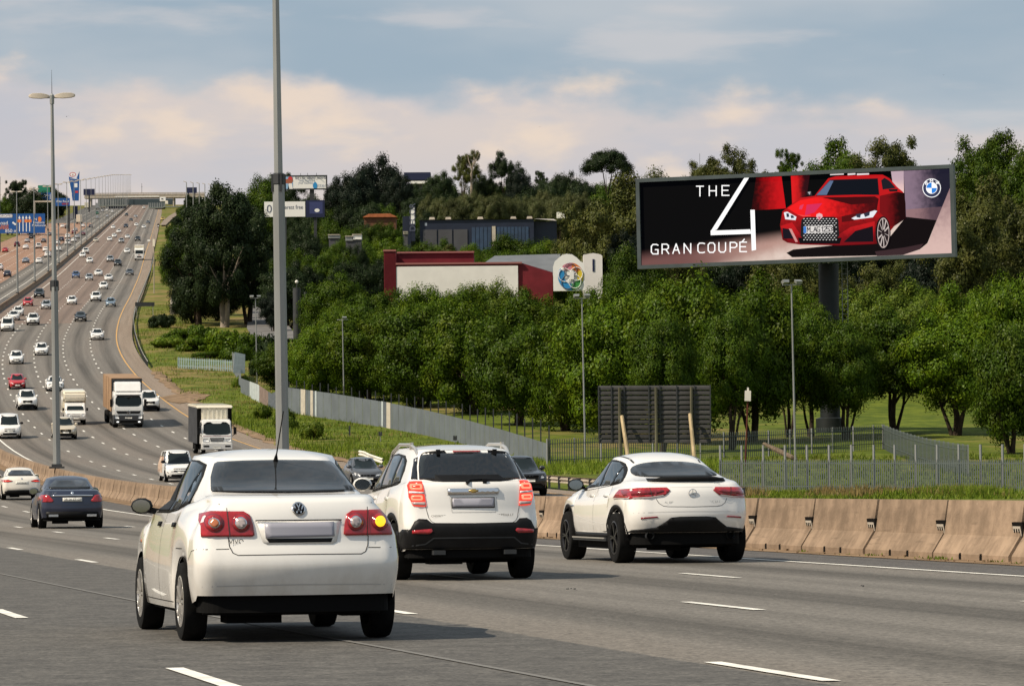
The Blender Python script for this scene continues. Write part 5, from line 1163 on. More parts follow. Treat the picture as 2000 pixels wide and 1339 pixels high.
hill = [ # around the buildings and up to the skyline
    (560, 470, 120, 620, 'round', 'mid', 'hillside tree right of the tall lamp post'), (625, 488, 120, 600, 'round', 'mid', 'hillside tree below the yard'), (690, 500, 110, 560, 'round', 'dark', 'dark hillside tree left of the red hall'), (560, 520, 130, 540, 'round', 'dark', 'dark tree behind the globe pillar'),
    (604, 450, 110, 700, 'round', 'dark', 'dark tree below the white interest board'), (665, 428, 90, 820, 'round', 'mid', 'round green tree left of the orange roof'), (722, 426, 70, 765, 'round', 'mid', 'small green tree under the orange roof'), (758, 427, 66, 770, 'round', 'mid', 'small green tree right under the orange roof end'), (655, 467, 60, 612, 'round', 'mid', 'green tree right below the pale carport roof'), (693, 470, 60, 605, 'round', 'dark', 'dark tree right below the white box van body'), (815, 356, 60, 1380, 'round', 'dark', 'dark tree under the far skyline roof'), (760, 452, 100, 690, 'round', 'green', 'leafy tree in front of the dark blue building at its left'), (700, 462, 90, 655, 'round', 'mid', 'leafy tree beside the yard'),
    (830, 468, 110, 640, 'round', 'mid', 'leafy tree covering the left foot of the dark blue building'), (885, 474, 100, 650, 'gum', 'gum', 'olive tree in front of the dark blue building'), (860, 462, 80, 655, 'round', 'mid', 'leafy tree hiding the foot of the grey wall bays'), (925, 465, 80, 660, 'round', 'green', 'leafy tree hiding the foot of the blue glazing'), (945, 476, 110, 655, 'round', 'mid', 'tree below the dark blue building, middle'), (1005, 452, 120, 670, 'round', 'mid', 'rounded tree in front of the blue glazing'), (1065, 460, 110, 650, 'round', 'green', 'tree at the right foot of the dark blue building'),
    (975, 486, 120, 570, 'round', 'green', 'light tree behind the grey roof of the red hall'), (1040, 484, 120, 575, 'round', 'green', 'tree behind the grey roof, left of the ring sign'), (1110, 478, 120, 590, 'round', 'mid', 'tree behind the ring sign'), (905, 478, 90, 600, 'round', 'green', 'tree above the red parapet'),
    (1180, 395, 150, 560, 'gum', 'gum', 'dark olive gum tree left of the billboard'), (1225, 345, 170, 520, 'gum', 'gum', 'tall olive gum tree beside the billboard frame'), (1232, 430, 100, 515, 'round', 'blackish', 'dark tree below the olive gum left of the billboard'), (1290, 318, 150, 560, 'round', 'gum', 'yellowish rounded tree above the left end of the billboard'), (1240, 470, 130, 470, 'round', 'mid', 'tree right of the white gabled hall'),
    (1140, 455, 90, 620, 'gum', 'gum', 'olive tree above the white gabled hall'),
    (1430, 275, 100, 600, 'gum', 'gum', 'open-crowned gum tree above the number on the billboard'), (1375, 312, 70, 620, 'gum', 'gum', 'small gum tree left of the open-crowned one above the billboard'), (1538, 290, 42, 600, 'gum', 'mid', 'slim tree above the middle of the billboard'), (1630, 278, 135, 590, 'gum', 'mid', 'broad gum tree above the billboard, right of the middle'), (1700, 316, 90, 600, 'gum', 'gum', 'low gum tree behind the top edge of the billboard'), (1768, 272, 125, 570, 'gum', 'gum', 'yellow-olive gum tree above the right part of the billboard'),
    (1885, 268, 150, 520, 'gum', 'mid', 'tall gum tree just right of the billboard top corner'), (1965, 264, 140, 500, 'gum', 'mid', 'tall gum tree at the upper right edge'), (1930, 330, 170, 470, 'gum', 'gum', 'dark gum tree right of the billboard'), (1890, 400, 160, 440, 'gum', 'gum', 'gum tree beside the lower right billboard corner'), (1990, 380, 150, 450, 'gum', 'gum', 'gum tree at the right edge, level with the billboard'), (2030, 300, 150, 480, 'gum', 'mid', 'gum tree cut by the right picture edge'),
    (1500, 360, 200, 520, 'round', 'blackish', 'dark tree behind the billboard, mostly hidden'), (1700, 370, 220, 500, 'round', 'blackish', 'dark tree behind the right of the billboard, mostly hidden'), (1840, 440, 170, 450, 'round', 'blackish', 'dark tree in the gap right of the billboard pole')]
for px, yt, w, Y, kind, lf, lab in hill: tree(px, yt, w*(1.25 if kind == 'gum' else 1.05), Y, kind, lf, lab, .10, GH)
sky_row = [ # skyline
    (505, 352, 120, 1000, 'round', 'mid', .05, 'green skyline tree left of the tall lamp post'), (560, 334, 75, 1250, 'gum', 'dark', .05, 'small dark skyline tree above the white advert'), (520, 332, 90, 1050, 'round', 'mid', .05, 'rounded green skyline tree behind the tall lamp post'), (600, 372, 80, 1000, 'round', 'dark', .05, 'dark tree right below the hillside advert'), (470, 375, 80, 980, 'round', 'dark', .05, 'dark skyline tree behind the tall gum on the verge'),
    (735, 294, 125, 1020, 'round', 'blackish', .1, 'big dark domed tree on the skyline, tallest left of centre'), (690, 318, 100, 1010, 'round', 'blackish', .1, 'dark tree on the left shoulder of the big domed one'), (778, 330, 70, 1000, 'round', 'blackish', .1, 'dark tree on the right shoulder of the big domed one'), (655, 350, 60, 1015, 'round', 'blackish', .05, 'low dark tree right of the hillside advert'),
    (725, 385, 90, 930, 'round', 'dark', .05, 'dark tree at the foot of the big domed tree'), (860, 330, 70, 1100, 'round', 'dark', .05, 'dark skyline tree left of the bare one'), (910, 292, 55, 1080, 'gum', 'gum', .4, 'thin ragged skyline tree with bare branches'), (985, 300, 70, 1080, 'gum', 'dark', .35, 'loose dark skyline tree right of the ragged one'), (1015, 328, 70, 1060, 'round', 'blackish', .1, 'dark rounded skyline tree right of the loose one'), (945, 335, 60, 1090, 'round', 'dark', .1, 'dark skyline tree between the ragged and the loose one'),
    (1060, 332, 25, 1150, 'gum', 'dark', .1, 'tiny lone skyline tree'), (1105, 325, 70, 1100, 'round', 'dark', .05, 'dark skyline tree left of the big domed one near the billboard'), (1080, 345, 70, 1080, 'round', 'dark', .05, 'low dark skyline tree'), (1190, 290, 100, 1000, 'umbrella', 'dark', .1, 'big domed skyline tree nearest the billboard'), (1140, 340, 80, 980, 'round', 'dark', .05, 'dark tree under the big domed one near the billboard'), (1185, 360, 90, 960, 'round', 'mid', .05, 'green tree below the big domed one near the billboard'),
    (820, 375, 80, 950, 'round', 'dark', .05, 'tree below the dark skyline roof'), (870, 372, 90, 940, 'round', 'dark', .05, 'tree in the belt below the skyline, left'), (1035, 360, 110, 960, 'round', 'dark', .05, 'tree in the belt below the skyline, right'), (790, 410, 80, 860, 'round', 'mid', .05, 'tree above the sign tower of the dark blue building')]
for px, yt, w, Y, kind, lf, cl, lab in sky_row: tree(px, yt, w, Y, kind, lf, lab, cl, GH)
# belt of reedy grey-green trees above the dark blue building
for i in range(17):
    px = 850+i*18+rnd.uniform(-6, 6); tree(px, 372+rnd.uniform(-8, 10), 62, 860+rnd.uniform(-30, 30), 'round', 'reed', 'slim grey-green tree in the belt above the dark blue building', .02, 'slim trees in a belt')
for i, (px, yt) in enumerate(((640, 420), (610, 408), (770, 425), (840, 408), (1120, 400), (1150, 385))): tree(px, yt, 80, 850+i*6, 'round', ['mid', 'dark'][i % 2], ['green tree under the dark billboard', 'tree right of the white interest board', 'tree left of the white sign tower', 'tree behind the sign tower of the dark blue building', 'tree right behind the dark blue building', 'tree between the reedy belt and the billboard gums'][i], .05, GH)
# the tall dark tree on the left verge and its neighbours
tree(438, 346, 190, 545, 'tall', 'dark', 'tall dark tree between the hill road and the tall lamp post', .16, 'verge trees', bark='bark_pale', depth=.8)
tree(388, 392, 150, 552, 'tall', 'dark', 'dark tree joined to the left of the tall verge tree', .12, 'verge trees'); tree(486, 398, 140, 556, 'tall', 'dark', 'dark tree joined to the right of the tall verge tree', .14, 'verge trees')
tree(362, 425, 100, 590, 'round', 'mid', 'green tree leaning over the outer verge of the hill road', .05, 'verge trees'); tree(380, 505, 120, 560, 'round', 'dark', 'dark low tree at the foot of the tall verge tree', .05, 'verge trees'); tree(425, 545, 90, 570, 'round', 'dark', 'dark bush-like tree left of the pale trunks', .05, 'verge trees'); tree(520, 470, 90, 600, 'round', 'blackish', 'black shaded tree over the side road', .3, 'verge trees'); tree(345, 470, 70, 640, 'round', 'mid', 'small green tree beside the outer guard rail', .05, 'verge trees'); tree(535, 560, 60, 520, 'round', 'blackish', 'dark tree right of the side road behind the lamp post', .15, 'verge trees')
# left roadside
tree(62, 362, 90, 1430, 'round', 'dark', 'big dark tree at the far left above the blue lane sign', .03, 'roadside trees on the left'); tree(24, 352, 40, 1440, 'gum', 'dark', 'dark tree behind the left of the lane sign', .03, 'roadside trees on the left'); tree(38, 350, 30, 1445, 'gum', 'dark', 'small dark treetop above the far left tree', .03, 'roadside trees on the left'); tree(15, 380, 50, 1435, 'round', 'mid', 'green tree at the left edge above the canopy roofs', .03, 'roadside trees on the left'); tree(110, 362, 50, 1950, 'round', 'dark', 'dark tree behind the tall median lamp post', .03, 'roadside trees on the left'); tree(95, 358, 40, 1900, 'round', 'dark', 'dark tree behind the green board', .03, 'roadside trees on the left')
for i, px in enumerate((372, 390, 405)): tree(px, 378+i*2, 26, 2300, 'round', 'dark', ['dark bush under the right-hand sign back', 'dark bush on the far slip road bend', 'dark bush where the slip road meets the tall tree'][i], .02, 'bushes by the slip road', name='bush', cat='bush')
# verge bushes
GB2 = 'bushes on the verge'
for px, yt, w, Y, lf, lab in ((318, 608, 60, 545, 'dark', 'dark bush beside the pavement bend'), (345, 640, 70, 500, 'mid', 'green bush below the tan retaining wall'), (395, 628, 70, 500, 'mid', 'green bush left of the pale weeping one'), (330, 655, 80, 480, 'bright', 'bright green bush at the left of the bush row'), (385, 655, 90, 470, 'green', 'yellowish green bush in the bush row'), (440, 635, 90, 465, 'green', 'pale weeping bush in the bush row'), (490, 640, 80, 450, 'mid', 'green bush beside the floodlight pole'), (525, 650, 70, 430, 'dark', 'dark bush left of the tall lamp post foot'), (460, 665, 70, 445, 'mid', 'low bush above the pale blue fence'), (515, 690, 60, 410, 'dark', 'dark bush behind the fence corner'), (575, 660, 90, 400, 'mid', 'bush right of the tall lamp post'), (405, 685, 60, 450, 'mid', 'low bush behind the pale blue fence')):
    tree(px, yt, w, Y, 'bush', lf, lab, .0, GB2, cat='bush')
for px, yt, w, Y, lf, lab in ((512, 785, 46, 335, 'bright', 'low bright bush on the grass bank left of the tall post'), (560, 795, 50, 318, 'bright', 'low bright bush on the grass bank right of the tall post'), (470, 728, 36, 388, 'bright', 'small bush at the corner of the grey sheet fence'), (610, 815, 60, 300, 'bright', 'spreading low bush on the grass bank under the sheet fence')):
    tree(px, yt, w, Y, 'bush', lf, lab, .0, 'low bushes on the grass bank', cat='bush')
# the rest of the dense hillside foliage, one tree at a time
LMK = [(560, 'the tall lamp post'), (600, 'the globe pillar'), (665, 'the left floodlight pole'), (715, 'the red hall end'), (770, 'the red hall corner'), (830, 'the white wall start'), (890, 'the white wall middle'), (945, 'the white wall third quarter'), (1000, 'the white wall end'), (1055, 'the red side wall'),
       (1110, 'the ring sign'), (1160, 'the middle floodlight pole'), (1210, 'the slatted sign'), (1270, 'the billboard edge'), (1330, 'the billboard lettering start'), (1395, 'the big numeral foot'), (1460, 'the big numeral stem'), (1530, 'the red car front'), (1600, 'the right floodlight pole'), (1650, 'the billboard pole'), (1720, 'the red car windscreen'), (1780, 'the red car rear'), (1825, 'the round emblem'), (1880, 'the far billboard edge'), (1940, 'the lawn corner'), (2010, 'the right picture edge')]
def lm(px): return min(LMK, key=lambda a: abs(a[0]-px))[1]
def fill(lab, grp, Y, xs, tops, w, kinds, leaves, jit=14):
    for i, px in enumerate(xs):
        tree(px+rnd.uniform(-jit, jit), tops[i % len(tops)]+rnd.uniform(-9, 9), w*rnd.uniform(.85, 1.25), Y+rnd.uniform(-14, 14), kinds[i % len(kinds)], leaves[i % len(leaves)], lab+(', in line with '+lm(px) if px > 550 else ''), .04, grp)
fill('leafy tree behind the front park trees', 'second row of park trees', 378, range(570, 1620, 62), (655, 640, 648), 120, ('round',), ('mid', 'green', 'mid'))
fill('leafy tree on the slope below the hall', 'third row of park trees', 440, range(655, 1240, 56), (578, 570, 585), 105, ('round',), ('green', 'mid', 'mid'))
fill('leafy slope tree behind the billboard', 'trees behind the billboard pole', 430, range(1250, 2040, 66), (560, 545, 552), 120, ('round',), ('mid', 'green', 'green'))
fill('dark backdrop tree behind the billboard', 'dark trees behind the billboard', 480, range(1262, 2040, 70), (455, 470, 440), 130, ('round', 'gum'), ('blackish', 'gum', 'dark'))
fill('leafy tree below the yard sheds', 'trees below the yard', 585, range(556, 800, 42), (486, 500, 476), 84, ('round',), ('mid', 'dark', 'mid'))
fill('leafy tree between the two big halls', 'trees between the two halls', 600, range(790, 1200, 46), (486, 492, 480), 84, ('round',), ('mid', 'green', 'mid'))
fill('tree on the upper slope', 'trees on the upper slope', 780, range(560, 830, 36), (446, 438, 452), 62, ('round',), ('mid', 'dark', 'green'))
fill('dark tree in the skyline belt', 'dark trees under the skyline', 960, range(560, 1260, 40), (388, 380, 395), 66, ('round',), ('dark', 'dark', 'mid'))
fill('small green tree along the slip road', 'trees along the slip road', 1250, range(338, 410, 11), (432, 425, 428), 26, ('round',), ('mid', 'dark'), 3)
fill('small dark tree by the far slip road bend', 'trees along the slip road', 1750, range(345, 410, 13), (412, 408), 22, ('round',), ('dark', 'mid'), 3)
fill('dark tree on the ridge', 'trees along the ridge', 1120, range(836, 1270, 36), (352, 344, 357), 64, ('round',), ('dark', 'mid', 'dark'))
fill('olive tree showing over the billboard top', 'olive trees over the billboard', 640, range(1365, 1880, 64), (322, 314, 326), 112, ('round', 'gum'), ('gum', 'mid'))
# bare branches of the ragged skyline tree
p = ground_at(925, 1078); p.z = at(925, 338, 1078).z; mb = MB(); k = 1078/FPX
for pts in (((0, 0), (4, -20), (12, -44)), ((3, -15), (10, -26), (16, -40)), ((1, -8), (-5, -24), (-7, -36)), ((6, -25), (5, -36), (7, -46))): mb.tube([Vector((a*k, 0, -b*k)) for a, b in pts], [.28, .2, .08], 5)
mb.tube([(0, 0, 0), (0, 0, p.z*-1+terrain_z(p.x, p.y))], .35, 6); tag(mb.build('bare_tree', M['bark_pale']), 'bare pale branches rising beside the ragged skyline tree', 'tree').location = p
# ---------------------------------------------------------------- long grass
def tufts(name, spots, h, leaf, n_each, spread, seed):
    r = np.random.default_rng(seed); V = []; 
    for (x, y, k) in spots:
        n = int(n_each*k)
        a = r.uniform(0, 6.283, n); q = np.sqrt(r.random(n))*spread; bx = x+q*np.cos(a); by = y+q*np.sin(a); hh = h*k*r.uniform(.45, 1.1, n)
        ln = r.normal(size=(n, 2))*.28*hh[:, None]; w = r.uniform(.012, .03, n)*1.6; ang = r.uniform(0, 3.14, n)
        for i in range(n):
            z = hgt(by[i])-.03; c, s = math.cos(ang[i])*w[i], math.sin(ang[i])*w[i]
            V += [(bx[i]-c, by[i]-s, z), (bx[i]+c, by[i]+s, z), (bx[i]+ln[i, 0], by[i]+ln[i, 1], z+hh[i])]
    V = np.array(V, 'f4'); N = len(V)//3; me = bpy.data.meshes.new(name); me.vertices.add(N*3); me.vertices.foreach_set('co', V.ravel()); me.loops.add(N*3); me.loops.foreach_set('vertex_index', np.arange(N*3, dtype='i4'))
    me.polygons.add(N); me.polygons.foreach_set('loop_start', np.arange(0, N*3, 3, dtype='i4')); me.update(calc_edges=True); me.materials.append(LM[leaf]); return tag(link(name, me), kind='stuff')
sp = []
for i in range(1500):
    px = rnd.uniform(440, 1060); Y = rnd.uniform(215, 380); p = ground_at(px, Y); o = None
    lo = road_pt(Y, 23.2)
    if p.x < lo.x+.3: continue
    q = np.interp(px, [470, 560, 750, 900, 1070], [378, 345, 320, 290, 252])
    if Y > q-1: continue
    sp.append((p.x, p.y, .5+.7*max(0, noise2(p.x*6, p.y*3)*.5+.5)))
tufts('grass', sp, .55, 'grass', 30, 1.1, 5)
sp = [(p.x, p.y, .6+.6*rnd.random()) for p in (ground_at(rnd.uniform(1380, 2060), 157+18*rnd.random()) for i in range(560))]
tufts('grass', sp, .24, 'grass', 40, .7, 6)
sp = [(p.x, p.y, .6+.5*rnd.random()) for p in (ground_at(rnd.gauss(1875, 52), rnd.uniform(160, 168)) for i in range(170))]
tufts('grass', sp, .50, 'grass', 44, .6, 16)
sp = [(p.x, p.y, .6+.6*rnd.random()) for p in (ground_at(rnd.uniform(1380, 2060), rnd.uniform(180, 260)) for i in range(260))]
tufts('grass', sp, .35, 'grass', 36, .9, 17)
sp = [(p.x, p.y, .6+.7*rnd.random()) for p in (ground_at(rnd.choice((rnd.uniform(1580, 1760), rnd.uniform(1590, 1740), rnd.uniform(1420, 1480), rnd.uniform(1780, 1990))), rnd.uniform(160, 171)) for i in range(130))]
tufts('grass', sp, .45, 'drygrass', 26, .6, 7)
sp = [(p.x, p.y, .6+.6*rnd.random()) for p in (ground_at(rnd.uniform(1060, 1430), rnd.uniform(222, 246)) for i in range(260))]
tufts('grass', sp, .5, 'grass', 30, .8, 8)
sp = []
for i in range(500):
    Y = rnd.uniform(300, 640); p = road_pt(Y, rnd.uniform(23.4, 32)); sp.append((p.x, p.y, .6+.5*rnd.random()))
tufts('grass', sp, .4, 'grass', 22, 1.3, 9); 
sp = [(p.x, p.y, .7) for p in (road_pt(rnd.uniform(290, 520), rnd.uniform(23.6, 35)) for i in range(230))]
tufts('grass', sp, .5, 'drygrass', 16, 1.4, 10)
sp = [(p.x, p.y, .5+.5*rnd.random()) for p in (road_pt(rnd.uniform(50, 75), -rnd.uniform(.05, .35)) for i in range(26))]
tufts('weeds', sp, .10, 'grass', 18, .16, 12)
mb = MB()
for px, py in ((1117, 1151), (1692, 1145)):
    p = gnd(px, py)
    for i in range(3): s_ = rnd.uniform(.008, .02); mb.box(p+Vector((rnd.uniform(-.05, .05), rnd.uniform(-.15, .15), s_*.35+.008)), (s_*rnd.uniform(1, 2.5), s_, s_*.7), rnd.uniform(0, 3))
tag(mb.build('debris', M['dark_steel']), kind='stuff')
# scraps and stones along the barrier foot
mb = MB()
for i in range(110):
    p = road_pt(rnd.uniform(46, 90), -rnd.uniform(.03, .6)); s_ = rnd.uniform(.008, .03); mb.box(p+Vector((0, 0, s_*.5+.012)), (s_*rnd.uniform(1, 2.4), s_, s_), rnd.uniform(0, 3))
tag(mb.build('gravel', m_dust), kind='stuff')
# ---------------------------------------------------------------- vehicles: a lofted shell, and panels fitted to it
def ip(x, tab): return float(np.interp(x, [a for a, b in tab], [b for a, b in tab]))
def tsort(tab): return sorted(tab)
def outline(xr, xf, w, bow_r, bow_f, rr, rf, tr, tf, nodes, NR, NC, remap=False):
    wR = w-tr; wF = w-tf; P = []
    ycr = max(.02, wR-rr); ycf = max(.02, wF-rf); xm = .5*(xr+xf)
    for i in range(NR): y = ycr*i/NR; P.append((xr+bow_r*(y/wR)**2, y))
    bx = xr+bow_r*(ycr/wR)**2
    for i in range(NC+1): a = math.pi/2*i/NC; P.append((bx+rr-rr*math.cos(a), ycr+(wR-ycr)*math.sin(a)))
    xa = bx+rr; fx = xf-bow_f*(ycf/wF)**2; xb = fx-rf
    n0, n1 = nodes[0], nodes[-1]
    for x in nodes:
        if remap: u = (x-n0)/(n1-n0); x = xa+(xb-xa)*(.03+.94*u)
        x = min(max(x, xa+.005), xb-.005)
        y = w-(tr*((xm-x)/(xm-xa))**2.2 if x < xm else tf*((x-xm)/(xb-xm))**2.2); P.append((x, y))
    for i in range(NC+1): a = math.pi/2*i/NC; P.append((fx-rf+rf*math.sin(a), ycf+(wF-ycf)*math.cos(a)))
    for i in range(NR-1, -1, -1): y = ycf*i/NR; P.append((xf-bow_f*(y/wF)**2, y))
    return P
class Car:
    def __init__(s, name, sp, body_mat, hi=True):
        s.sp = sp; s.rt = empty(name); s.kids = {}; s.hi = hi
        s.shell(body_mat)
    def shell(s, bmat):
        sp = s.sp; hi = s.hi; NR, NC = (9, 6) if hi else (4, 3); na = 14 if hi else 7; ns = 9 if hi else 4
        xwr, xwf, ra, zc = sp['xwr'], sp['xwf'], sp['ra'], sp['rw']
        nodes = []
        for xw in (xwr, xwf):
            nodes.append(xw-ra-.012)
            for i in range(na+1): nodes.append(xw-ra*math.cos(math.pi*i/na))
            nodes.append(xw+ra+.012)
            if xw == xwr: nodes += [xwr+ra+.012+(xwf-xwr-2*ra-.024)*i/ns for i in range(1, ns)]
        zs = sp['zs']; sill = sp['sill']
        def zb(x):
            for xw in (xwr, xwf):
                if abs(x-xw) <= ra+1e-6: return zc+math.sqrt(max(0, ra*ra-(x-xw)**2))*.98
            if x < xwr: return sp['zbr']+(sill-sp['zbr'])*max(0, (x-(xwr-ra-.4))/.4)*.5 if x > xwr-ra-.4 else sp['zbr']
            if x > xwf: return sp['zbf']
            return sill
        rows = []; pr = tsort(sp['profR']); pf = tsort(sp['profF']); wp = sp['wprof']
        T = [0, .06, .16, .28, .40, .52, .64, .75, .85, .93, 1.0] if hi else [0, .15, .35, .55, .75, .9, 1.0]
        zrt = ip(sp['profR'][-1][1], zs); 
        for tt in T:
            zr = sp['zbr']+(ip(pr[-1][1], zs)-sp['zbr'])*tt; zf = sp['zbf']+(ip(pf[-1][1], zs)-sp['zbf'])*tt
            o = outline(ip(zr, pr), ip(zf, pf), sp['w']*ip(tt, wp), sp['bow_r'], sp['bow_f'], sp['rr'], sp['rf'], sp['tr'], sp['tf'], nodes, NR, NC)
            r = []
            for i, (x, y) in enumerate(o):
                b = zb(x)
                if i < NR+NC: b = sp['zbr']; 
                if i > len(o)-NR-NC-1: b = sp['zbf']
                top = ip(x, zs)
                if 'rt' in sp and tt > .66 and x < sp['rx']: y *= 1-sp['rt']*((tt-.66)/.34)**1.25*min(1, (sp['rx']-x)/.45)
                r.append(Vector((x, y, b+(top-b)*tt)))
            rows.append(r)
        g = sp['gh']; base = None; roof = g['roof']; cr = g['crown']
        def gring(f):
            xr = g['xr0']+(g['xr1']-g['xr0'])*f**g.get('pr', 1.0); xf = g['xf0']+(g['xf1']-g['xf0'])*f**g.get('pf', 1.0)
            w = g['w0']+(g['w1']-g['w0'])*f**1.25
            o = outline(xr, xf, w, g['bow_r']*(1-.3*f), g['bow_f'], g['rr'], g['rf'], g.get('tr', .05), g.get('tf', .06), nodes, NR, NC, True)
            r = []
            for x, y in o:
                x0 = x; b = ip(x, zs)+g['dz']; top = ip(x, roof)-cr
                r.append(Vector((x, y, b+(top-b)*f)))
            return r
        base = gring(0.0); sh = rows[-1]
        for a in ((.06, .2, .45, .75) if hi else (.1, .5)):
            rows.append([p.lerp(q, a)+Vector((0, 0, sp['deck']*math.sin(math.pi*min(1, a+.1))**.6*min(1, (p-q).length/.5))) for p, q in zip(sh, base)])
        F = (0, .12, .28, .46, .64, .80, .92, 1.0) if hi else (0, .3, .65, 1.0)
        for f in F: rows.append(gring(f) if f else base)
        top = rows[-1]; xc = (g['xr1']+g['xf1'])/2
        for s_ in ((.965, .90, .78, .58, .34, .12, .01) if hi else (.92, .6, .02)):
            r = []
            for p in top:
                x = xc+(p.x-xc)*(s_ if s_ < .5 else .5+.5*(s_-.5)/.5 if False else s_); r.append(Vector((x, p.y*s_, ip(x, roof)-cr*s_**2.6)))
            rows.append(r)
        s.ring0 = rows[0]
        full = []
        for r in rows:
            m = [Vector((p.x, -p.y, p.z)) for p in r[1:-1]][::-1]; full.append(r+m)
        mb = MB(); mb.grid(full, True); me = mb.mesh('body', bmat)
        bm = bmesh.new(); bm.from_mesh(me); bmesh.ops.remove_doubles(bm, verts=bm.verts, dist=2e-4); bmesh.ops.recalc_face_normals(bm, faces=bm.faces)
        if sum(f.normal.z for f in bm.faces if f.calc_center_median().z > sp['gh']['roof'][0][1]) < 0: bmesh.ops.reverse_faces(bm, faces=bm.faces)
        bm.to_mesh(me); s.bvh = BVHTree.FromBMesh(bm); bm.free()
        me.polygons.foreach_set('use_smooth', [True]*len(me.polygons)); me.set_sharp_from_angle(angle=R(50))
        s.body = link('body', me, s.rt)
    AX = {'R': (Vector((-6, 0, 0)), Vector((1, 0, 0))), 'F': (Vector((6, 0, 0)), Vector((-1, 0, 0))), 'L': (Vector((0, 4, 0)), Vector((0, -1, 0))), 'S': (Vector((0, -4, 0)), Vector((0, 1, 0))), 'T': (Vector((0, 0, 5)), Vector((0, 0, -1)))}
    def hit(s, ax, a, b):
        o, d = s.AX[ax]
        p = {'R': Vector((o.x, a, b)), 'F': Vector((o.x, a, b)), 'L': Vector((a, o.y, b)), 'S': Vector((a, o.y, b)), 'T': Vector((a, b, o.z))}[ax]
        h, n, i, dist = s.bvh.ray_cast(p, d)
        k = 0; sgn = 1 if a > 0 else -1; ca = 0.0 if ax in 'RF' else a
        while h is None and k < 60:      # off the silhouette: step back onto it
            k += 1
            if ax in 'RF':
                if k > 3 or abs(a) < .5: b += .012 if b < .8 else -.012
                a -= sgn*.012
                p = Vector((p.x, a, b))
            elif ax in 'LS': b += .012 if b < .8 else -.012; p = Vector((a, p.y, b))
            else: a *= .98; b *= .98; p = Vector((a, b, p.z))
            h, n, i, dist = s.bvh.ray_cast(p, d)
        if h is None: h, n, i, dist = s.bvh.find_nearest(p+d*4)
        if n.dot(d) > 0: n = -n
        return h, n
    def patch(s, name, ax, out, m, off=.004, step=.07, parent=None, thick=.012):
        """panel with the given outline laid onto the shell"""
        P = []
        for a, b in zip(out, out[1:]+out[:1]):
            L = math.hypot(b[0]-a[0], b[1]-a[1]); n = max(1, int(L/step))
            P += [(a[0]+(b[0]-a[0])*i/n, a[1]+(b[1]-a[1])*i/n) for i in range(n)]
        nb = len(P); x0, x1 = min(p[0] for p in P), max(p[0] for p in P); y0, y1 = min(p[1] for p in P), max(p[1] for p in P)
        pts = [Vector(p) for p in P]
        def inside(x, y):
            c = False; j = nb-1
            for i in range(nb):
                if (P[i][1] > y) != (P[j][1] > y) and x < (P[j][0]-P[i][0])*(y-P[i][1])/(P[j][1]-P[i][1])+P[i][0]: c = not c
                j = i
            return c
        gx = x0+step*.5
        while gx < x1:
            gy = y0+step*.5
            while gy < y1:
                if inside(gx, gy) and min((gx-p[0])**2+(gy-p[1])**2 for p in P) > (step*.45)**2: pts.append(Vector((gx, gy)))
                gy += step
            gx += step
        v, e, f, *_ = delaunay_2d_cdt(pts, [(i, (i+1) % nb) for i in range(nb)], [], 1, 1e-5)
        mb = MB(); d = s.AX[ax][1]; V = []
        for q in v: h, n = s.hit(ax, q.x, q.y); V.append(h+n*off)
        mb.v = [tuple(p) for p in V]; mb.f = [tuple(t) for t in f]; mb.m = [0]*len(f)
        cnt = {}
        for t in f:
            for i in range(3):
                k = (t[i], t[(i+1) % 3]); cnt[k] = 1
        for (a, b) in list(cnt):
            if (b, a) not in cnt:
                i = len(mb.v); mb.v += [tuple(V[a]+d*thick), tuple(V[b]+d*thick)]; mb.f.append((a, b, i+1, i)); mb.m.append(0)
        me = mb.mesh(name, m); bm = bmesh.new(); bm.from_mesh(me)
        for fa in bm.faces:
            if len(fa.verts) == 3:
                fa.normal_update()
                if fa.normal.dot(d) > 0: fa.normal_flip()
        bm.to_mesh(me); bm.free()
        me.polygons.foreach_set('use_smooth', [len(p.vertices) == 3 for p in me.polygons])
        return link(name, me, parent or s.rt)
    def both(s, name, ax, out, m, **k):
        """the panel and its mirror image on the other side"""
        if ax in 'LS': return [s.patch(name, 'L', out, m, **k), s.patch(name, 'S', out, m, **k)]
        return [s.patch(name, ax, out, m, **k), s.patch(name, ax, [(-a, b) for a, b in out], m, **k)]
    def seam(s, ax, pts, w=.007, m=None, name='panel_gap', off=.0015, parent=None):
        mb = MB(); P = []
        for a, b in zip(pts[:-1], pts[1:]):
            n = max(1, int(math.hypot(b[0]-a[0], b[1]-a[1])/.06)); P += [(a[0]+(b[0]-a[0])*i/n, a[1]+(b[1]-a[1])*i/n) for i in range(n)]
        P.append(pts[-1]); rows = []
        for i, p in enumerate(P):
            q = P[min(i+1, len(P)-1)]; r = P[max(i-1, 0)]; dx, dy = q[0]-r[0], q[1]-r[1]; L = math.hypot(dx, dy) or 1
            nx, ny = -dy/L*w/2, dx/L*w/2; row = []
            for sg in (-1, 1): h, n = s.hit(ax, p[0]+sg*nx, p[1]+sg*ny); row.append(h+n*off)
            rows.append(row)
        mb.grid(rows); return mb.build(name, m or M['seam'], parent or s.rt)
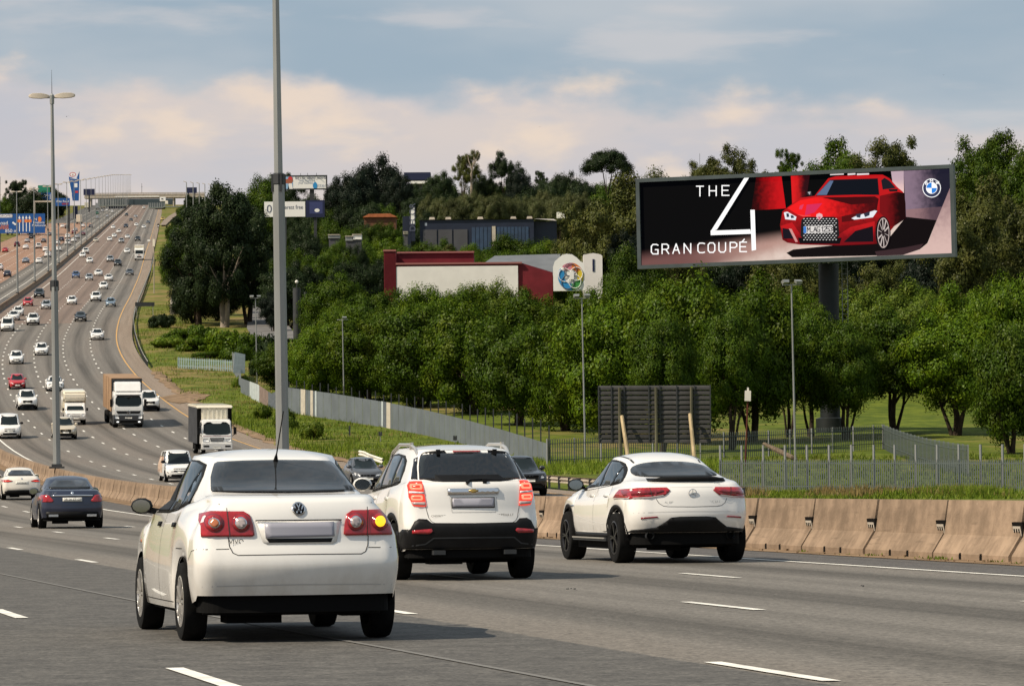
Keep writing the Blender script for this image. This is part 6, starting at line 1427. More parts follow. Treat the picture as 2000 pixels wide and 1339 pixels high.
    def glaze(s, ax, out, inset=.055):
        """open the shell behind a pane and dress the opening with a black band"""
        cx = sum(p[0] for p in out)/len(out); cy = sum(p[1] for p in out)/len(out)
        P = [(cx+(a-cx)*.93, cy+(b-cy)*.90) for a, b in out]
        def inside(x, y):
            c = False; j = len(P)-1
            for i in range(len(P)):
                if (P[i][1] > y) != (P[j][1] > y) and x < (P[j][0]-P[i][0])*(y-P[i][1])/(P[j][1]-P[i][1])+P[i][0]: c = not c
                j = i
            return c
        q_ = soft([(cx+(a-cx)*.91, cy+(b-cy)*.87) for a, b in out], 2); s.seam(ax, q_+q_[:1], inset*2.1, M['plastic'], 'glass_band', .004)
        bm = bmesh.new(); bm.from_mesh(s.body.data); d = s.AX[ax][1]
        kill = [f for f in bm.faces if f.normal.dot(d) < -.1 and all(inside(v.co.y, v.co.z) for v in f.verts)]
        bmesh.ops.delete(bm, geom=kill, context='FACES'); bm.to_mesh(s.body.data); bm.free()
    def cabin(s, x_front, x_rear, z0):
        mb = MB()
        for x, n in ((x_front, 2), (x_rear, 2)):
            for sg in (1, -1):
                mb.bar((x, sg*.36, z0-.25), (x-.16, sg*.36, z0+.22), .46, .12, up=(0, 1, 0)); mb.tube([(x-.17, sg*.36-.13, z0+.34), (x-.18, sg*.36-.10, z0+.345), (x-.18, sg*.36+.10, z0+.345), (x-.17, sg*.36+.13, z0+.34)], [.05, .085, .085, .05], 8)
        mb.box((x_rear-.1, 0, z0-.1), (.14, 1.15, .35)); mb.box((s.sp['gh']['xf0']-.12, 0, z0-.02), (.4, 1.2, .12)); mb.tube([(x_front+.42, .36+.17*math.cos(a), z0+.06+.17*math.sin(a)) for a in np.linspace(0, 6.283, 13)], .016, 5, False)
        mb.box((.55, 0, z0+.38), (.04, .22, .06)); return mb.build('seats', M['cabin'], s.rt)
    def wheels(s, rim_mat, spokes=9, style='thin', hi=None):
        sp = s.sp; hi = s.hi if hi is None else hi; r = sp['rw']; tw = sp['tw']; n = 32 if hi else 14; rr = r*sp.get('rimf', .66)
        mb = MB(); h = tw/2
        mb.lathe([(rr*.98, h*.55), (rr, h*.92), (r*.90, h), (r*.965, h*.93), (r*.995, h*.7), (r, 0), (r*.995, -h*.7), (r*.96, -h*.95), (r*.88, -h), (rr, -h*.9), (rr*.9, -h*.5), (.02, -h*.4)], n, 'y')
        tyre = mb.mesh('wheel', M['tyre'], smooth=45)
        mb = MB(); mb.lathe([(rr*1.0, h*.93), (rr*.93, h*.96), (rr*.90, h*.80), (rr*.88, h*.2)], n, 'y'); mb.cur = 1; mb.lathe([(rr*.9, h*.22), (.01, h*.18)], n, 'y'); mb.cur = 0
        mb.lathe([(.01, h*.9), (rr*.15, h*.9), (rr*.2, h*.8), (rr*.2, h*.3)], 14, 'y')
        for i in range(spokes):
            a = 2*math.pi*i/spokes; da = [0] if style == 'thin' else [-.11, .11]
            for e in da:
                p0 = Vector((math.cos(a)*rr*.15, h*.80, math.sin(a)*rr*.15)); p1 = Vector((math.cos(a+e)*rr*.93, h*.84, math.sin(a+e)*rr*.93)); mb.bar(p0, p1, rr*(.11 if style == 'thin' else .085), .025, up=(0, 1, 0))
        rim = mb.mesh('rim', [rim_mat, M['under']])
        for xw in (sp['xwr'], sp['xwf']):
            for sg in (1, -1):
                o = link('wheel', tyre, s.rt); o.location = (xw, sg*(sp['track']), r); 
                if sg < 0: o.rotation_euler = (0, 0, math.pi)
                link('rim', rim, o)
    def under(s, x0=None, x1=None, z0=.19, z1=None, w=None):
        sp = s.sp; mb = MB(); x0 = sp['xwr']-sp['ra']+.02; x1 = sp['xf']-.2 if x1 is None else x1; z1 = z1 or sp['rw']*2+.08; w = w or sp['w']-.24
        mb.box(((x0+x1)/2, 0, (z0+z1)/2+.02), (x1-x0, 2*w, z1-z0-.04))
        # rear valance and floor over the full width between the wheels
        half = [(p.x+.035, p.y*.955) for p in s.ring0 if p.x < sp['xwr']-sp['ra']+.0]; ring = half+[(a, -b) for a, b in half[::-1]]
        mb.prism(ring, z0+.02, sp['zbr']+.05, 'z'); mb.prism([(a+.06, b*.93) for a, b in ring], z0-.0, z0+.03, 'z')
        mb.box(((sp['xwr']+sp['xwf'])/2, 0, .30), ((sp['xwf']-sp['xwr']-2*sp['ra']-.02), 2*(sp['w']-.10), .2))
        mb.box((sp['xwr'], 0, .27), (.12, 2*sp['track'], .09)); mb.box((sp['xr']+.55, .30, z0+.0), (.34, .42, .13)); mb.box((sp['xr']+.5, -.45, z0+.02), (.3, .16, .08)); mb.box((0, .1, z0-.01), (2.2, .09, .09))
        for xw in (sp['xwr'], sp['xwf']):
            for sg in (1, -1):
                A = [(xw+(sp['ra']+.006)*math.cos(a), sp['rw']+(sp['ra']*.98+.006)*math.sin(a)) for a in np.linspace(-.1, math.pi+.1, 15)]
                mb.grid([[(x, sg*(sp['w']*.955), z) for x, z in A], [(x, sg*(sp['w']-.36), z) for x, z in A]])
        return mb.build('underbody', M['under'], s.rt)
    def mirror(s, x, z, m, k=1.0):
        for sg in (1, -1):
            h, n = s.hit('L' if sg > 0 else 'S', x, z); mb = MB(); rows = []
            for f, w in ((-.5, .35), (-.42, .75), (-.1, 1), (.25, .95), (.48, .6), (.52, .2)):
                rows.append([(f*.17*k, math.cos(a)*.115*k*w, math.sin(a)*.085*k*w) for a in np.linspace(0, 6.283, 11)[:-1]])
            mb.grid(rows, True); mb.face(rows[-1][::-1]); mb.face(rows[0]); o = mb.build('mirror', m, s.rt, smooth=50); o.location = h+Vector((.02, sg*.13*k, .06)); o.rotation_euler = (0, 0, sg*R(-12))
            mb = MB(); mb.face([(0, math.cos(a)*.092*k, math.sin(a)*.066*k) for a in np.linspace(6.283, 0, 13)[:-1]]); g = mb.build('mirror_glass', M['mirror'], o); g.location = (-.09*k, 0, 0)
            MB().bar((0, sg*-.14, -.05), (0, 0, -.02), .05, .05).build('mirror_arm', M['plastic'], o)
    def text(s, txt, y, z, size, m, ax='R', name='lettering', off=.008):
        me = text_mesh(txt, size, m); h, n = s.hit(ax, y, z); o = link(name, me, s.rt)
        o.location = h+n*off
        o.rotation_euler = (R(90), 0, R(-90)) if ax == 'R' else (R(90), 0, R(90)); return o
def circ(y, z, r, n=20, rz=None): return [(y+r*math.cos(2*math.pi*i/n), z+(rz or r)*math.sin(2*math.pi*i/n)) for i in range(n)]
def rrect(y0, z0, y1, z1, r=.02, n=3):
    P = []
    for cx, cz, a0 in ((y1-r, z1-r, 0), (y0+r, z1-r, 90), (y0+r, z0+r, 180), (y1-r, z0+r, 270)):
        P += [(cx+r*math.cos(R(a0+90*i/n)), cz+r*math.sin(R(a0+90*i/n))) for i in range(n+1)]
    return P
def soft(P, k=2):
    for _ in range(k):
        Q = []
        for a, b in zip(P, P[1:]+P[:1]): Q += [(a[0]*.75+b[0]*.25, a[1]*.75+b[1]*.25), (a[0]*.25+b[0]*.75, a[1]*.25+b[1]*.75)]
        P = Q
    return P
def place(rt, pos, heading, scale=1.0, sl=True):
    """heading: bearing of travel, 0 = away from the camera, positive to the right"""
    f = Vector((math.sin(heading), math.cos(heading), 0)); d = 1.5
    q0 = terrain_flat(pos-f*d); q1 = terrain_flat(pos+f*d); f = (q1-q0).normalized(); l = Vector((0, 0, 1)).cross(f).normalized(); u = f.cross(l)
    Mx = Matrix((f, l, u)).transposed(); rt.location = pos; rt.rotation_euler = Mx.to_euler(); rt.scale = (scale,)*3
def terrain_flat(p): return Vector((p.x, p.y, hgt(p.y)))

# ---------------- hero 1: white compact saloon
def hero_saloon():
    sp = dict(xr=-2.10, xf=2.09, xwr=-1.30, xwf=1.16, rw=.30, ra=.345, tw=.185, track=.722, w=.835, sill=.235, zbr=.355, zbf=.22,
        profR=[(.355, -2.02), (.46, -2.065), (.56, -2.095), (.64, -2.10), (.69, -2.085), (.715, -2.045), (.80, -2.03), (.92, -2.015), (1.02, -1.985), (1.065, -1.945)],
        profF=[(.22, 1.98), (.4, 2.07), (.55, 2.09), (.66, 2.03), (.72, 1.93)],
        rt=.125, rx=-1.1, zs=[(-2.1, 1.035), (-1.9, 1.045), (-1.5, 1.035), (-1.15, .995), (-.6, .955), (.2, .93), (.8, .91), (1.2, .88), (1.6, .82), (2.1, .70)],
        wprof=[(0, .965), (.12, .985), (.3, 1.0), (.5, 1.0), (.7, .985), (.88, .955), (1, .915)], bow_r=.11, bow_f=.2, rr=.17, rf=.25, tr=.05, tf=.07, deck=.05,
        gh=dict(xr0=-1.62, xr1=-.86, xf0=1.02, xf1=.28, w0=.705, w1=.545, tr=.085, bow_r=.14, bow_f=.2, rr=.16, rf=.2, dz=.065, crown=.055, pr=.9,
                roof=[(-1.7, 1.30), (-1.1, 1.43), (-.86, 1.447), (-.5, 1.466), (-.1, 1.474), (.3, 1.45), (.7, 1.38)]))
    c = Car('parked_car', sp, M['hero_white']); c.rt.name = 'saloon_car'
    c.under(z0=.205)
    z4 = lambda pts, cx=1122: [((cx-a)*.3211/258.5, 1.2-((840+b*.3211)-941.5)/258.5) for a, b in pts]
    # glass
    rw_ = [(.56, 1.132), (.52, 1.24), (.465, 1.345), (.44, 1.358), (.25, 1.366), (0, 1.369), (-.25, 1.366), (-.44, 1.358), (-.465, 1.345), (-.52, 1.24), (-.56, 1.132), (-.35, 1.122), (0, 1.118), (.35, 1.122)]; c.patch('rear_window', 'R', rw_, M['rear_glass'], step=.035, off=.012)
    fw = [(.70, .985), (.36, 1.29), (.15, 1.358), (-.17, 1.372), (-.22, .985)]; rw = [(-.285, .99), (-.26, 1.372), (-.48, 1.365), (-.66, 1.335), (-.70, 1.30), (-.70, 1.01)]; qw = [(-.73, 1.015), (-.73, 1.29), (-.82, 1.235), (-.90, 1.15), (-.93, 1.05)]
    trim = [(.78, .965), (.40, 1.315), (.16, 1.375), (-.2, 1.388), (-.50, 1.38), (-.70, 1.345), (-.84, 1.25), (-.94, 1.15), (-.97, 1.03), (-.7, .99), (-.3, .967)]
    c.both('window_trim', 'L', trim, M['plastic'], off=.003)
    c.both('front_window', 'L', fw, M['open_dark'], off=.007); c.both('side_window', 'L', rw, M['side_glass'], off=.007); c.both('quarter_window', 'L', qw, M['side_glass'], off=.007)
    ws_ = [(.62, 1.0), (.48, 1.37), (0, 1.385), (-.48, 1.37), (-.62, 1.0), (0, .98)]; c.patch('windscreen', 'F', ws_, M['glass'])
    # tail lamps
    lamp = z4([(538, 640), (545, 545), (562, 505), (605, 488), (790, 490), (826, 512), (842, 570), (850, 632), (835, 641), (690, 640)])
    for sg in (1, -1):
        o = c.patch('tail_lamp', 'R', [(a*sg, b) for a, b in lamp], M['tail'], off=.012, step=.035)
        yin, yout = .435*sg, .628*sg
        zc = 1.2-((840+560*.3211)-941.5)/258.5
        for y, m_in, r1 in ((yin, M['clear_lens'], .036), (yout, M['amber_on'] if sg < 0 else M['amber'], .040 if sg < 0 else .030)):
            c.patch('lamp_ring', 'R', circ(y, zc, .068), M['tail_dark'], off=.0155, step=.03, parent=o, thick=.002)
            c.patch('lamp_ring', 'R', circ(y, zc, .058), M['tail'], off=.017, step=.03, parent=o, thick=.002)
            c.patch('lens_rim', 'R', circ(y, zc, r1+.008), M['chrome'] if not (sg < 0 and m_in == M['amber_on']) else M['tail'], off=.0185, step=.02, parent=o, thick=.002)
            c.patch('lens', 'R', circ(y, zc, r1), m_in, off=.020, step=.02, parent=o, thick=.003)
        c.seam('R', [(.535*sg, 1.005), (.522*sg, .79)], .006, off=.0165, parent=o)
    # boot lid, plate, badge
    c.seam('R', z4([(590, 392), (652, 440), (668, 488)])); c.seam('R', z4([(692, 642), (698, 700), (716, 738), (745, 752), (1122, 750), (1500, 752), (1528, 738), (1546, 700), (1552, 642)])); c.seam('R', z4([(1576, 488), (1592, 440), (1654, 392)]))
    c.seam('R', z4([(455, 715), (560, 716), (695, 714)]), .006); c.seam('R', z4([(1549, 714), (1690, 716), (1790, 715)]), .006)
    c.seam('R', z4([(430, 945), (700, 936), (1122, 932), (1540, 936), (1810, 945)]), .009, M['shade_line'])  # grey line painted for the shade along the lower bumper fold
    c.patch('plate_recess', 'R', z4([(862, 548), (1380, 548), (1348, 676), (1322, 688), (925, 688), (900, 676)]), M['hero_white'], off=.004); c.seam('R', z4([(858, 546), (1384, 546)]), .010, M['plastic'], 'plate_lip_line', .012)
    c.patch('plate_shelf', 'R', z4([(918, 655), (1326, 655), (1315, 679), (936, 679)]), M['plastic'], off=.007); c.patch('number_plate', 'R', z4([(911, 562), (1334, 557), (1336, 645), (915, 652)]), M['plate_grey'], off=.016, step=.05)
    for pts in ([(862, 548), (900, 676), (925, 688)], [(1380, 548), (1348, 676), (1322, 688)]): c.seam('R', z4(pts), .007, M['shade_line'])  # shade at the sides of the plate recess, drawn as grey lines
    zb = 1.2-((840+478*.3211)-941.5)/258.5
    o = c.patch('badge', 'R', circ(0, zb, .051, 26), M['chrome'], off=.010, step=.02); c.patch('badge_field', 'R', circ(0, zb, .042, 24), M['plastic'], off=.012, step=.02, parent=o, thick=.001)
    for pl in ([(-.013, .034), (0, .006), (.013, .034)], [(-.032, .022), (-.014, -.032), (0, .0), (.014, -.032), (.032, .022)]): c.seam('R', [(a, zb+b) for a, b in pl], .009, M['chrome'], 'badge_stroke', .014, o)
    c.text('VIVO', .475, z4([(743, 672)])[0][1], .05, M['seam'])
    # side details
    c.mirror(.66, .96, M['plastic'], .80)
    for x in (-.02, -.86): c.both('door_handle', 'L', rrect(x-.075, .86, x+.075, .895, .015), M['plastic'], off=.016, thick=.03)
    for sd in 'LS':
        c.seam(sd, [(.86, .93), (.90, .70), (.86, .30)]); c.seam(sd, [(-.235, .97), (-.255, .6), (-.25, .28)]); c.seam(sd, [(-.90, 1.0), (-.97, .80), (-.93, .68)]); c.seam(sd, [(-.9, .285), (.80, .285)], .008)
        c.seam(sd, [(-1.67, .62), (-1.78, .69), (-1.95, .705)], .006)
    c.both('side_repeater', 'L', rrect(.98, .72, 1.04, .745, .008), M['amber'], off=.006)
    # front end
    c.both('headlight', 'F', [(.42, .60), (.70, .62), (.72, .72), (.45, .70)], M['lamp']); c.patch('grille', 'F', rrect(-.36, .60, .36, .68, .02), M['plastic']); c.patch('lower_grille', 'F', rrect(-.5, .28, .5, .42, .03), M['plastic'])
    c.wheels(M['alloy'], 10, 'thin')
    # aerial
    h, n = c.hit('T', -.93, 0); mb = MB(); mb.tube([h+Vector((.03, 0, -.01)), h+Vector((-.01, 0, .05)), h+Vector((-.03, 0, .07))], [.028, .012, .006], 8); mb.tube([h+Vector((-.03, 0, .06)), h+Vector((-.26, -.02, .40))], [.006, .0045], 5); mb.build('aerial', M['plastic'], c.rt)
    tag(c.rt, 'white saloon with its right indicator lit and a blank plate, nearest car', 'car'); return c
M['mirror'] = mat('mirror_glass', (.30, .32, .33), .04, .6, 1.0)
M['hero_white'] = mat('paint_hero_white', (.80, .785, .745), .22, .5, coat=1.0, vary=.02, scale=1.2)
def add_dirt(m):
    nt = m.node_tree; t = NT(nt); b = nt.nodes['Principled BSDF']; src = b.inputs['Base Color'].links[0].from_socket
    g = t.n('ShaderNodeNewGeometry').outputs['Position']; z = t.n('ShaderNodeSeparateXYZ', {0: t.n('ShaderNodeTexCoord').outputs['Object']}).outputs[2]
    nz = t.noise(t.n('ShaderNodeMapping', {'Vector': g, 'Scale': (3, 3, 1.4)}).outputs[0], 2.5, 6, .65)
    k = t.math('MULTIPLY', t.smooth(z, .80, .30), t.math('ADD', t.math('MULTIPLY', t.smooth(nz, .35, .7), .28), .08))
    bf = t.n('ShaderNodeNewGeometry').outputs['Backfacing']      # unpainted inner side of the panels
    nt.links.new(t.mix(bf, t.mix(k, src, (.42, .36, .28)), (.03, .03, .03)), b.inputs['Base Color'])
add_dirt(M['hero_white'])
M['shade_line'] = mat('painted_crease', (.55, .54, .52), .5, .3)  # greyed white, painted as thin shade lines along folds and recess edges
M['side_glass'] = mat('side_glass', (.028, .040, .052), .03, .8); M['rear_glass'] = mat('rear_glass', (.022, .024, .026), .04, .75, vary=.5, scale=2.2); M['open_dark'] = mat('open_window_dark', (.006, .006, .007), .5, .1)
def see_through(name, tint, amount):
    m = bpy.data.materials.new(name); m.use_nodes = True; nt = m.node_tree; nt.nodes.clear(); t = NT(nt)
    a = t.n('ShaderNodeBsdfDiffuse', {'Color': (.012, .013, .014, 1)}); b = t.n('ShaderNodeBsdfTransparent', {'Color': (*tint, 1)}); g = t.n('ShaderNodeBsdfGlossy', {'Color': (1, 1, 1, 1), 'Roughness': .02})
    x = t.n('ShaderNodeMixShader', {0: amount, 1: a.outputs[0], 2: b.outputs[0]}); f = t.n('ShaderNodeFresnel', {'IOR': 1.85}); y = t.n('ShaderNodeMixShader', {0: f.outputs[0], 1: x.outputs[0], 2: g.outputs[0]})
    t.n('ShaderNodeOutputMaterial', {0: y.outputs[0]}); return m
M['pane_front'] = see_through('front_pane', (.75, .82, .80), .95); M['pane_dark'] = see_through('privacy_pane', (.16, .18, .18), .8); M['cabin'] = mat('cabin_trim', (.05, .05, .052), .8, .2)
M['dark_glass'] = mat('tinted_glass', (.008, .009, .011), .03, .7)

# ---------------- hero 2: white SUV
def hero_suv():
    sp = dict(xr=-2.33, xf=2.33, xwr=-1.36, xwf=1.35, rw=.365, ra=.42, tw=.235, track=.80, w=.925, sill=.33, zbr=.40, zbf=.30,
        profR=[(.40, -2.27), (.55, -2.31), (.66, -2.33), (.74, -2.31), (.80, -2.27), (1.0, -2.25), (1.18, -2.22), (1.27, -2.17)], profF=[(.3, 2.2), (.5, 2.32), (.75, 2.33), (.95, 2.24), (1.02, 2.1)],
        zs=[(-2.33, 1.25), (-1.8, 1.235), (-1.2, 1.19), (-.4, 1.13), (.5, 1.09), (1.1, 1.06), (1.6, 1.03), (2.1, .95), (2.33, .88)],
        wprof=[(0, .965), (.12, .99), (.3, 1.0), (.55, 1.0), (.75, .985), (.9, .955), (1, .925)], bow_r=.16, bow_f=.25, rr=.22, rf=.3, tr=.05, tf=.07, deck=.015,
        gh=dict(xr0=-2.14, xr1=-1.82, xf0=1.15, xf1=.35, w0=.835, w1=.625, bow_r=.17, bow_f=.25, rr=.22, rf=.2, dz=.02, crown=.055, pr=.95, roof=[(-2.1, 1.68), (-1.8, 1.712), (-1.2, 1.735), (-.4, 1.745), (.3, 1.725), (.8, 1.62)]))
    c = Car('suv', sp, M['hero_white']); c.under(z0=.27)
    z5 = lambda pts, cx=978: [((cx-a)*.001494, (1270-b)*.001494) for a, b in pts]
    blk = M['plastic']
    # rear and corner glass in one dark band
    rw_ = [(.655, 1.285), (.63, 1.45), (.585, 1.58), (.555, 1.60), (.3, 1.618), (0, 1.622), (-.3, 1.618), (-.555, 1.60), (-.585, 1.58), (-.63, 1.45), (-.655, 1.285), (0, 1.28)]; c.glaze('R', rw_); c.patch('rear_window', 'R', rw_, M['pane_dark'], step=.07, off=.008); c.cabin(-.05, -1.05, 1.12)
    c.both('corner_window', 'R', [(.675, 1.285), (.65, 1.45), (.61, 1.575), (.645, 1.55), (.70, 1.42), (.745, 1.29)], M['dark_glass'], step=.05, off=.006)
    c.both('window_trim', 'L', [(.92, 1.13), (.45, 1.52), (.2, 1.60), (-.6, 1.63), (-1.1, 1.60), (-1.33, 1.53), (-1.47, 1.40), (-1.50, 1.25), (-1.3, 1.215), (-.4, 1.165), (.4, 1.13)], blk, off=.003)
    for nm, o in (('front_window', [(.80, 1.155), (.42, 1.49), (.18, 1.575), (-.16, 1.59), (-.2, 1.185)]), ('side_window', [(-.28, 1.19), (-.24, 1.595), (-.75, 1.60), (-.95, 1.575), (-.98, 1.22)]), ('quarter_window', [(-1.06, 1.235), (-1.03, 1.57), (-1.15, 1.555), (-1.32, 1.47), (-1.42, 1.35), (-1.45, 1.265)])): c.both(nm, 'L', o, M['side_glass'], off=.007)
    ws_ = [(.74, 1.15), (.56, 1.6), (0, 1.62), (-.56, 1.6), (-.74, 1.15), (0, 1.12)]; c.glaze('F', ws_); c.patch('windscreen', 'F', ws_, M['pane_front'])
    # lamps
    lamp = [(.80, 1.21), (.765, 1.255), (.70, 1.262), (.635, 1.255), (.60, .945), (.70, .945), (.76, .955), (.80, 1.06)]
    for sg in (1, -1):
        F = lambda L: [(a*sg, b) for a, b in L]
        o = c.patch('tail_lamp', 'R', F(lamp), M['tail_on'], off=.014, step=.04)
        c.patch('clear_band', 'R', F([(.79, 1.135), (.62, 1.125), (.618, 1.10), (.79, 1.11)]), M['lamp'], off=.019, step=.04, parent=o); c.patch('clear_band', 'R', F([(.755, .965), (.605, .955), (.61, 1.0), (.775, 1.0)]), M['clear_lens'], off=.018, step=.04, parent=o)
        for za, zb_ in ((1.155, 1.225), (1.02, 1.085)):
            c.patch('lamp_loop', 'R', F(rrect(.64, za, .775, zb_, .022)), M['tail_glow'], off=.020, step=.03, parent=o, thick=.003); c.patch('lamp_core', 'R', F(rrect(.665, za+.022, .755, zb_-.022, .01)), M['tail_on'], off=.0225, step=.03, parent=o, thick=.002)
    c.patch('chrome_bar', 'R', z5([(758, 490), (1198, 488), (1198, 532), (760, 538)]), M['chrome'], off=.022, thick=.03)
    gold = mat('gold_emblem', (.45, .30, .08), .3, .5, .6)
    e = z5([(932, 512)])[0][1]; c.patch('badge', 'R', [(.065, e+.012), (.03, e+.012), (.028, e+.024), (-.028, e+.024), (-.03, e+.012), (-.065, e+.012), (-.058, e-.012), (-.03, e-.012), (-.028, e-.024), (.028, e-.024), (.03, e-.012), (.058, e-.012)], gold, off=.03, step=.03)
    c.seam('R', z5([(755, 542), (1200, 542)]), .012, M['shade_line'], 'plate_lip_line'); c.seam('R', z5([(775, 560), (790, 690), (1168, 690), (1182, 560)]), .008, M['shade_line'])  # plate recess outlined with painted shade lines
    c.patch('plate_frame', 'R', z5([(788, 563), (1162, 563), (1162, 654), (788, 654)]), M['seam'], off=.008); c.patch('number_plate', 'R', z5([(796, 571), (1154, 571), (1154, 646), (796, 646)]), M['plate_grey'], off=.013, step=.06)
    c.seam('R', z5([(552, 420), (572, 645), (592, 735), (612, 765), (640, 780), (978, 784), (1316, 780), (1344, 765), (1364, 735), (1384, 645), (1404, 420)]))
    c.text('CHEVROLET', z5([(680, 0)])[0][0], z5([(0, 722)])[0][1], .037, M['seam']); c.text('CAPTIVA LT', z5([(1250, 0)])[0][0], z5([(0, 718)])[0][1], .042, M['seam'])
    # black lower bumper
    bz = [(.90, .635), (.80, .66), (.755, .75), (.70, .785), (.60, .78), (.545, .735), (.3, .725), (0, .722)]
    P = bz+[(-a, b) for a, b in bz[-2::-1]]; c.patch('bumper', 'R', P+[(-.90, .408), (-.5, .404), (0, .404), (.5, .404), (.90, .408)], blk, off=.012, step=.06)
    c.both('reflector', 'R', [(.78, .64), (.55, .66), (.53, .635), (.575, .60), (.78, .605)], M['tail'], off=.018, step=.04)
    c.seam('R', [(.78, .45), (.62, .47), (.52, .545), (0, .548), (-.52, .545), (-.62, .47), (-.78, .45)], .018, M['dark_steel'], 'painted_crease', .014)
    for sg in (1, -1): MB().box((-2.25, sg*.46, .36), (.16, .15, .055)).build('exhaust', M['dark_steel'], c.rt)
    for sd in 'LS':
        c.seam(sd, [(-.235, 1.17), (-.25, .6), (-.24, .42)]); c.seam(sd, [(-1.02, 1.21), (-1.08, .95), (-.98, .8)]); c.seam(sd, [(.95, 1.09), (.99, .8), (.95, .4)])
    # cladding round the arches and along the sill
    def arch_band(xw, w0=.0, w1=.085):
        A = [(xw+(sp['ra']+w1)*math.cos(a), sp['rw']+(sp['ra']+w1)*math.sin(a)) for a in np.linspace(.05, math.pi-.05, 15)]; B = [(xw+(sp['ra']+.004)*math.cos(a), sp['rw']+(sp['ra']+.004)*math.sin(a)) for a in np.linspace(math.pi-.02, .02, 15)]; return A+B
    for xw in (sp['xwr'], sp['xwf']): c.both('arch_cladding', 'L', arch_band(xw), blk, off=.012, step=.08)
    c.both('sill_cladding', 'L', rrect(-.9, .335, .9, .44, .02), blk, off=.014, step=.12)
    c.both('side_bumper', 'L', [(-1.80, .405), (-1.82, .60), (-2.0, .655), (-2.14, .655), (-2.18, .405)], blk, off=.010, step=.06)
    c.patch('brake_light', 'R', rrect(-.18, 1.628, .18, 1.646, .008), M['tail'], off=.012, step=.04)
    mb = MB()
    for y in (-.03, -.09): pass
    h1, n = c.hit('R', .1, 1.245); h2, n2 = c.hit('R', -.38, 1.275); w = MB(); w.tube([c.hit('R', .08, 1.235)[0]+Vector((-.03, 0, 0)), c.hit('R', .03, 1.275)[0]+Vector((-.035, 0, 0)), c.hit('R', -.12, 1.285)[0]+Vector((-.03, 0, 0)), c.hit('R', -.40, 1.27)[0]+Vector((-.025, 0, 0))], [.022, .02, .014, .010], 6); w.box(c.hit('R', -.16, 1.26)[0]+Vector((-.02, 0, 0)), (.05, .05, .06)); w.build('wiper', blk, c.rt)
    for y in (.37, -.37): h, n = c.hit('R', y, 1.625); MB().box(h+Vector((-.015, 0, .01)), (.05, .05, .07)).build('glass_hinge', blk, c.rt)
    for sg in (1, -1):
        Pp = []
        for x, up in ((-1.62, -.01), (-1.45, .035), (-1.15, .055), (-.4, .055), (.1, .04), (.3, -.01)):
            h, n = c.hit('T', x, sg*.60); Pp.append(Vector((x, sg*.60, h.z+up)))
        mb = MB(); mb.tube(Pp, [.018, .022, .022, .022, .022, .018], 7); h, n = c.hit('T', -1.2, sg*.60); mb.box((-1.2, sg*.60, h.z+.04), (.09, .035, .09)); mb.build('roof_rail', M['alloy'], c.rt, smooth=60)
    c.mirror(.72, 1.17, M['hero_white'], 1.15)
    for x in (-.05, -.95): c.both('door_handle', 'L', rrect(x-.09, 1.03, x+.09, 1.06, .013), M['hero_white'], off=.018, thick=.03)
    c.both('headlight', 'F', [(.45, .82), (.80, .86), (.82, .98), (.5, .92)], M['lamp']); c.patch('grille', 'F', rrect(-.42, .6, .42, .88, .03), blk)
    c.wheels(M['alloy'], 7, 'twin')
    tag(c.rt, 'white SUV with black lower bumper, roof rails and lit brake lamps', 'SUV'); return c

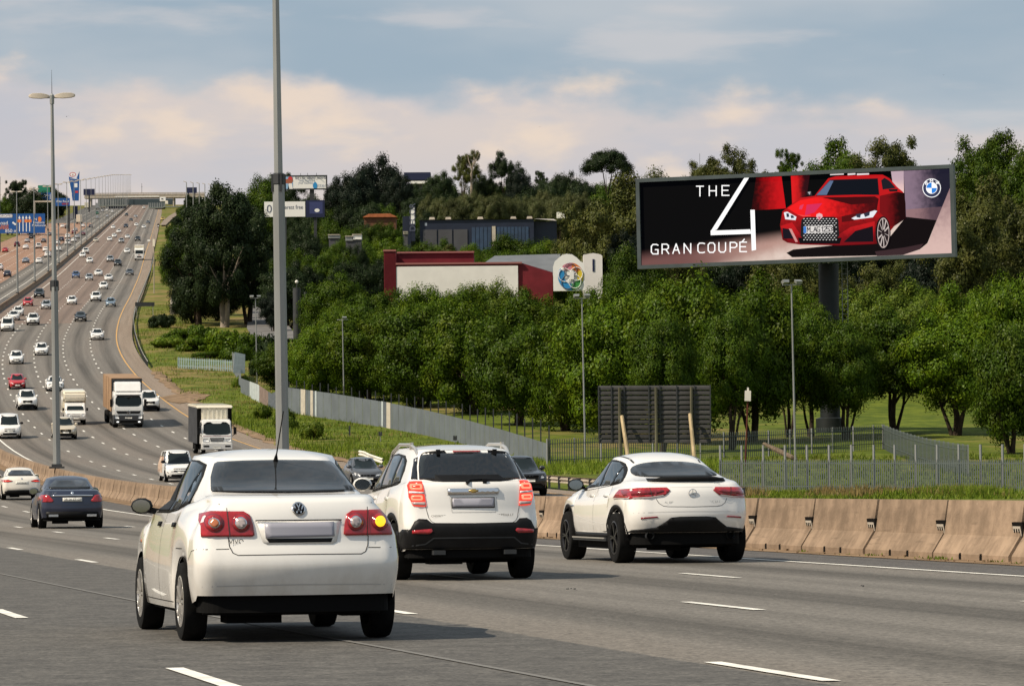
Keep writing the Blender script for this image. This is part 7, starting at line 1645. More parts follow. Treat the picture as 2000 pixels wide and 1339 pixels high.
# ---------------- hero 3: white coupe SUV
def hero_coupe():
    sp = dict(xr=-2.36, xf=2.36, xwr=-1.43, xwf=1.44, rw=.365, ra=.415, tw=.265, track=.815, w=.945, sill=.36, zbr=.44, zbf=.28,
        profR=[(.44, -2.27), (.55, -2.32), (.66, -2.36), (.75, -2.35), (.86, -2.33), (1.0, -2.31), (1.10, -2.26), (1.15, -2.18)], profF=[(.28, 2.25), (.5, 2.34), (.75, 2.36), (.92, 2.26), (.98, 2.12)],
        zs=[(-2.36, 1.10), (-2.0, 1.125), (-1.5, 1.12), (-.9, 1.08), (-.2, 1.04), (.6, 1.015), (1.2, 1.0), (1.7, .95), (2.36, .82)],
        wprof=[(0, .955), (.12, .98), (.3, 1.0), (.55, 1.0), (.75, .985), (.9, .95), (1, .90)], bow_r=.20, bow_f=.3, rr=.30, rf=.35, tr=.06, tf=.08, deck=.035,
        gh=dict(xr0=-2.02, xr1=-.95, xf0=1.15, xf1=.32, w0=.80, w1=.60, bow_r=.22, bow_f=.25, rr=.24, rf=.2, dz=.06, crown=.075, pr=.82, roof=[(-2.0, 1.30), (-1.5, 1.475), (-1.0, 1.555), (-.4, 1.60), (.1, 1.60), (.6, 1.53), (.9, 1.45)]))
    c = Car('coupe_suv', sp, M['hero_white']); c.under(z0=.25, x0=-2.22)
    k = .00161; z6 = lambda pts: [((1362-a)*k, (1095-b)*k) for a, b in pts]
    blk = M['plastic']
    rw_ = soft([(.60, 1.235), (.64, 1.29), (.56, 1.39), (.35, 1.445), (0, 1.462), (-.35, 1.445), (-.56, 1.39), (-.64, 1.29), (-.60, 1.235), (0, 1.225)], 2); c.patch('rear_window', 'R', rw_, M['rear_glass'], step=.06, off=.006)
    c.both('window_trim', 'L', soft([(.98, 1.02), (.5, 1.38), (.2, 1.475), (-.3, 1.50), (-.75, 1.455), (-1.05, 1.36), (-1.27, 1.25), (-1.36, 1.155), (-1.1, 1.125), (-.5, 1.09), (.3, 1.05)], 1), blk, off=.003)
    for nm, o in (('front_window', [(.80, 1.07), (.48, 1.34), (.2, 1.44), (-.14, 1.465), (-.18, 1.10)]), ('side_window', [(-.25, 1.105), (-.21, 1.467), (-.60, 1.45), (-.84, 1.385), (-.86, 1.13)]), ('quarter_window', [(-.91, 1.14), (-.89, 1.365), (-1.04, 1.31), (-1.18, 1.23), (-1.25, 1.165)])): c.both(nm, 'L', o, M['side_glass'], off=.007)
    ws_ = [(.74, 1.07), (.56, 1.5), (0, 1.52), (-.56, 1.5), (-.74, 1.07), (0, 1.04)]; c.patch('windscreen', 'F', ws_, M['glass'])
    # boot lip spoiler
    rows = []
    for y in np.linspace(-.58, .58, 23):
        h, n = c.hit('R', y, 1.17); e = 1-abs(y/.58)**6; rows.append([h+Vector((.05, 0, -.012)), h+Vector((-.04*e, 0, .0)), h+Vector((-.09*e, 0, .055*e)), h+Vector((-.07*e, 0, .07*e)), h+Vector((.02, 0, .05*e+.005)), h+Vector((.12, 0, .05))])
    mb = MB(); mb.grid(rows); mb.build('spoiler', blk, c.rt, smooth=60)
    lamp = [(.94, 1.00), (.90, 1.055), (.75, 1.075), (.36, 1.08), (.315, 1.035), (.40, .968), (.62, .935), (.86, .922), (.93, .94)]
    for sg in (1, -1):
        F = lambda L: [(a*sg, b) for a, b in L]
        o = c.patch('tail_lamp', 'R', F(lamp), M['tail'], off=.012, step=.05); c.patch('lamp_core', 'R', F([(.88, 1.03), (.42, 1.045), (.40, 1.02), (.5, .99), (.88, .965)]), M['tail_dark'], off=.0155, step=.05, parent=o, thick=.003); c.seam('R', F([(.93, .932), (.62, .942), (.42, .97)]), .012, M['clear_lens'], 'lamp_base', .017, o); c.seam('R', F([(.60, 1.075), (.58, .945)]), .008, off=.017, parent=o)
        c.patch('reflector', 'R', F([(.74, .635), (.50, .655), (.52, .675), (.74, .66)]), M['tail_dark'], off=.008, step=.05)
        MB().box((-2.27, .54*sg, .42), (.2, .22, .10)).build('exhaust', M['chrome'], c.rt) if False else None
        mb = MB(); mb.lathe([(.062, -.1), (.066, .1), (.05, .1), (.05, -.1)], 14, 'x', (-2.10, .60*sg, .40)); mb.build('exhaust', M['dark_steel'], c.rt, smooth=50)
    e = z6([(0, 475)])[0][1]; mb = MB(); h, n = c.hit('R', 0, e); pts = [(h.x-.012, math.cos(a)*.057, h.z+math.sin(a)*.057) for a in np.linspace(0, 6.283, 25)]; mb.tube(pts, .006, 6, False)
    for a in (90, 210, 330): mb.bar((h.x-.012, 0, h.z), (h.x-.012, math.cos(R(a))*.055, h.z+math.sin(R(a))*.055), .009)
    mb.build('badge', M['chrome'], c.rt)
    c.seam('R', [(.525, .925), (.49, .86), (.43, .82), (.36, .81), (0, .805), (-.36, .81), (-.43, .82), (-.49, .86), (-.525, .925)], .008); c.seam('R', [(.315, 1.083), (0, 1.085), (-.315, 1.083)], .006, M['shade_line'])  # the upper line between the lamps is painted shade, not a gap
    c.text('GLC 63 S', z6([(1560, 0)])[0][0], z6([(0, 552)])[0][1], .045, M['chrome']); c.text('V8', z6([(1150, 0)])[0][0], z6([(0, 556)])[0][1], .045, M['chrome']) if False else c.text('AL 2006', z6([(1150, 0)])[0][0], z6([(0, 556)])[0][1], .042, M['chrome']); c.text('AMG', z6([(1610, 0)])[0][0], z6([(0, 393)])[0][1], .042, M['chrome'])
    T = [(.93, .455), (.82, .485), (.52, .52), (.40, .60), (.33, .655), (.2, .668), (0, .67)]; P = T+[(-a, b) for a, b in T[-2::-1]]
    c.patch('diffuser', 'R', P+[(-.93, .448), (-.5, .446), (0, .446), (.5, .446), (.93, .448)], blk, off=.010, step=.06)
    c.seam('R', [(.9, .72), (.45, .735), (0, .74), (-.45, .735), (-.9, .72)], .012, M['shade_line'], 'painted_crease')
    def arch_band(xw, w1=.065):
        A = [(xw+(sp['ra']+w1)*math.cos(a), sp['rw']+(sp['ra']+w1)*math.sin(a)) for a in np.linspace(.02, math.pi-.02, 17)]; B = [(xw+(sp['ra']+.003)*math.cos(a), sp['rw']+(sp['ra']+.003)*math.sin(a)) for a in np.linspace(math.pi-.01, .01, 17)]; return A+B
    for xw in (sp['xwr'], sp['xwf']): c.both('arch_cladding', 'L', arch_band(xw), blk, off=.012, step=.08)
    c.both('sill_cladding', 'L', rrect(-.96, .365, .97, .43, .02), blk, off=.012, step=.12)
    for sg in (1, -1): MB().box((0, sg*.90, .335), (1.95, .09, .05)).build('side_step', M['dark_steel'], c.rt); MB().box((0, sg*.955, .352), (1.9, .02, .02)).build('side_strip', M['alloy'], c.rt)
    for sd in 'LS':
        c.seam(sd, [(-.21, 1.08), (-.24, .7), (-.23, .45)]); c.seam(sd, [(-.97, 1.11), (-1.10, .92), (-1.0, .80)]); c.seam(sd, [(1.0, 1.0), (1.0, .75), (.98, .45)])
        c.seam(sd, [(-.85, .56), (0, .60), (.85, .68)], .012, M['shade_line'], 'painted_door_crease')
    c.mirror(.72, 1.07, M['plastic'], 1.1)
    for x in (-.02, -.86): c.both('door_handle', 'L', rrect(x-.10, .95, x+.10, .978, .012), M['hero_white'], off=.018, thick=.03)
    c.both('wing_badge', 'L', rrect(1.02, .80, 1.20, .83, .01), M['chrome'], off=.006)
    for sg in (1, -1): c.seam('T', [(-.95, sg*.50), (-.4, sg*.545), (.25, sg*.52)], .03, M['dark_steel'], 'roof_groove')
    c.both('headlight', 'F', [(.5, .80), (.82, .84), (.84, .93), (.55, .9)], M['lamp']); c.patch('grille', 'F', rrect(-.45, .55, .45, .84, .08), blk)
    c.wheels(M['alloy_dark'], 5, 'twin'); 
    tag(c.rt, 'white coupe-roofed SUV with black wheels, beside the concrete barrier', 'SUV'); return c

# ---------------- generic traffic shells
def generic(kind, hi=False):
    S = {}
    S['hatch'] = dict(xr=-1.95, xf=1.95, xwr=-1.22, xwf=1.28, rw=.30, ra=.35, tw=.19, track=.72, w=.845, sill=.24, zbr=.30, zbf=.22,
        profR=[(.3, -1.88), (.5, -1.95), (.7, -1.93), (.95, -1.86), (1.0, -1.8)], profF=[(.22, 1.86), (.45, 1.95), (.65, 1.92), (.78, 1.78)], zs=[(-1.95, 1.0), (-1, .98), (0, .93), (.9, .9), (1.4, .84), (1.95, .68)],
        wprof=[(0, .96), (.3, 1), (.6, 1), (.85, .96), (1, .92)], bow_r=.12, bow_f=.28, rr=.2, rf=.3, tr=.05, tf=.07, deck=.03,
        gh=dict(xr0=-1.72, xr1=-1.35, xf0=1.15, xf1=.38, w0=.74, w1=.57, bow_r=.14, bow_f=.25, rr=.15, rf=.2, dz=.03, crown=.07, roof=[(-1.6, 1.40), (-1, 1.47), (-.2, 1.5), (.4, 1.46), (.8, 1.36)]))
    S['saloon'] = dict(xr=-2.3, xf=2.3, xwr=-1.42, xwf=1.42, rw=.33, ra=.37, tw=.22, track=.765, w=.90, sill=.24, zbr=.30, zbf=.22,
        profR=[(.3, -2.22), (.5, -2.3), (.7, -2.28), (.9, -2.24), (1.0, -2.15)], profF=[(.22, 2.2), (.45, 2.3), (.62, 2.26), (.74, 2.12)], zs=[(-2.3, 1.0), (-1.6, 1.01), (-1, .97), (0, .93), (.9, .9), (1.5, .83), (2.3, .66)],
        wprof=[(0, .96), (.3, 1), (.6, 1), (.85, .95), (1, .90)], bow_r=.16, bow_f=.3, rr=.22, rf=.32, tr=.06, tf=.08, deck=.04,
        gh=dict(xr0=-1.72, xr1=-.85, xf0=1.1, xf1=.3, w0=.74, w1=.56, bow_r=.16, bow_f=.25, rr=.16, rf=.2, dz=.045, crown=.07, pr=.9, roof=[(-1.5, 1.3), (-.9, 1.405), (-.2, 1.445), (.35, 1.41), (.8, 1.32)]))
    S['suv'] = dict(xr=-2.25, xf=2.25, xwr=-1.33, xwf=1.37, rw=.36, ra=.42, tw=.23, track=.79, w=.92, sill=.34, zbr=.40, zbf=.3,
        profR=[(.4, -2.2), (.6, -2.25), (.9, -2.2), (1.15, -2.14)], profF=[(.3, 2.15), (.5, 2.25), (.8, 2.22), (.95, 2.08)], zs=[(-2.25, 1.16), (-1, 1.12), (0, 1.08), (.9, 1.05), (1.5, 1.0), (2.25, .84)],
        wprof=[(0, .96), (.3, 1), (.6, 1), (.85, .97), (1, .93)], bow_r=.14, bow_f=.28, rr=.2, rf=.32, tr=.05, tf=.07, deck=.03,
        gh=dict(xr0=-2.05, xr1=-1.75, xf0=1.1, xf1=.4, w0=.82, w1=.64, bow_r=.14, bow_f=.25, rr=.16, rf=.2, dz=.03, crown=.07, roof=[(-2, 1.62), (-1.2, 1.69), (-.2, 1.72), (.4, 1.68), (.9, 1.55)]))
    S['pickup'] = dict(xr=-2.6, xf=2.6, xwr=-1.45, xwf=1.64, rw=.38, ra=.44, tw=.25, track=.78, w=.925, sill=.42, zbr=.5, zbf=.36,
        profR=[(.5, -2.55), (.7, -2.6), (1.0, -2.58), (1.1, -2.56)], profF=[(.36, 2.5), (.6, 2.6), (.95, 2.56), (1.08, 2.42)], zs=[(-2.6, 1.12), (-1, 1.12), (0, 1.12), (1, 1.11), (1.8, 1.07), (2.6, .96)],
        wprof=[(0, .95), (.3, 1), (.6, 1), (.85, .98), (1, .94)], bow_r=.05, bow_f=.25, rr=.12, rf=.32, tr=.03, tf=.07, deck=.03,
        gh=dict(xr0=-1.0, xr1=-.75, xf0=1.25, xf1=.5, w0=.80, w1=.64, bow_r=.05, bow_f=.22, rr=.12, rf=.2, dz=.03, crown=.07, roof=[(-1, 1.74), (-.2, 1.79), (.5, 1.75), (1, 1.6)]))
    S['van'] = dict(xr=-2.5, xf=2.5, xwr=-1.6, xwf=1.6, rw=.34, ra=.40, tw=.22, track=.80, w=.95, sill=.34, zbr=.38, zbf=.28,
        profR=[(.38, -2.45), (.6, -2.5), (1.0, -2.48), (1.1, -2.46)], profF=[(.28, 2.4), (.5, 2.5), (.8, 2.46), (.98, 2.3)], zs=[(-2.5, 1.12), (0, 1.12), (1.2, 1.1), (1.8, 1.05), (2.5, .88)],
        wprof=[(0, .96), (.3, 1), (.6, 1), (.85, .99), (1, .97)], bow_r=.06, bow_f=.3, rr=.14, rf=.36, tr=.03, tf=.08, deck=.02,
        gh=dict(xr0=-2.43, xr1=-2.3, xf0=1.75, xf1=.95, w0=.90, w1=.74, bow_r=.06, bow_f=.28, rr=.14, rf=.22, dz=.02, crown=.08, roof=[(-2.4, 1.88), (-1, 1.93), (.5, 1.94), (1, 1.9), (1.5, 1.75)]))
    sp = S[kind]; c = Car({'hatch': 'hatchback', 'saloon': 'saloon_car', 'suv': 'suv', 'pickup': 'pickup_truck', 'van': 'van'}[kind], sp, M['white'], hi)
    c.under(z0=.2 if kind in ('hatch', 'saloon') else .26); g = sp['gh']; zf = lambda x: ip(x, sp['zs'])
    b0 = zf(g['xf0'])+.06; t0 = ip(g['xf1'], g['roof'])-.07; w0, w1 = g['w0']-.06, g['w1']-.03
    c.patch('windscreen', 'F', [(w0, b0), ((w0+w1)/2+.02, (b0+t0)/2), (w1, t0), (0, t0+.015), (-w1, t0), (-(w0+w1)/2-.02, (b0+t0)/2), (-w0, b0), (0, b0-.03)], M['screen_glass'], step=.14, off=.006)
    br = zf(g['xr0'])+.07; tr_ = ip(g['xr1'], g['roof'])-.09
    c.patch('rear_window', 'R', [(w0, br), (w1, tr_), (0, tr_+.01), (-w1, tr_), (-w0, br)], M['rear_glass'], step=.14, off=.006)
    xf0, xf1, xr0, xr1 = g['xf0']-.3, g['xf1']-.1, g['xr0']+.22, g['xr1']+.18; zt = min(t0, ip(-.5, g['roof'])-.1); bz = lambda x: zf(x)+.05
    if kind == 'van':
        c.both('side_window', 'L', [(xf0, bz(xf0)), (xf1, zt), (.2, zt), (.15, bz(.2))], M['side_glass'], step=.2, off=.006); c.both('side_window', 'L', [(.05, bz(0)), (.1, zt), (-1.0, zt), (-1.05, bz(-1))], M['side_glass'], step=.2, off=.006)
    else:
        xm = (xf1+xr1)/2-.05; c.both('front_window', 'L', [(xf0, bz(xf0)), (xf1, zt), (xm+.03, zt+.02), (xm+.03, bz(xm))], M['side_glass'], step=.2, off=.006); c.both('side_window', 'L', [(xm-.05, bz(xm)), (xm-.05, zt+.02), (xr1, zt), (xr0, bz(xr0))], M['side_glass'], step=.2, off=.006)
    wf = sp['w']-.10; hz = zf(sp['xf'])-.02
    if kind in ('suv', 'pickup', 'van'): hl = [(wf-.32, hz-.16), (wf+.0, hz-.10), (wf+.02, hz+.02), (wf-.26, hz-.03)]; gr = rrect(-.42, hz-.24, .42, hz-.02, .03); lg = rrect(-.55, sp['zbf']+.04, .55, sp['zbf']+.20, .03)
    else: hl = [(wf-.36, hz-.12), (wf-.0, hz-.05), (wf+.02, hz+.05), (wf-.28, hz+.0)]; gr = rrect(-.36, hz-.14, .36, hz-.04, .03); lg = rrect(-.5, sp['zbf']+.05, .5, sp['zbf']+.20, .03)
    c.both('headlight', 'F', hl, M['lamp'], step=.12, off=.008); c.patch('grille', 'F', gr, M['plastic'], step=.14, off=.008); c.patch('lower_grille', 'F', lg, M['plastic'], step=.14, off=.008)
    pz = (hz-.24 if kind in ('suv', 'pickup', 'van') else hz-.22); c.patch('number_plate', 'F', rrect(-.24, pz-.06, .24, pz+.05, .01), M['plate'], step=.2, off=.02)
    if kind in ('suv', 'pickup'): c.patch('bumper', 'F', rrect(-.75, sp['zbf'], .75, sp['zbf']+.16, .04), M['plastic'], step=.15, off=.006)
    rz = zf(sp['xr']); wr = sp['w']-.10
    if kind == 'saloon': tl = [(wr+.02, rz-.22), (wr-.32, rz-.20), (wr-.30, rz-.06), (wr+.0, rz-.05)]
    elif kind in ('hatch',): tl = [(wr+.02, rz-.25), (wr-.2, rz-.22), (wr-.18, rz-.01), (wr-.0, rz-.02)]
    else: tl = [(wr+.04, rz-.38), (wr-.12, rz-.38), (wr-.12, rz-.04), (wr+.0, rz-.02)]
    c.both('tail_lamp', 'R', tl, M['tail'], step=.12, off=.010)
    c.patch('number_plate', 'R', rrect(-.25, rz-.36, .25, rz-.25, .01), M['plate'], step=.2, off=.012); c.patch('rear_bumper', 'R', [(.74, sp['zbr']), (.74, sp['zbr']+.10), (0, sp['zbr']+.12), (-.74, sp['zbr']+.10), (-.74, sp['zbr'])], M['plastic'], step=.15, off=.008)
    if kind == 'pickup': c.patch('load_bed', 'T', rrect(-2.5, -.72, -1.12, .72, .04), M['plastic'], step=.25, off=.012)
    c.mirror(g['xf0']-.38, zf(.8)+.06, M['white'] if kind != 'van' else M['plastic'], 1.2); c.wheels(M['alloy'], 6, 'thin', hi)
    for ob in [c.body]+[o for o in c.rt.children if o.name.startswith('mirror')]:
        if ob.data.materials[0] == M['white']: ob.material_slots[0].link = 'OBJECT'; ob.material_slots[0].material = M['white']
    return c
# ---------------------------------------------------------------- put the three near cars on their lane
def put_by_axle(c, mid, head_deg, scale=1.0):
    h = R(head_deg); f = Vector((math.sin(h), math.cos(h), 0)); pos = Vector(mid)-f*c.sp['xwr']*scale; pos.z = hgt(pos.y); place(c.rt, pos, h, scale)
v1 = hero_saloon(); put_by_axle(v1, (-1.77, 30.02, 0), -12.6)
v2 = hero_suv(); put_by_axle(v2, (-.66, 47.9, 0), -12.3, .95)
v3 = hero_coupe(); put_by_axle(v3, (2.36, 56.45, 0), -13.2)

# ---------------------------------------------------------------- lorries and odd bodies
class Boxy(Car):
    """cab or van body: a side profile given depth, edges rounded"""
    def __init__(s, name, prof, w, m, bev=.06, root=None, part='cab', taper=0.0):
        s.rt = root or empty(name); s.hi = False; mb = MB(); mb.prism(prof, -w, w); me = mb.mesh(part, m); bm = bmesh.new(); bm.from_mesh(me)
        bmesh.ops.remove_doubles(bm, verts=bm.verts, dist=1e-5); bmesh.ops.recalc_face_normals(bm, faces=bm.faces)
        bmesh.ops.bevel(bm, geom=list(bm.edges), offset=bev, segments=2, affect='EDGES', clamp_overlap=True)
        if taper:
            for v in bm.verts: v.co.y *= 1-taper*max(0, v.co.z-1.0)
        bmesh.ops.triangulate(bm, faces=bm.faces); bm.to_mesh(me); s.bvh = BVHTree.FromBMesh(bm); bm.free()
        me.polygons.foreach_set('use_smooth', [True]*len(me.polygons)); me.set_sharp_from_angle(angle=R(35)); s.body = link(part, me, s.rt)
        xs = [p[0] for p in prof]; s.sp = dict(xr=min(xs), xf=max(xs), w=w)
def truck_wheels(rt, xs, r, tw, track, dual=()):
    sp = dict(rw=r, tw=tw, track=track, xwr=0, xwf=0); n = 18; h = tw/2; rr = r*.58
    mb = MB(); mb.lathe([(rr, h*.8), (r*.9, h), (r, h*.7), (r, -h*.7), (r*.9, -h), (rr, -h*.8), (.02, -h*.3)], n, 'y'); ty = mb.mesh('wheel', M['tyre'], smooth=45)
    mb = MB(); mb.lathe([(rr, h*.82), (rr*.85, h*.3), (rr*.35, h*.35), (rr*.3, h*.7), (.01, h*.72)], 14, 'y'); rm = mb.mesh('rim', M['steel'], smooth=45)
    for x in xs:
        for sg in (1, -1):
            o = link('wheel', ty, rt); o.location = (x, sg*track, r); o.rotation_euler = (0, 0, 0 if sg > 0 else math.pi); link('rim', rm, o)
def big_truck():
    rt = empty('lorry'); W_ = 1.22
    c = Boxy('lorry', [(3.9, .95), (4.18, 1.0), (4.2, 1.55), (4.16, 1.75), (4.02, 2.72), (3.85, 2.95), (2.3, 3.0), (2.2, .95)], W_, M['white'], .07, rt)
    # roof fairing
    f = Boxy('lorry', [(3.85, 2.98), (3.35, 3.72), (3.1, 3.80), (2.3, 3.78), (2.3, 2.96)], 1.10, M['white'], .08, rt, 'roof_fairing')
    c.patch('windscreen', 'F', soft([(1.10, 1.80), (1.05, 2.62), (.65, 2.66), (.6, 2.55), (-.6, 2.55), (-.65, 2.66), (-1.05, 2.62), (-1.10, 1.80), (0, 1.78)], 1), M['screen_glass'], step=.2, off=.01)
    c.patch('sun_visor', 'F', [(1.02, 2.68), (.6, 2.56), (-.6, 2.56), (-1.02, 2.68), (-1.0, 2.74), (1.0, 2.74)], M['plastic'], step=.2, off=.02)
    c.patch('grille', 'F', [(1.02, 1.42), (.9, 1.18), (-.9, 1.18), (-1.02, 1.42)], M['plastic'], step=.2, off=.012)
    for z in (1.24, 1.31, 1.38): c.patch('grille_bar', 'F', rrect(-.88, z-.012, .88, z+.012, .01), M['dark_steel'], step=.3, off=.03)
    mb = MB(); h, n = c.hit('F', 0, 1.31); mb.tube([(h.x+.05, .13*math.cos(a), h.z+.13*math.sin(a)) for a in np.linspace(0, 6.283, 17)], .02, 5, False)
    for a in (90, 210, 330): mb.bar((h.x+.05, 0, h.z), (h.x+.05, .13*math.cos(R(a)), h.z+.13*math.sin(R(a))), .02)
    mb.build('badge', M['chrome'], rt)
    b = Boxy('lorry', [(3.95, .32), (4.2, .36), (4.26, .7), (4.22, 1.12), (3.2, 1.12), (3.2, .32)], 1.24, mat('bumper_grey', (.045, .047, .05), .5, .4), .05, rt, 'bumper')
    for sg in (1, -1):
        b.patch('headlight', 'F', [(sg*.78, .78), (sg*1.12, .80), (sg*1.14, 1.06), (sg*.86, 1.02)], M['lamp'], step=.2, off=.01); b.patch('fog_lamp', 'F', rrect(min(sg*.80, sg*.98), .47, max(sg*.80, sg*.98), .56, .03), M['lamp_on'], step=.2, off=.012)
        m_ = MB().box((4.0, sg*1.40, 2.05), (.14, .22, .62)).build('mirror', M['plastic'], rt); MB().bar((3.95, sg*1.2, 2.45), (4.0, sg*1.42, 2.40), .04).build('mirror_arm', M['plastic'], rt)
        c.patch('side_window', 'L' if sg > 0 else 'S', [(3.85, 1.85), (3.75, 2.55), (2.95, 2.55), (2.95, 1.85)], M['side_glass'], step=.3, off=.01)
    b.patch('number_plate', 'F', rrect(-.28, .80, .28, .92, .01), M['plate'], step=.3, off=.01); put_plate(rt, 4.28, .86)
    b.patch('air_intake', 'F', rrect(-.7, .42, .7, .62, .03), M['under'], step=.3, off=.008)
    o = Boxy('lorry', [(2.1, 1.25), (2.1, 4.05), (-7.6, 4.05), (-7.6, 1.25)], 1.29, M['tarp'], .04, rt, 'tarpaulin_body')
    for x in (-.6, -3.6, -6.4): 
        for sg in (1, -1): MB().box((x, sg*1.30, 2.65), (.03, .012, 2.75)).build('strap', M['under'], rt)
    MB().box((2.13, 0, 2.6), (.05, 2.5, 2.8)).build('headboard', M['dark_steel'], rt)
    MB().box((-2.6, 0, 1.0), (9.8, 1.0, .4)).build('chassis', M['under'], rt); MB().box((-.8, 0, .75), (2.0, 2.3, .6)).build('fuel_tank', M['dark_steel'], rt)
    truck_wheels(rt, (3.05, .95, -.4, -5.2, -6.5), .52, .42, 1.02)
    return tag(rt, 'big white-cabbed lorry with a tan tarpaulin body', 'lorry')
def put_plate(rt, x, z):
    o = link('lettering', text_mesh('NB 26 GP', .10, M['ink']), rt); o.location = (x, 0, z); o.rotation_euler = (R(90), 0, R(90))
def box_truck():
    rt = empty('box_truck'); c = Boxy('box_truck', [(2.9, .75), (3.3, .8), (3.33, 1.35), (3.25, 1.62), (2.92, 2.42), (2.7, 2.52), (1.75, 2.52), (1.7, .75)], 1.06, M['white'], .07, rt, taper=.03)
    c.patch('windscreen', 'F', soft([(.98, 1.50), (.96, 1.62), (.90, 2.34), (0, 2.38), (-.90, 2.34), (-.96, 1.62), (-.98, 1.50), (0, 1.46)], 1), M['screen_glass'], step=.2, off=.01)
    c.patch('grille', 'F', [(.5, 1.26), (.42, 1.02), (-.42, 1.02), (-.5, 1.26)], M['plastic'], step=.2, off=.012)
    for z in (1.09, 1.18): c.patch('grille_bar', 'F', rrect(-.42, z-.018, .42, z+.018, .01), M['silver'], step=.3, off=.02)
    c.patch('red_stripe', 'F', rrect(-.98, 1.37, .98, 1.40, .01), mat('stripe_pink', (.45, .25, .25), .5, .3), step=.2, off=.008); o = link('lettering', text_mesh('ISUZU', .17, M['silver']), rt); o.location = (c.hit('F', 0, 1.44)[0].x+.02, 0, 1.44); o.rotation_euler = (R(90), 0, R(90))
    for sg in (1, -1):
        c.patch('headlight', 'F', [(sg*.60, 1.02), (sg*.98, 1.03), (sg*.98, 1.22), (sg*.58, 1.20)], M['lamp'], step=.2, off=.012)
        MB().box((3.2, sg*1.27, 1.75), (.12, .2, .5)).build('mirror', M['plastic'], rt); MB().bar((3.0, sg*1.0, 2.2), (3.2, sg*1.27, 1.98), .035).build('mirror_arm', M['plastic'], rt); MB().bar((3.2, sg*1.0, 1.35), (3.2, sg*1.27, 1.52), .035).build('mirror_arm', M['plastic'], rt)
        c.patch('side_window', 'L' if sg > 0 else 'S', [(2.95, 1.55), (2.7, 2.3), (2.0, 2.3), (2.0, 1.55)], M['side_glass'], step=.3, off=.01)
    b = Boxy('box_truck', [(3.0, .42), (3.38, .45), (3.40, .9), (3.0, .92)], 1.08, M['white'], .04, rt, 'bumper')
    for sg in (1, -1): b.patch('fog_lamp', 'F', rrect(min(sg*.55, sg*.95), .62, max(sg*.55, sg*.95), .74, .03), M['plastic'], step=.2, off=.008)
    b.patch('number_plate', 'F', rrect(-.26, .55, .26, .66, .01), M['plate'], step=.3, off=.012)
    # body: pale ribbed bulkhead and roof, dark curtain sides
    MB().box((-1.35, 0, 2.05), (5.9, 2.44, 2.5)).build('curtain', M['tarp_dark'], rt)
    MB().box((1.66, 0, 2.05), (.14, 1.86, 2.5)).build('bulkhead', M['cream'], rt)
    for y in np.linspace(-.78, .78, 6): MB().prism([(y-.07, 0), (y+.07, 0), (y+.04, .045), (y-.04, .045)], .85, 3.22, 'z').build('rib', M['cream'], rt) if False else MB().box((1.755, y, 2.05), (.05, .12, 2.3)).build('rib', M['cream'], rt)
    for sg in (1, -1): MB().box((1.64, sg*1.08, 2.05), (.12, .28, 2.48)).build('curtain_edge', M['under'], rt)
    Boxy('box_truck', [(1.85, 3.28), (1.7, 3.5), (-4.3, 3.5), (-4.35, 3.28)], 1.27, M['cream'], .06, rt, 'roof')
    MB().box((-.6, 0, .72), (7.0, .9, .3)).build('chassis', M['under'], rt); MB().box((-1.4, 0, .55), (1.6, 2.2, .45)).build('tool_box', M['under'], rt)
    truck_wheels(rt, (2.35, -2.4), .45, .32, .90); 
    return tag(rt, 'white box truck with dark curtain sides and ribbed pale front wall', 'truck')
def canopy_bakkie():
    rt = empty('delivery_truck'); c = Boxy('delivery_truck', [(2.1, .45), (2.4, .5), (2.42, .95), (2.25, 1.12), (1.55, 1.2), (1.1, 1.82), (.1, 1.85), (.05, .45)], .85, M['white'], .06, rt)
    c.patch('windscreen', 'F', [(.72, 1.22), (.62, 1.78), (-.62, 1.78), (-.72, 1.22)], M['screen_glass'], step=.2, off=.01)
    for y in np.linspace(-.3, .3, 7): c.patch('grille_slot', 'F', rrect(y-.022, .74, y+.022, .95, .01), M['plastic'], step=.2, off=.01)
    for sg in (1, -1): c.patch('headlight', 'F', circ(sg*.60, .86, .12, 12), M['lamp'], step=.1, off=.012); MB().box((1.45, sg*1.0, 1.3), (.1, .16, .24)).build('mirror', M['plastic'], rt)
    c.patch('bumper', 'F', rrect(-.84, .48, .84, .64, .03), M['cream'], step=.2, off=.02); c.patch('number_plate', 'F', rrect(-.24, .56, .24, .67, .01), M['plate'], step=.2, off=.03)
    Boxy('delivery_truck', [(.75, 1.95), (.9, 2.15), (.85, 2.65), (.6, 2.85), (-2.5, 2.85), (-2.5, .85), (.0, .85), (.0, 1.9)], .97, M['cream'], .12, rt, 'box_body')
    MB().box((-.2, 0, .55), (4.4, 1.2, .35)).build('chassis', M['under'], rt); truck_wheels(rt, (1.5, -1.5), .36, .24, .74)
    return tag(rt, 'small white delivery truck with a rounded box body over its cab', 'truck')
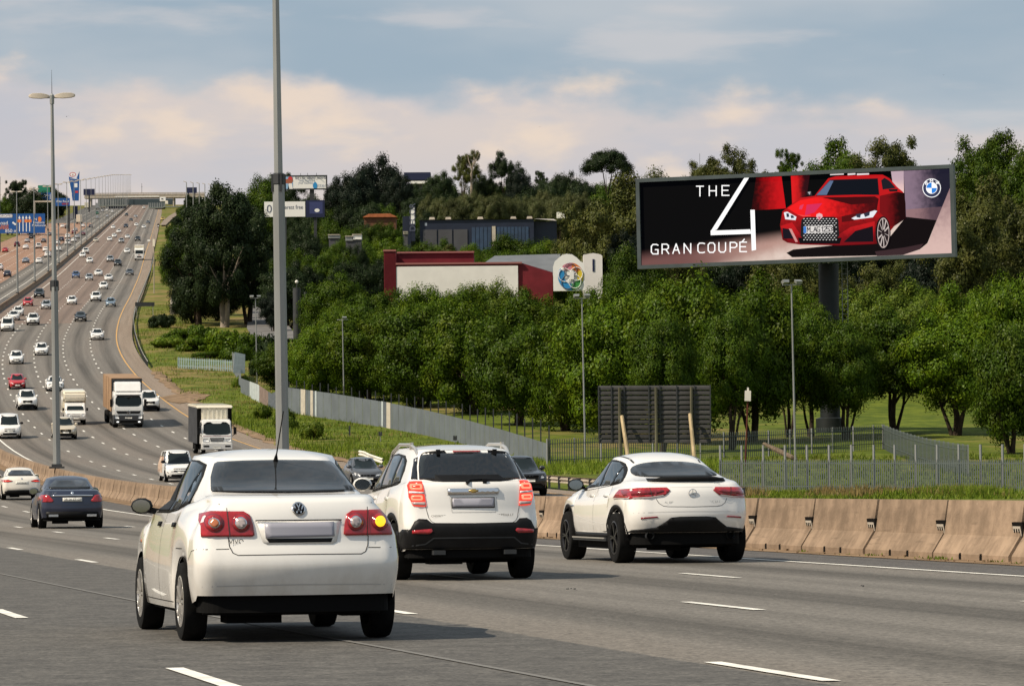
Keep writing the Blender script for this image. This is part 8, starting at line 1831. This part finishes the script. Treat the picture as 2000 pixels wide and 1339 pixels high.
def far_truck():
    rt = empty('lorry'); c = Boxy('lorry', [(3.0, .4), (3.3, .45), (3.3, 1.6), (3.05, 2.9), (2.7, 3.2), (1.2, 3.3), (1.2, .4)], 1.22, M['white'], .1, rt)
    c.patch('windscreen', 'F', [(1.05, 1.75), (1.0, 2.65), (-1.0, 2.65), (-1.05, 1.75)], M['screen_glass'], step=.3, off=.01); c.patch('grille', 'F', rrect(-.6, .75, .6, 1.1, .05), M['plastic'], step=.3, off=.01); c.patch('badge', 'F', rrect(-.3, 1.25, .3, 1.5, .05), mat('print_rose', (.45, .30, .30), .5, .3), step=.3, off=.01)
    for sg in (1, -1): c.patch('headlight', 'F', rrect(min(sg*.75, sg*1.05), .75, max(sg*.75, sg*1.05), .98, .03), M['lamp'], step=.3, off=.012); MB().box((3.1, sg*1.4, 2.2), (.12, .2, .6)).build('mirror', M['plastic'], rt)
    MB().box((-3, 0, 2.4), (8.2, 2.5, 3.1)).build('cargo_box', M['cream'], rt); MB().box((-3, .0, .75), (8, 1, .4)).build('chassis', M['under'], rt); MB().box((1.9, -.3, 3.6), (1.0, 1.2, .5)).build('roof_fairing', M['cream'], rt)
    truck_wheels(rt, (2.2, -4.5, -5.8), .5, .4, 1.0); return tag(rt, 'white lorry alone in the slow oncoming lane by the camera mast', 'lorry')

protos = {k: generic(k) for k in ('hatch', 'saloon', 'suv', 'pickup', 'van')}
for c in protos.values(): c.rt['category'] = 'car'
def set_colour(rt, col):
    for o in rt.children:
        if o.material_slots and o.material_slots[0].link == 'OBJECT': o.material_slots[0].material = M[col]
used = set()
GO, GL_ = 'oncoming cars on the hill', 'cars heading up the hill'
def car_at(px, py, kind, col, label, away=False, yaw=0.0, scale=1.0, group=None, cat=None, pos=None):
    p = pos or gnd(px, py)
    if kind not in used: rt = protos[kind].rt; used.add(kind)
    else: rt = copy_tree(protos[kind].rt)
    set_colour(rt, col); h = math.atan(slope_at(p.y))+(0 if away else math.pi)+R(yaw)
    f = Vector((math.sin(h), math.cos(h), 0)); L = protos[kind].sp['xf']*.85
    q = p+f*(L if away else -L)*scale; q.z = hgt(q.y); place(rt, q, h, scale)
    tag(rt, label, cat or {'hatch': 'car', 'saloon': 'car', 'suv': 'SUV', 'pickup': 'pickup', 'van': 'van'}[kind], group or (GL_ if away else GO)); return rt
# nearer oncoming vehicles
car_at(19, 857, 'van', 'white', 'white people carrier van half cut off by the left picture edge, above the pale saloon')
car_at(54, 801, 'pickup', 'white', 'white double cab pickup with a black grille, just below the bright red hatchback')
car_at(34, 760, 'hatch', 'red', 'bright red hatchback coming down the hill near the left edge')
car_at(32, 711, 'hatch', 'white', 'white car just above the bright red hatchback')
car_at(81, 694, 'hatch', 'white', 'white hatchback to the left of the tall lamp post, above the one hidden behind it')
car_at(108, 764, 'saloon', 'white', 'white saloon partly hidden behind the tall lamp post')
car_at(128, 858, 'suv', 'beige', 'beige SUV half hidden behind the foot of the tall lamp post')
car_at(293, 803, 'pickup', 'white', 'white pickup peeping out from behind the big tan lorry')
car_at(1032, 968, 'pickup', 'black', 'dark pickup on the road behind the white roof-railed SUV')
car_at(190, 664, 'saloon', 'white', 'white saloon alone in the slow lane where the pavement bends')
car_at(157, 628, 'saloon', 'black', 'dark saloon with shining headlamps between two white cars')
car_at(216, 599, 'hatch', 'greyblue', 'pale blue-grey car in the slow lane by the yellow line')
car_at(187, 589, 'suv', 'white', 'white SUV beside the pale blue-grey car')
car_at(140, 595, 'hatch', 'white', 'white crossover with a dark roof just right of the tall lamp post')
car_at(90, 604, 'hatch', 'silver', 'silver hatchback touching the left of the tall lamp post')
car_at(54, 598, 'hatch', 'red', 'pinkish red car beside the median wall')
car_at(76, 582, 'suv', 'black', 'black SUV in the fast oncoming lane behind the pinkish red car')
car_at(64, 635, 'suv', 'white', 'white SUV with a dark bumper below the pinkish red car')
car_at(35, 617, 'hatch', 'white', 'hindmost of three white vehicles queued at the left edge'); car_at(26, 626, 'saloon', 'white', 'middle one of three white vehicles queued at the left edge'); car_at(14, 647, 'van', 'white', 'white minibus leading three white vehicles at the left edge')
car_at(148, 543, 'hatch', 'blue', 'blue car right of the tall lamp post collar'); car_at(174, 548, 'hatch', 'silver', 'silver-white car beside the blue one'); car_at(192, 539, 'saloon', 'white', 'white saloon behind the silver-white car beside the blue one'); car_at(212, 549, 'saloon', 'white', 'white saloon right of the silver-white car'); car_at(202, 565, 'hatch', 'white', 'white car directly below the white saloon pair')
car_at(230, 520, 'suv', 'black', 'black SUV with bright headlamps mid hill'); car_at(215, 512, 'suv', 'silver', 'silver SUV overlapped by the black one'); car_at(253, 538, 'saloon', 'grey', 'dark grey car in the slow lane below the white lorry'); car_at(248, 495, 'hatch', 'white', 'white car just left of the white lorry'); car_at(175, 514, 'hatch', 'white', 'white car with dark bumper in the fast lane, lowest of three'); car_at(161, 503, 'hatch', 'white', 'white car in the fast lane, middle of three'); car_at(167, 496, 'pickup', 'white', 'white pickup in the fast lane, topmost of three')
car_at(187, 473, 'saloon', 'beige', 'pale gold saloon hugging the median line'); car_at(214, 471, 'hatch', 'white', 'white car at the left of a diagonal row of four'); car_at(223, 464, 'hatch', 'white', 'second white car in a diagonal row of four'); car_at(232, 455, 'saloon', 'white', 'third white car in a diagonal row of four'); car_at(221, 447, 'hatch', 'white', 'topmost white car in a diagonal row of four'); car_at(237, 475, 'suv', 'silver', 'silver SUV in the middle lane right of the diagonal row'); car_at(249, 466, 'saloon', 'white', 'white saloon overlapping the silver SUV behind it'); car_at(269, 471, 'suv', 'black', 'dark SUV with white lamps above the white lorry')
car_at(246, 445, 'suv', 'navy', 'dark blue SUV near the top of the hill'); car_at(266, 442, 'hatch', 'white', 'small white car near the top of the hill, middle lane'); car_at(281, 446, 'saloon', 'white', 'white saloon near the top of the hill, right of the small white car'); car_at(289, 437, 'saloon', 'grey', 'dark grey car near the top of the hill by the slip road'); car_at(265, 425, 'saloon', 'silver', 'silver car below the crest of the hill'); car_at(256, 432, 'saloon', 'black', 'dark car below the crest of the hill'); car_at(247, 422, 'suv', 'black', 'dark SUV with lit headlamps close to the median under the crest'); car_at(281, 408, 'pickup', 'white', 'white pickup topping the crest of the hill'); car_at(318, 431, 'suv', 'yellow', 'yellow vehicle on the slip road at the right', scale=1.15)
# our own direction, farther up the road
car_at(10, 493, 'hatch', 'red', 'red hatchback leaving to the left of the lamp post row', True); car_at(33, 482, 'suv', 'maroon', 'dark maroon SUV behind a lamp post left of the white queue', True); car_at(50, 487, 'saloon', 'white', 'white saloon driving away on the reddish lanes, lower of a pair', True); car_at(53, 474, 'saloon', 'silver', 'pale saloon driving away on the reddish lanes, upper of a pair', True); car_at(61, 467, 'suv', 'black', 'black vehicle just under the big blue lane sign', True)
car_at(75, 486, 'pickup', 'white', 'white pickup between two lamp posts under the lane sign', True); car_at(85, 474, 'saloon', 'grey', 'dark grey car behind the white pickup under the lane sign', True); car_at(89, 492, 'hatch', 'white', 'white hatchback left of the tall lamp post, above a white SUV', True); car_at(93, 503, 'suv', 'white', 'white SUV left of the tall lamp post, below a white hatchback', True); car_at(76, 515, 'hatch', 'white', 'white hatchback behind a lamp post beside the light blue-grey car', True); car_at(50, 514, 'saloon', 'greyblue', 'light blue-grey saloon driving away beside the white hatchback', True); car_at(14, 541, 'hatch', 'navy', 'dark blue hatchback driving away near the left edge', True); car_at(-2, 529, 'suv', 'white', 'white SUV cut off by the left picture edge, up the hill', True)
car_at(112, 478, 'saloon', 'white', 'white saloon just right of the tall lamp post beside the dark SUV', True); car_at(120, 472, 'suv', 'navy', 'dark SUV near the tall lamp post, right side', True); car_at(114, 491, 'hatch', 'white', 'white hatchback right of the tall lamp post next to the median', True); car_at(132, 466, 'suv', 'white', 'white SUV, upper of two in the column right of the tall lamp post', True); car_at(132, 479, 'van', 'white', 'white van, lower of two in the column right of the tall lamp post', True); car_at(144, 473, 'saloon', 'white', 'pale saloon in the fast lane beside the white van', True); car_at(144, 457, 'hatch', 'maroon', 'dark red car ahead of the white SUV column', True); car_at(131, 447, 'suv', 'black', 'black SUV behind the petrol pylon lamp posts', True); car_at(122, 445, 'hatch', 'white', 'small white car left of the black SUV', True); car_at(97, 461, 'saloon', 'grey', 'grey car by the right end of the big blue lane sign', True)
car_at(147, 452, 'saloon', 'silver', 'silver car ahead of the dark red one', True); car_at(162, 460, 'saloon', 'maroon', 'red-brown saloon next to the median, up the hill', True); car_at(151, 466, 'hatch', 'silver', 'silver hatchback behind a lamp post, below the red-brown saloon', True); car_at(162, 444, 'saloon', 'white', 'white saloon left of the dark blue hatchback far up', True); car_at(177, 445, 'hatch', 'navy', 'dark blue hatchback near the median far up', True); car_at(189, 428, 'suv', 'silver', 'silver SUV far up behind the green van', True); car_at(190, 419, 'van', 'green', 'green van far up the hill', True); car_at(209, 425, 'saloon', 'silver', 'pale saloon far up near the median', True); car_at(219, 416, 'suv', 'white', 'white SUV far up near the median', True); car_at(208, 413, 'hatch', 'white', 'white hatchback in the queue far up', True); car_at(200, 414, 'hatch', 'silver', 'silver hatchback in the queue far up', True)
# near cars on the left, driving away
def dark_saloon():
    c = generic('saloon', True); c.rt.name = 'saloon_car'; set_colour(c.rt, 'navy'); sp = c.sp
    for o in list(c.rt.children):
        if o.name.startswith(('tail_lamp', 'number_plate', 'rear_bumper')) : bpy.data.objects.remove(o)
    for sg in (1, -1):
        o = c.patch('tail_lamp', 'R', [(sg*a, b) for a, b in ((.86, .86), (.80, .93), (.62, .90), (.50, .76), (.56, .72), (.80, .73), (.88, .78))], M['tail'], off=.012, step=.05)
        MB().box((-2.26, sg*.52, .36), (.12, .26, .06)).build('exhaust', M['chrome'], c.rt)
    c.patch('chrome_bar', 'R', [(.56, .88), (.56, .905), (0, .915), (-.56, .905), (-.56, .88), (0, .888)], M['chrome'], off=.016, step=.08); c.patch('number_plate', 'R', rrect(-.26, .74, .26, .84, .01), M['plate'], off=.02, step=.1); c.text('DR 26 ZT GP', 0, .79, .085, M['ink'], off=.03)
    c.text('C 180', .48, .96, .055, M['chrome']); c.patch('badge', 'R', circ(0, .965, .042), M['chrome'], off=.012, step=.03); c.both('window_trim', 'L', [(.9, .955), (-1.1, 1.01), (-1.1, 1.025), (.9, .97)], M['chrome'], off=.008)
    c.seam('R', [(.56, .9), (.50, .66), (.40, .63), (-.40, .63), (-.50, .66), (-.56, .9)], .008)
    c.patch('rear_bumper', 'R', [(.78, .30), (.70, .46), (0, .47), (-.70, .46), (-.78, .30)], M['plastic'], off=.008, step=.1)
    return tag(c.rt, 'dark navy saloon seen from behind, left of the nearest white car', 'car')
def pale_saloon():
    c = generic('saloon', True); c.rt.name = 'saloon_car'; set_colour(c.rt, 'offwhite')
    for o in list(c.rt.children):
        if o.name.startswith(('tail_lamp', 'number_plate', 'rear_bumper')): bpy.data.objects.remove(o)
    for sg in (1, -1):
        o = c.patch('tail_lamp', 'R', [(sg*a, b) for a, b in ((.88, .80), (.86, .90), (.60, .91), (.40, .86), (.42, .83), (.62, .80))], M['tail'], off=.012, step=.05); c.patch('lamp_strip', 'R', [(sg*a, b) for a, b in ((.84, .83), (.60, .86), (.45, .85), (.62, .82))], M['tail_on'], off=.016, step=.05, parent=o)
    c.patch('number_plate', 'R', rrect(-.27, .73, .27, .84, .01), M['plate'], off=.014, step=.1); c.text('JV 27 KD GP', 0, .785, .08, M['ink'], off=.025); c.patch('badge', 'R', circ(0, .95, .038), M['chrome'], off=.012, step=.03)
    c.patch('rear_bumper', 'R', [(.80, .30), (.74, .40), (.62, .46), (-.62, .46), (-.74, .40), (-.80, .30)], M['plastic'], off=.008, step=.1)
    return tag(c.rt, 'off-white saloon at the left edge with slim red lamps, beyond the navy saloon', 'car')
d = dark_saloon(); place(d, Vector((-12.45, 108.4, 0)), R(-10.9))
q = gnd(34, 976); b = pale_saloon(); place(b, Vector((q.x-.2, q.y+2, hgt(q.y+2))), math.atan(slope_at(q.y)))
# panel van with a printed side, grey hatch glimpsed between the near cars
nv = car_at(352, 941, 'van', 'white', 'small white panel van with a brown printed side, behind the roof of the nearest car', scale=.90)
c = protos['van']
for nm, ax, out, m in (('bumper', 'F', [(.80, .28), (.82, .62), (.5, .66), (-.5, .66), (-.82, .62), (-.80, .28)], M['plastic']), ('side_print', 'S', rrect(-2.2, .55, .55, 1.55, .05), mat('print_brown', (.30, .14, .07), .5, .3, vary=.6, scale=3.0, col2=(.62, .52, .42))), ('side_print', 'L', rrect(-2.2, .55, .55, 1.55, .05), None)):
    o = c.patch(nm, ax, out, m or bpy.data.materials['print_brown'], off=.010, step=.2)
    o.parent = nv
car_at(718, 950, 'hatch', 'grey', 'grey hatchback glimpsed between the nearest car and the white SUV')
# lorries in place
def put(rt, px, py, front, away=False, yaw=0, scale=1.0):
    p = gnd(px, py); h = math.atan(slope_at(p.y))+(0 if away else math.pi)+R(yaw); f = Vector((math.sin(h), math.cos(h), 0)); q = p-f*front*scale; q.z = hgt(q.y); place(rt, q, h, scale); return rt
put(big_truck(), 249, 834, 3.05); put(box_truck(), 421, 889, 2.35); put(canopy_bakkie(), 147, 829, 1.5); put(far_truck(), 272, 508, 2.2, scale=.96)
# distant lorries up the hill, each with its cargo body
for px, py, col, s_, lab in ((155, 437, 'cream', 1.0, 'lorry with tall pale cargo boxes far up the hill'), (169, 408, 'cream', 1.0, 'pale lorry beyond the tall cargo boxes'), (191, 409, 'silver', 1.0, 'grey tanker-like lorry far up the hill'), (205, 398, 'beige', 1.25, 'tan high-sided lorry under the slip road viaduct')):
    p = gnd(px, py) or ground_at(px, 2500); h = math.atan(slope_at(p.y)); rt = empty('lorry', p, 0, lab, 'lorry', 'lorries up the hill'); place(rt, p, h, s_)
    MB().box((2, 0, 2.55), (7, 2.5, 3.2)).build('cargo_box', M[col], rt); MB().box((7.2, 0, 1.9), (2.2, 2.4, 2.6)).build('cab', M['white'], rt); MB().box((3, 0, .75), (9, 1.2, .4)).build('chassis', M['under'], rt); truck_wheels(rt, (7, 1, -.4), .5, .4, 1.0)
    if px == 155:
        MB().box((-5.2, 0, 2.55), (5.8, 2.5, 3.2)).build('cargo_box', M[col], rt); truck_wheels(rt, (-6,), .5, .4, 1.0)
p = at(318, 396, 2500); rt = empty('lorry', p, 0, 'white lorry on the raised slip road right of the crest', 'lorry', 'lorries up the hill'); k = 2500/FPX
MB().box((0, 0, 2.3), (11*k*.33*3, 4, 8*k)).build('cargo_box', M['white'], rt); MB().box((7.5*k, -.2, .2), (5*k, 3.6, 6.5*k)).build('cab', M['cream'], rt); MB().box((0, -.1, -1.6), (9*k, 3, 3*k)).build('chassis', M['under'], rt); MB().box((-.5*k, -2.05, 2.3), (4*k, .06, 2*k)).build('window', M['under'], rt)
# motorcyclist
p = gnd(309, 446); rt = empty('motorcycle', p, 0, 'lone motorcyclist in the slow lane near the top of the hill', 'motorcycle'); place(rt, p, math.atan(slope_at(p.y))+math.pi, 1.15)
for x in (-.72, .72): MB().lathe([(.30, -.06), (.34, 0), (.30, .06), (.2, 0)], 14, 'y', (x, 0, .33)).build('wheel', M['tyre'], rt)
MB().tube([(-.7, 0, .6), (-.2, 0, .8), (.3, 0, .95), (.62, 0, .9)], [.1, .2, .2, .12], 8).build('frame', M['black'], rt); MB().bar((.5, -.35, 1.12), (.5, .35, 1.12), .04).build('handlebar', M['under'], rt); MB().box((.72, 0, .92), (.1, .2, .18)).build('headlight', M['lamp_on'], rt)
b = MB(); b.tube([(-.25, 0, .85), (-.22, 0, 1.1), (-.05, 0, 1.42), (.02, 0, 1.52), (.05, 0, 1.58)], [.19, .2, .23, .14, .08], 10); b.lathe([(.01, 1.82), (.10, 1.79), (.135, 1.68), (.12, 1.58), (.06, 1.53)], 10, 'z', (.06, 0, 0))
for sg in (1, -1): b.tube([(-.05, sg*.22, 1.42), (.15, sg*.33, 1.2), (.48, sg*.3, 1.13)], [.07, .06, .04], 6); b.tube([(-.2, sg*.12, .85), (.2, sg*.22, .75), (-.05, sg*.2, .38)], [.11, .09, .05], 6)
tag(b.build('person', M['under'], None, smooth=60), 'rider in dark clothes and helmet on the lone motorcycle', 'person'); o = bpy.data.objects['person']; o.location = rt.location; o.rotation_euler = rt.rotation_euler; o.scale = rt.scale
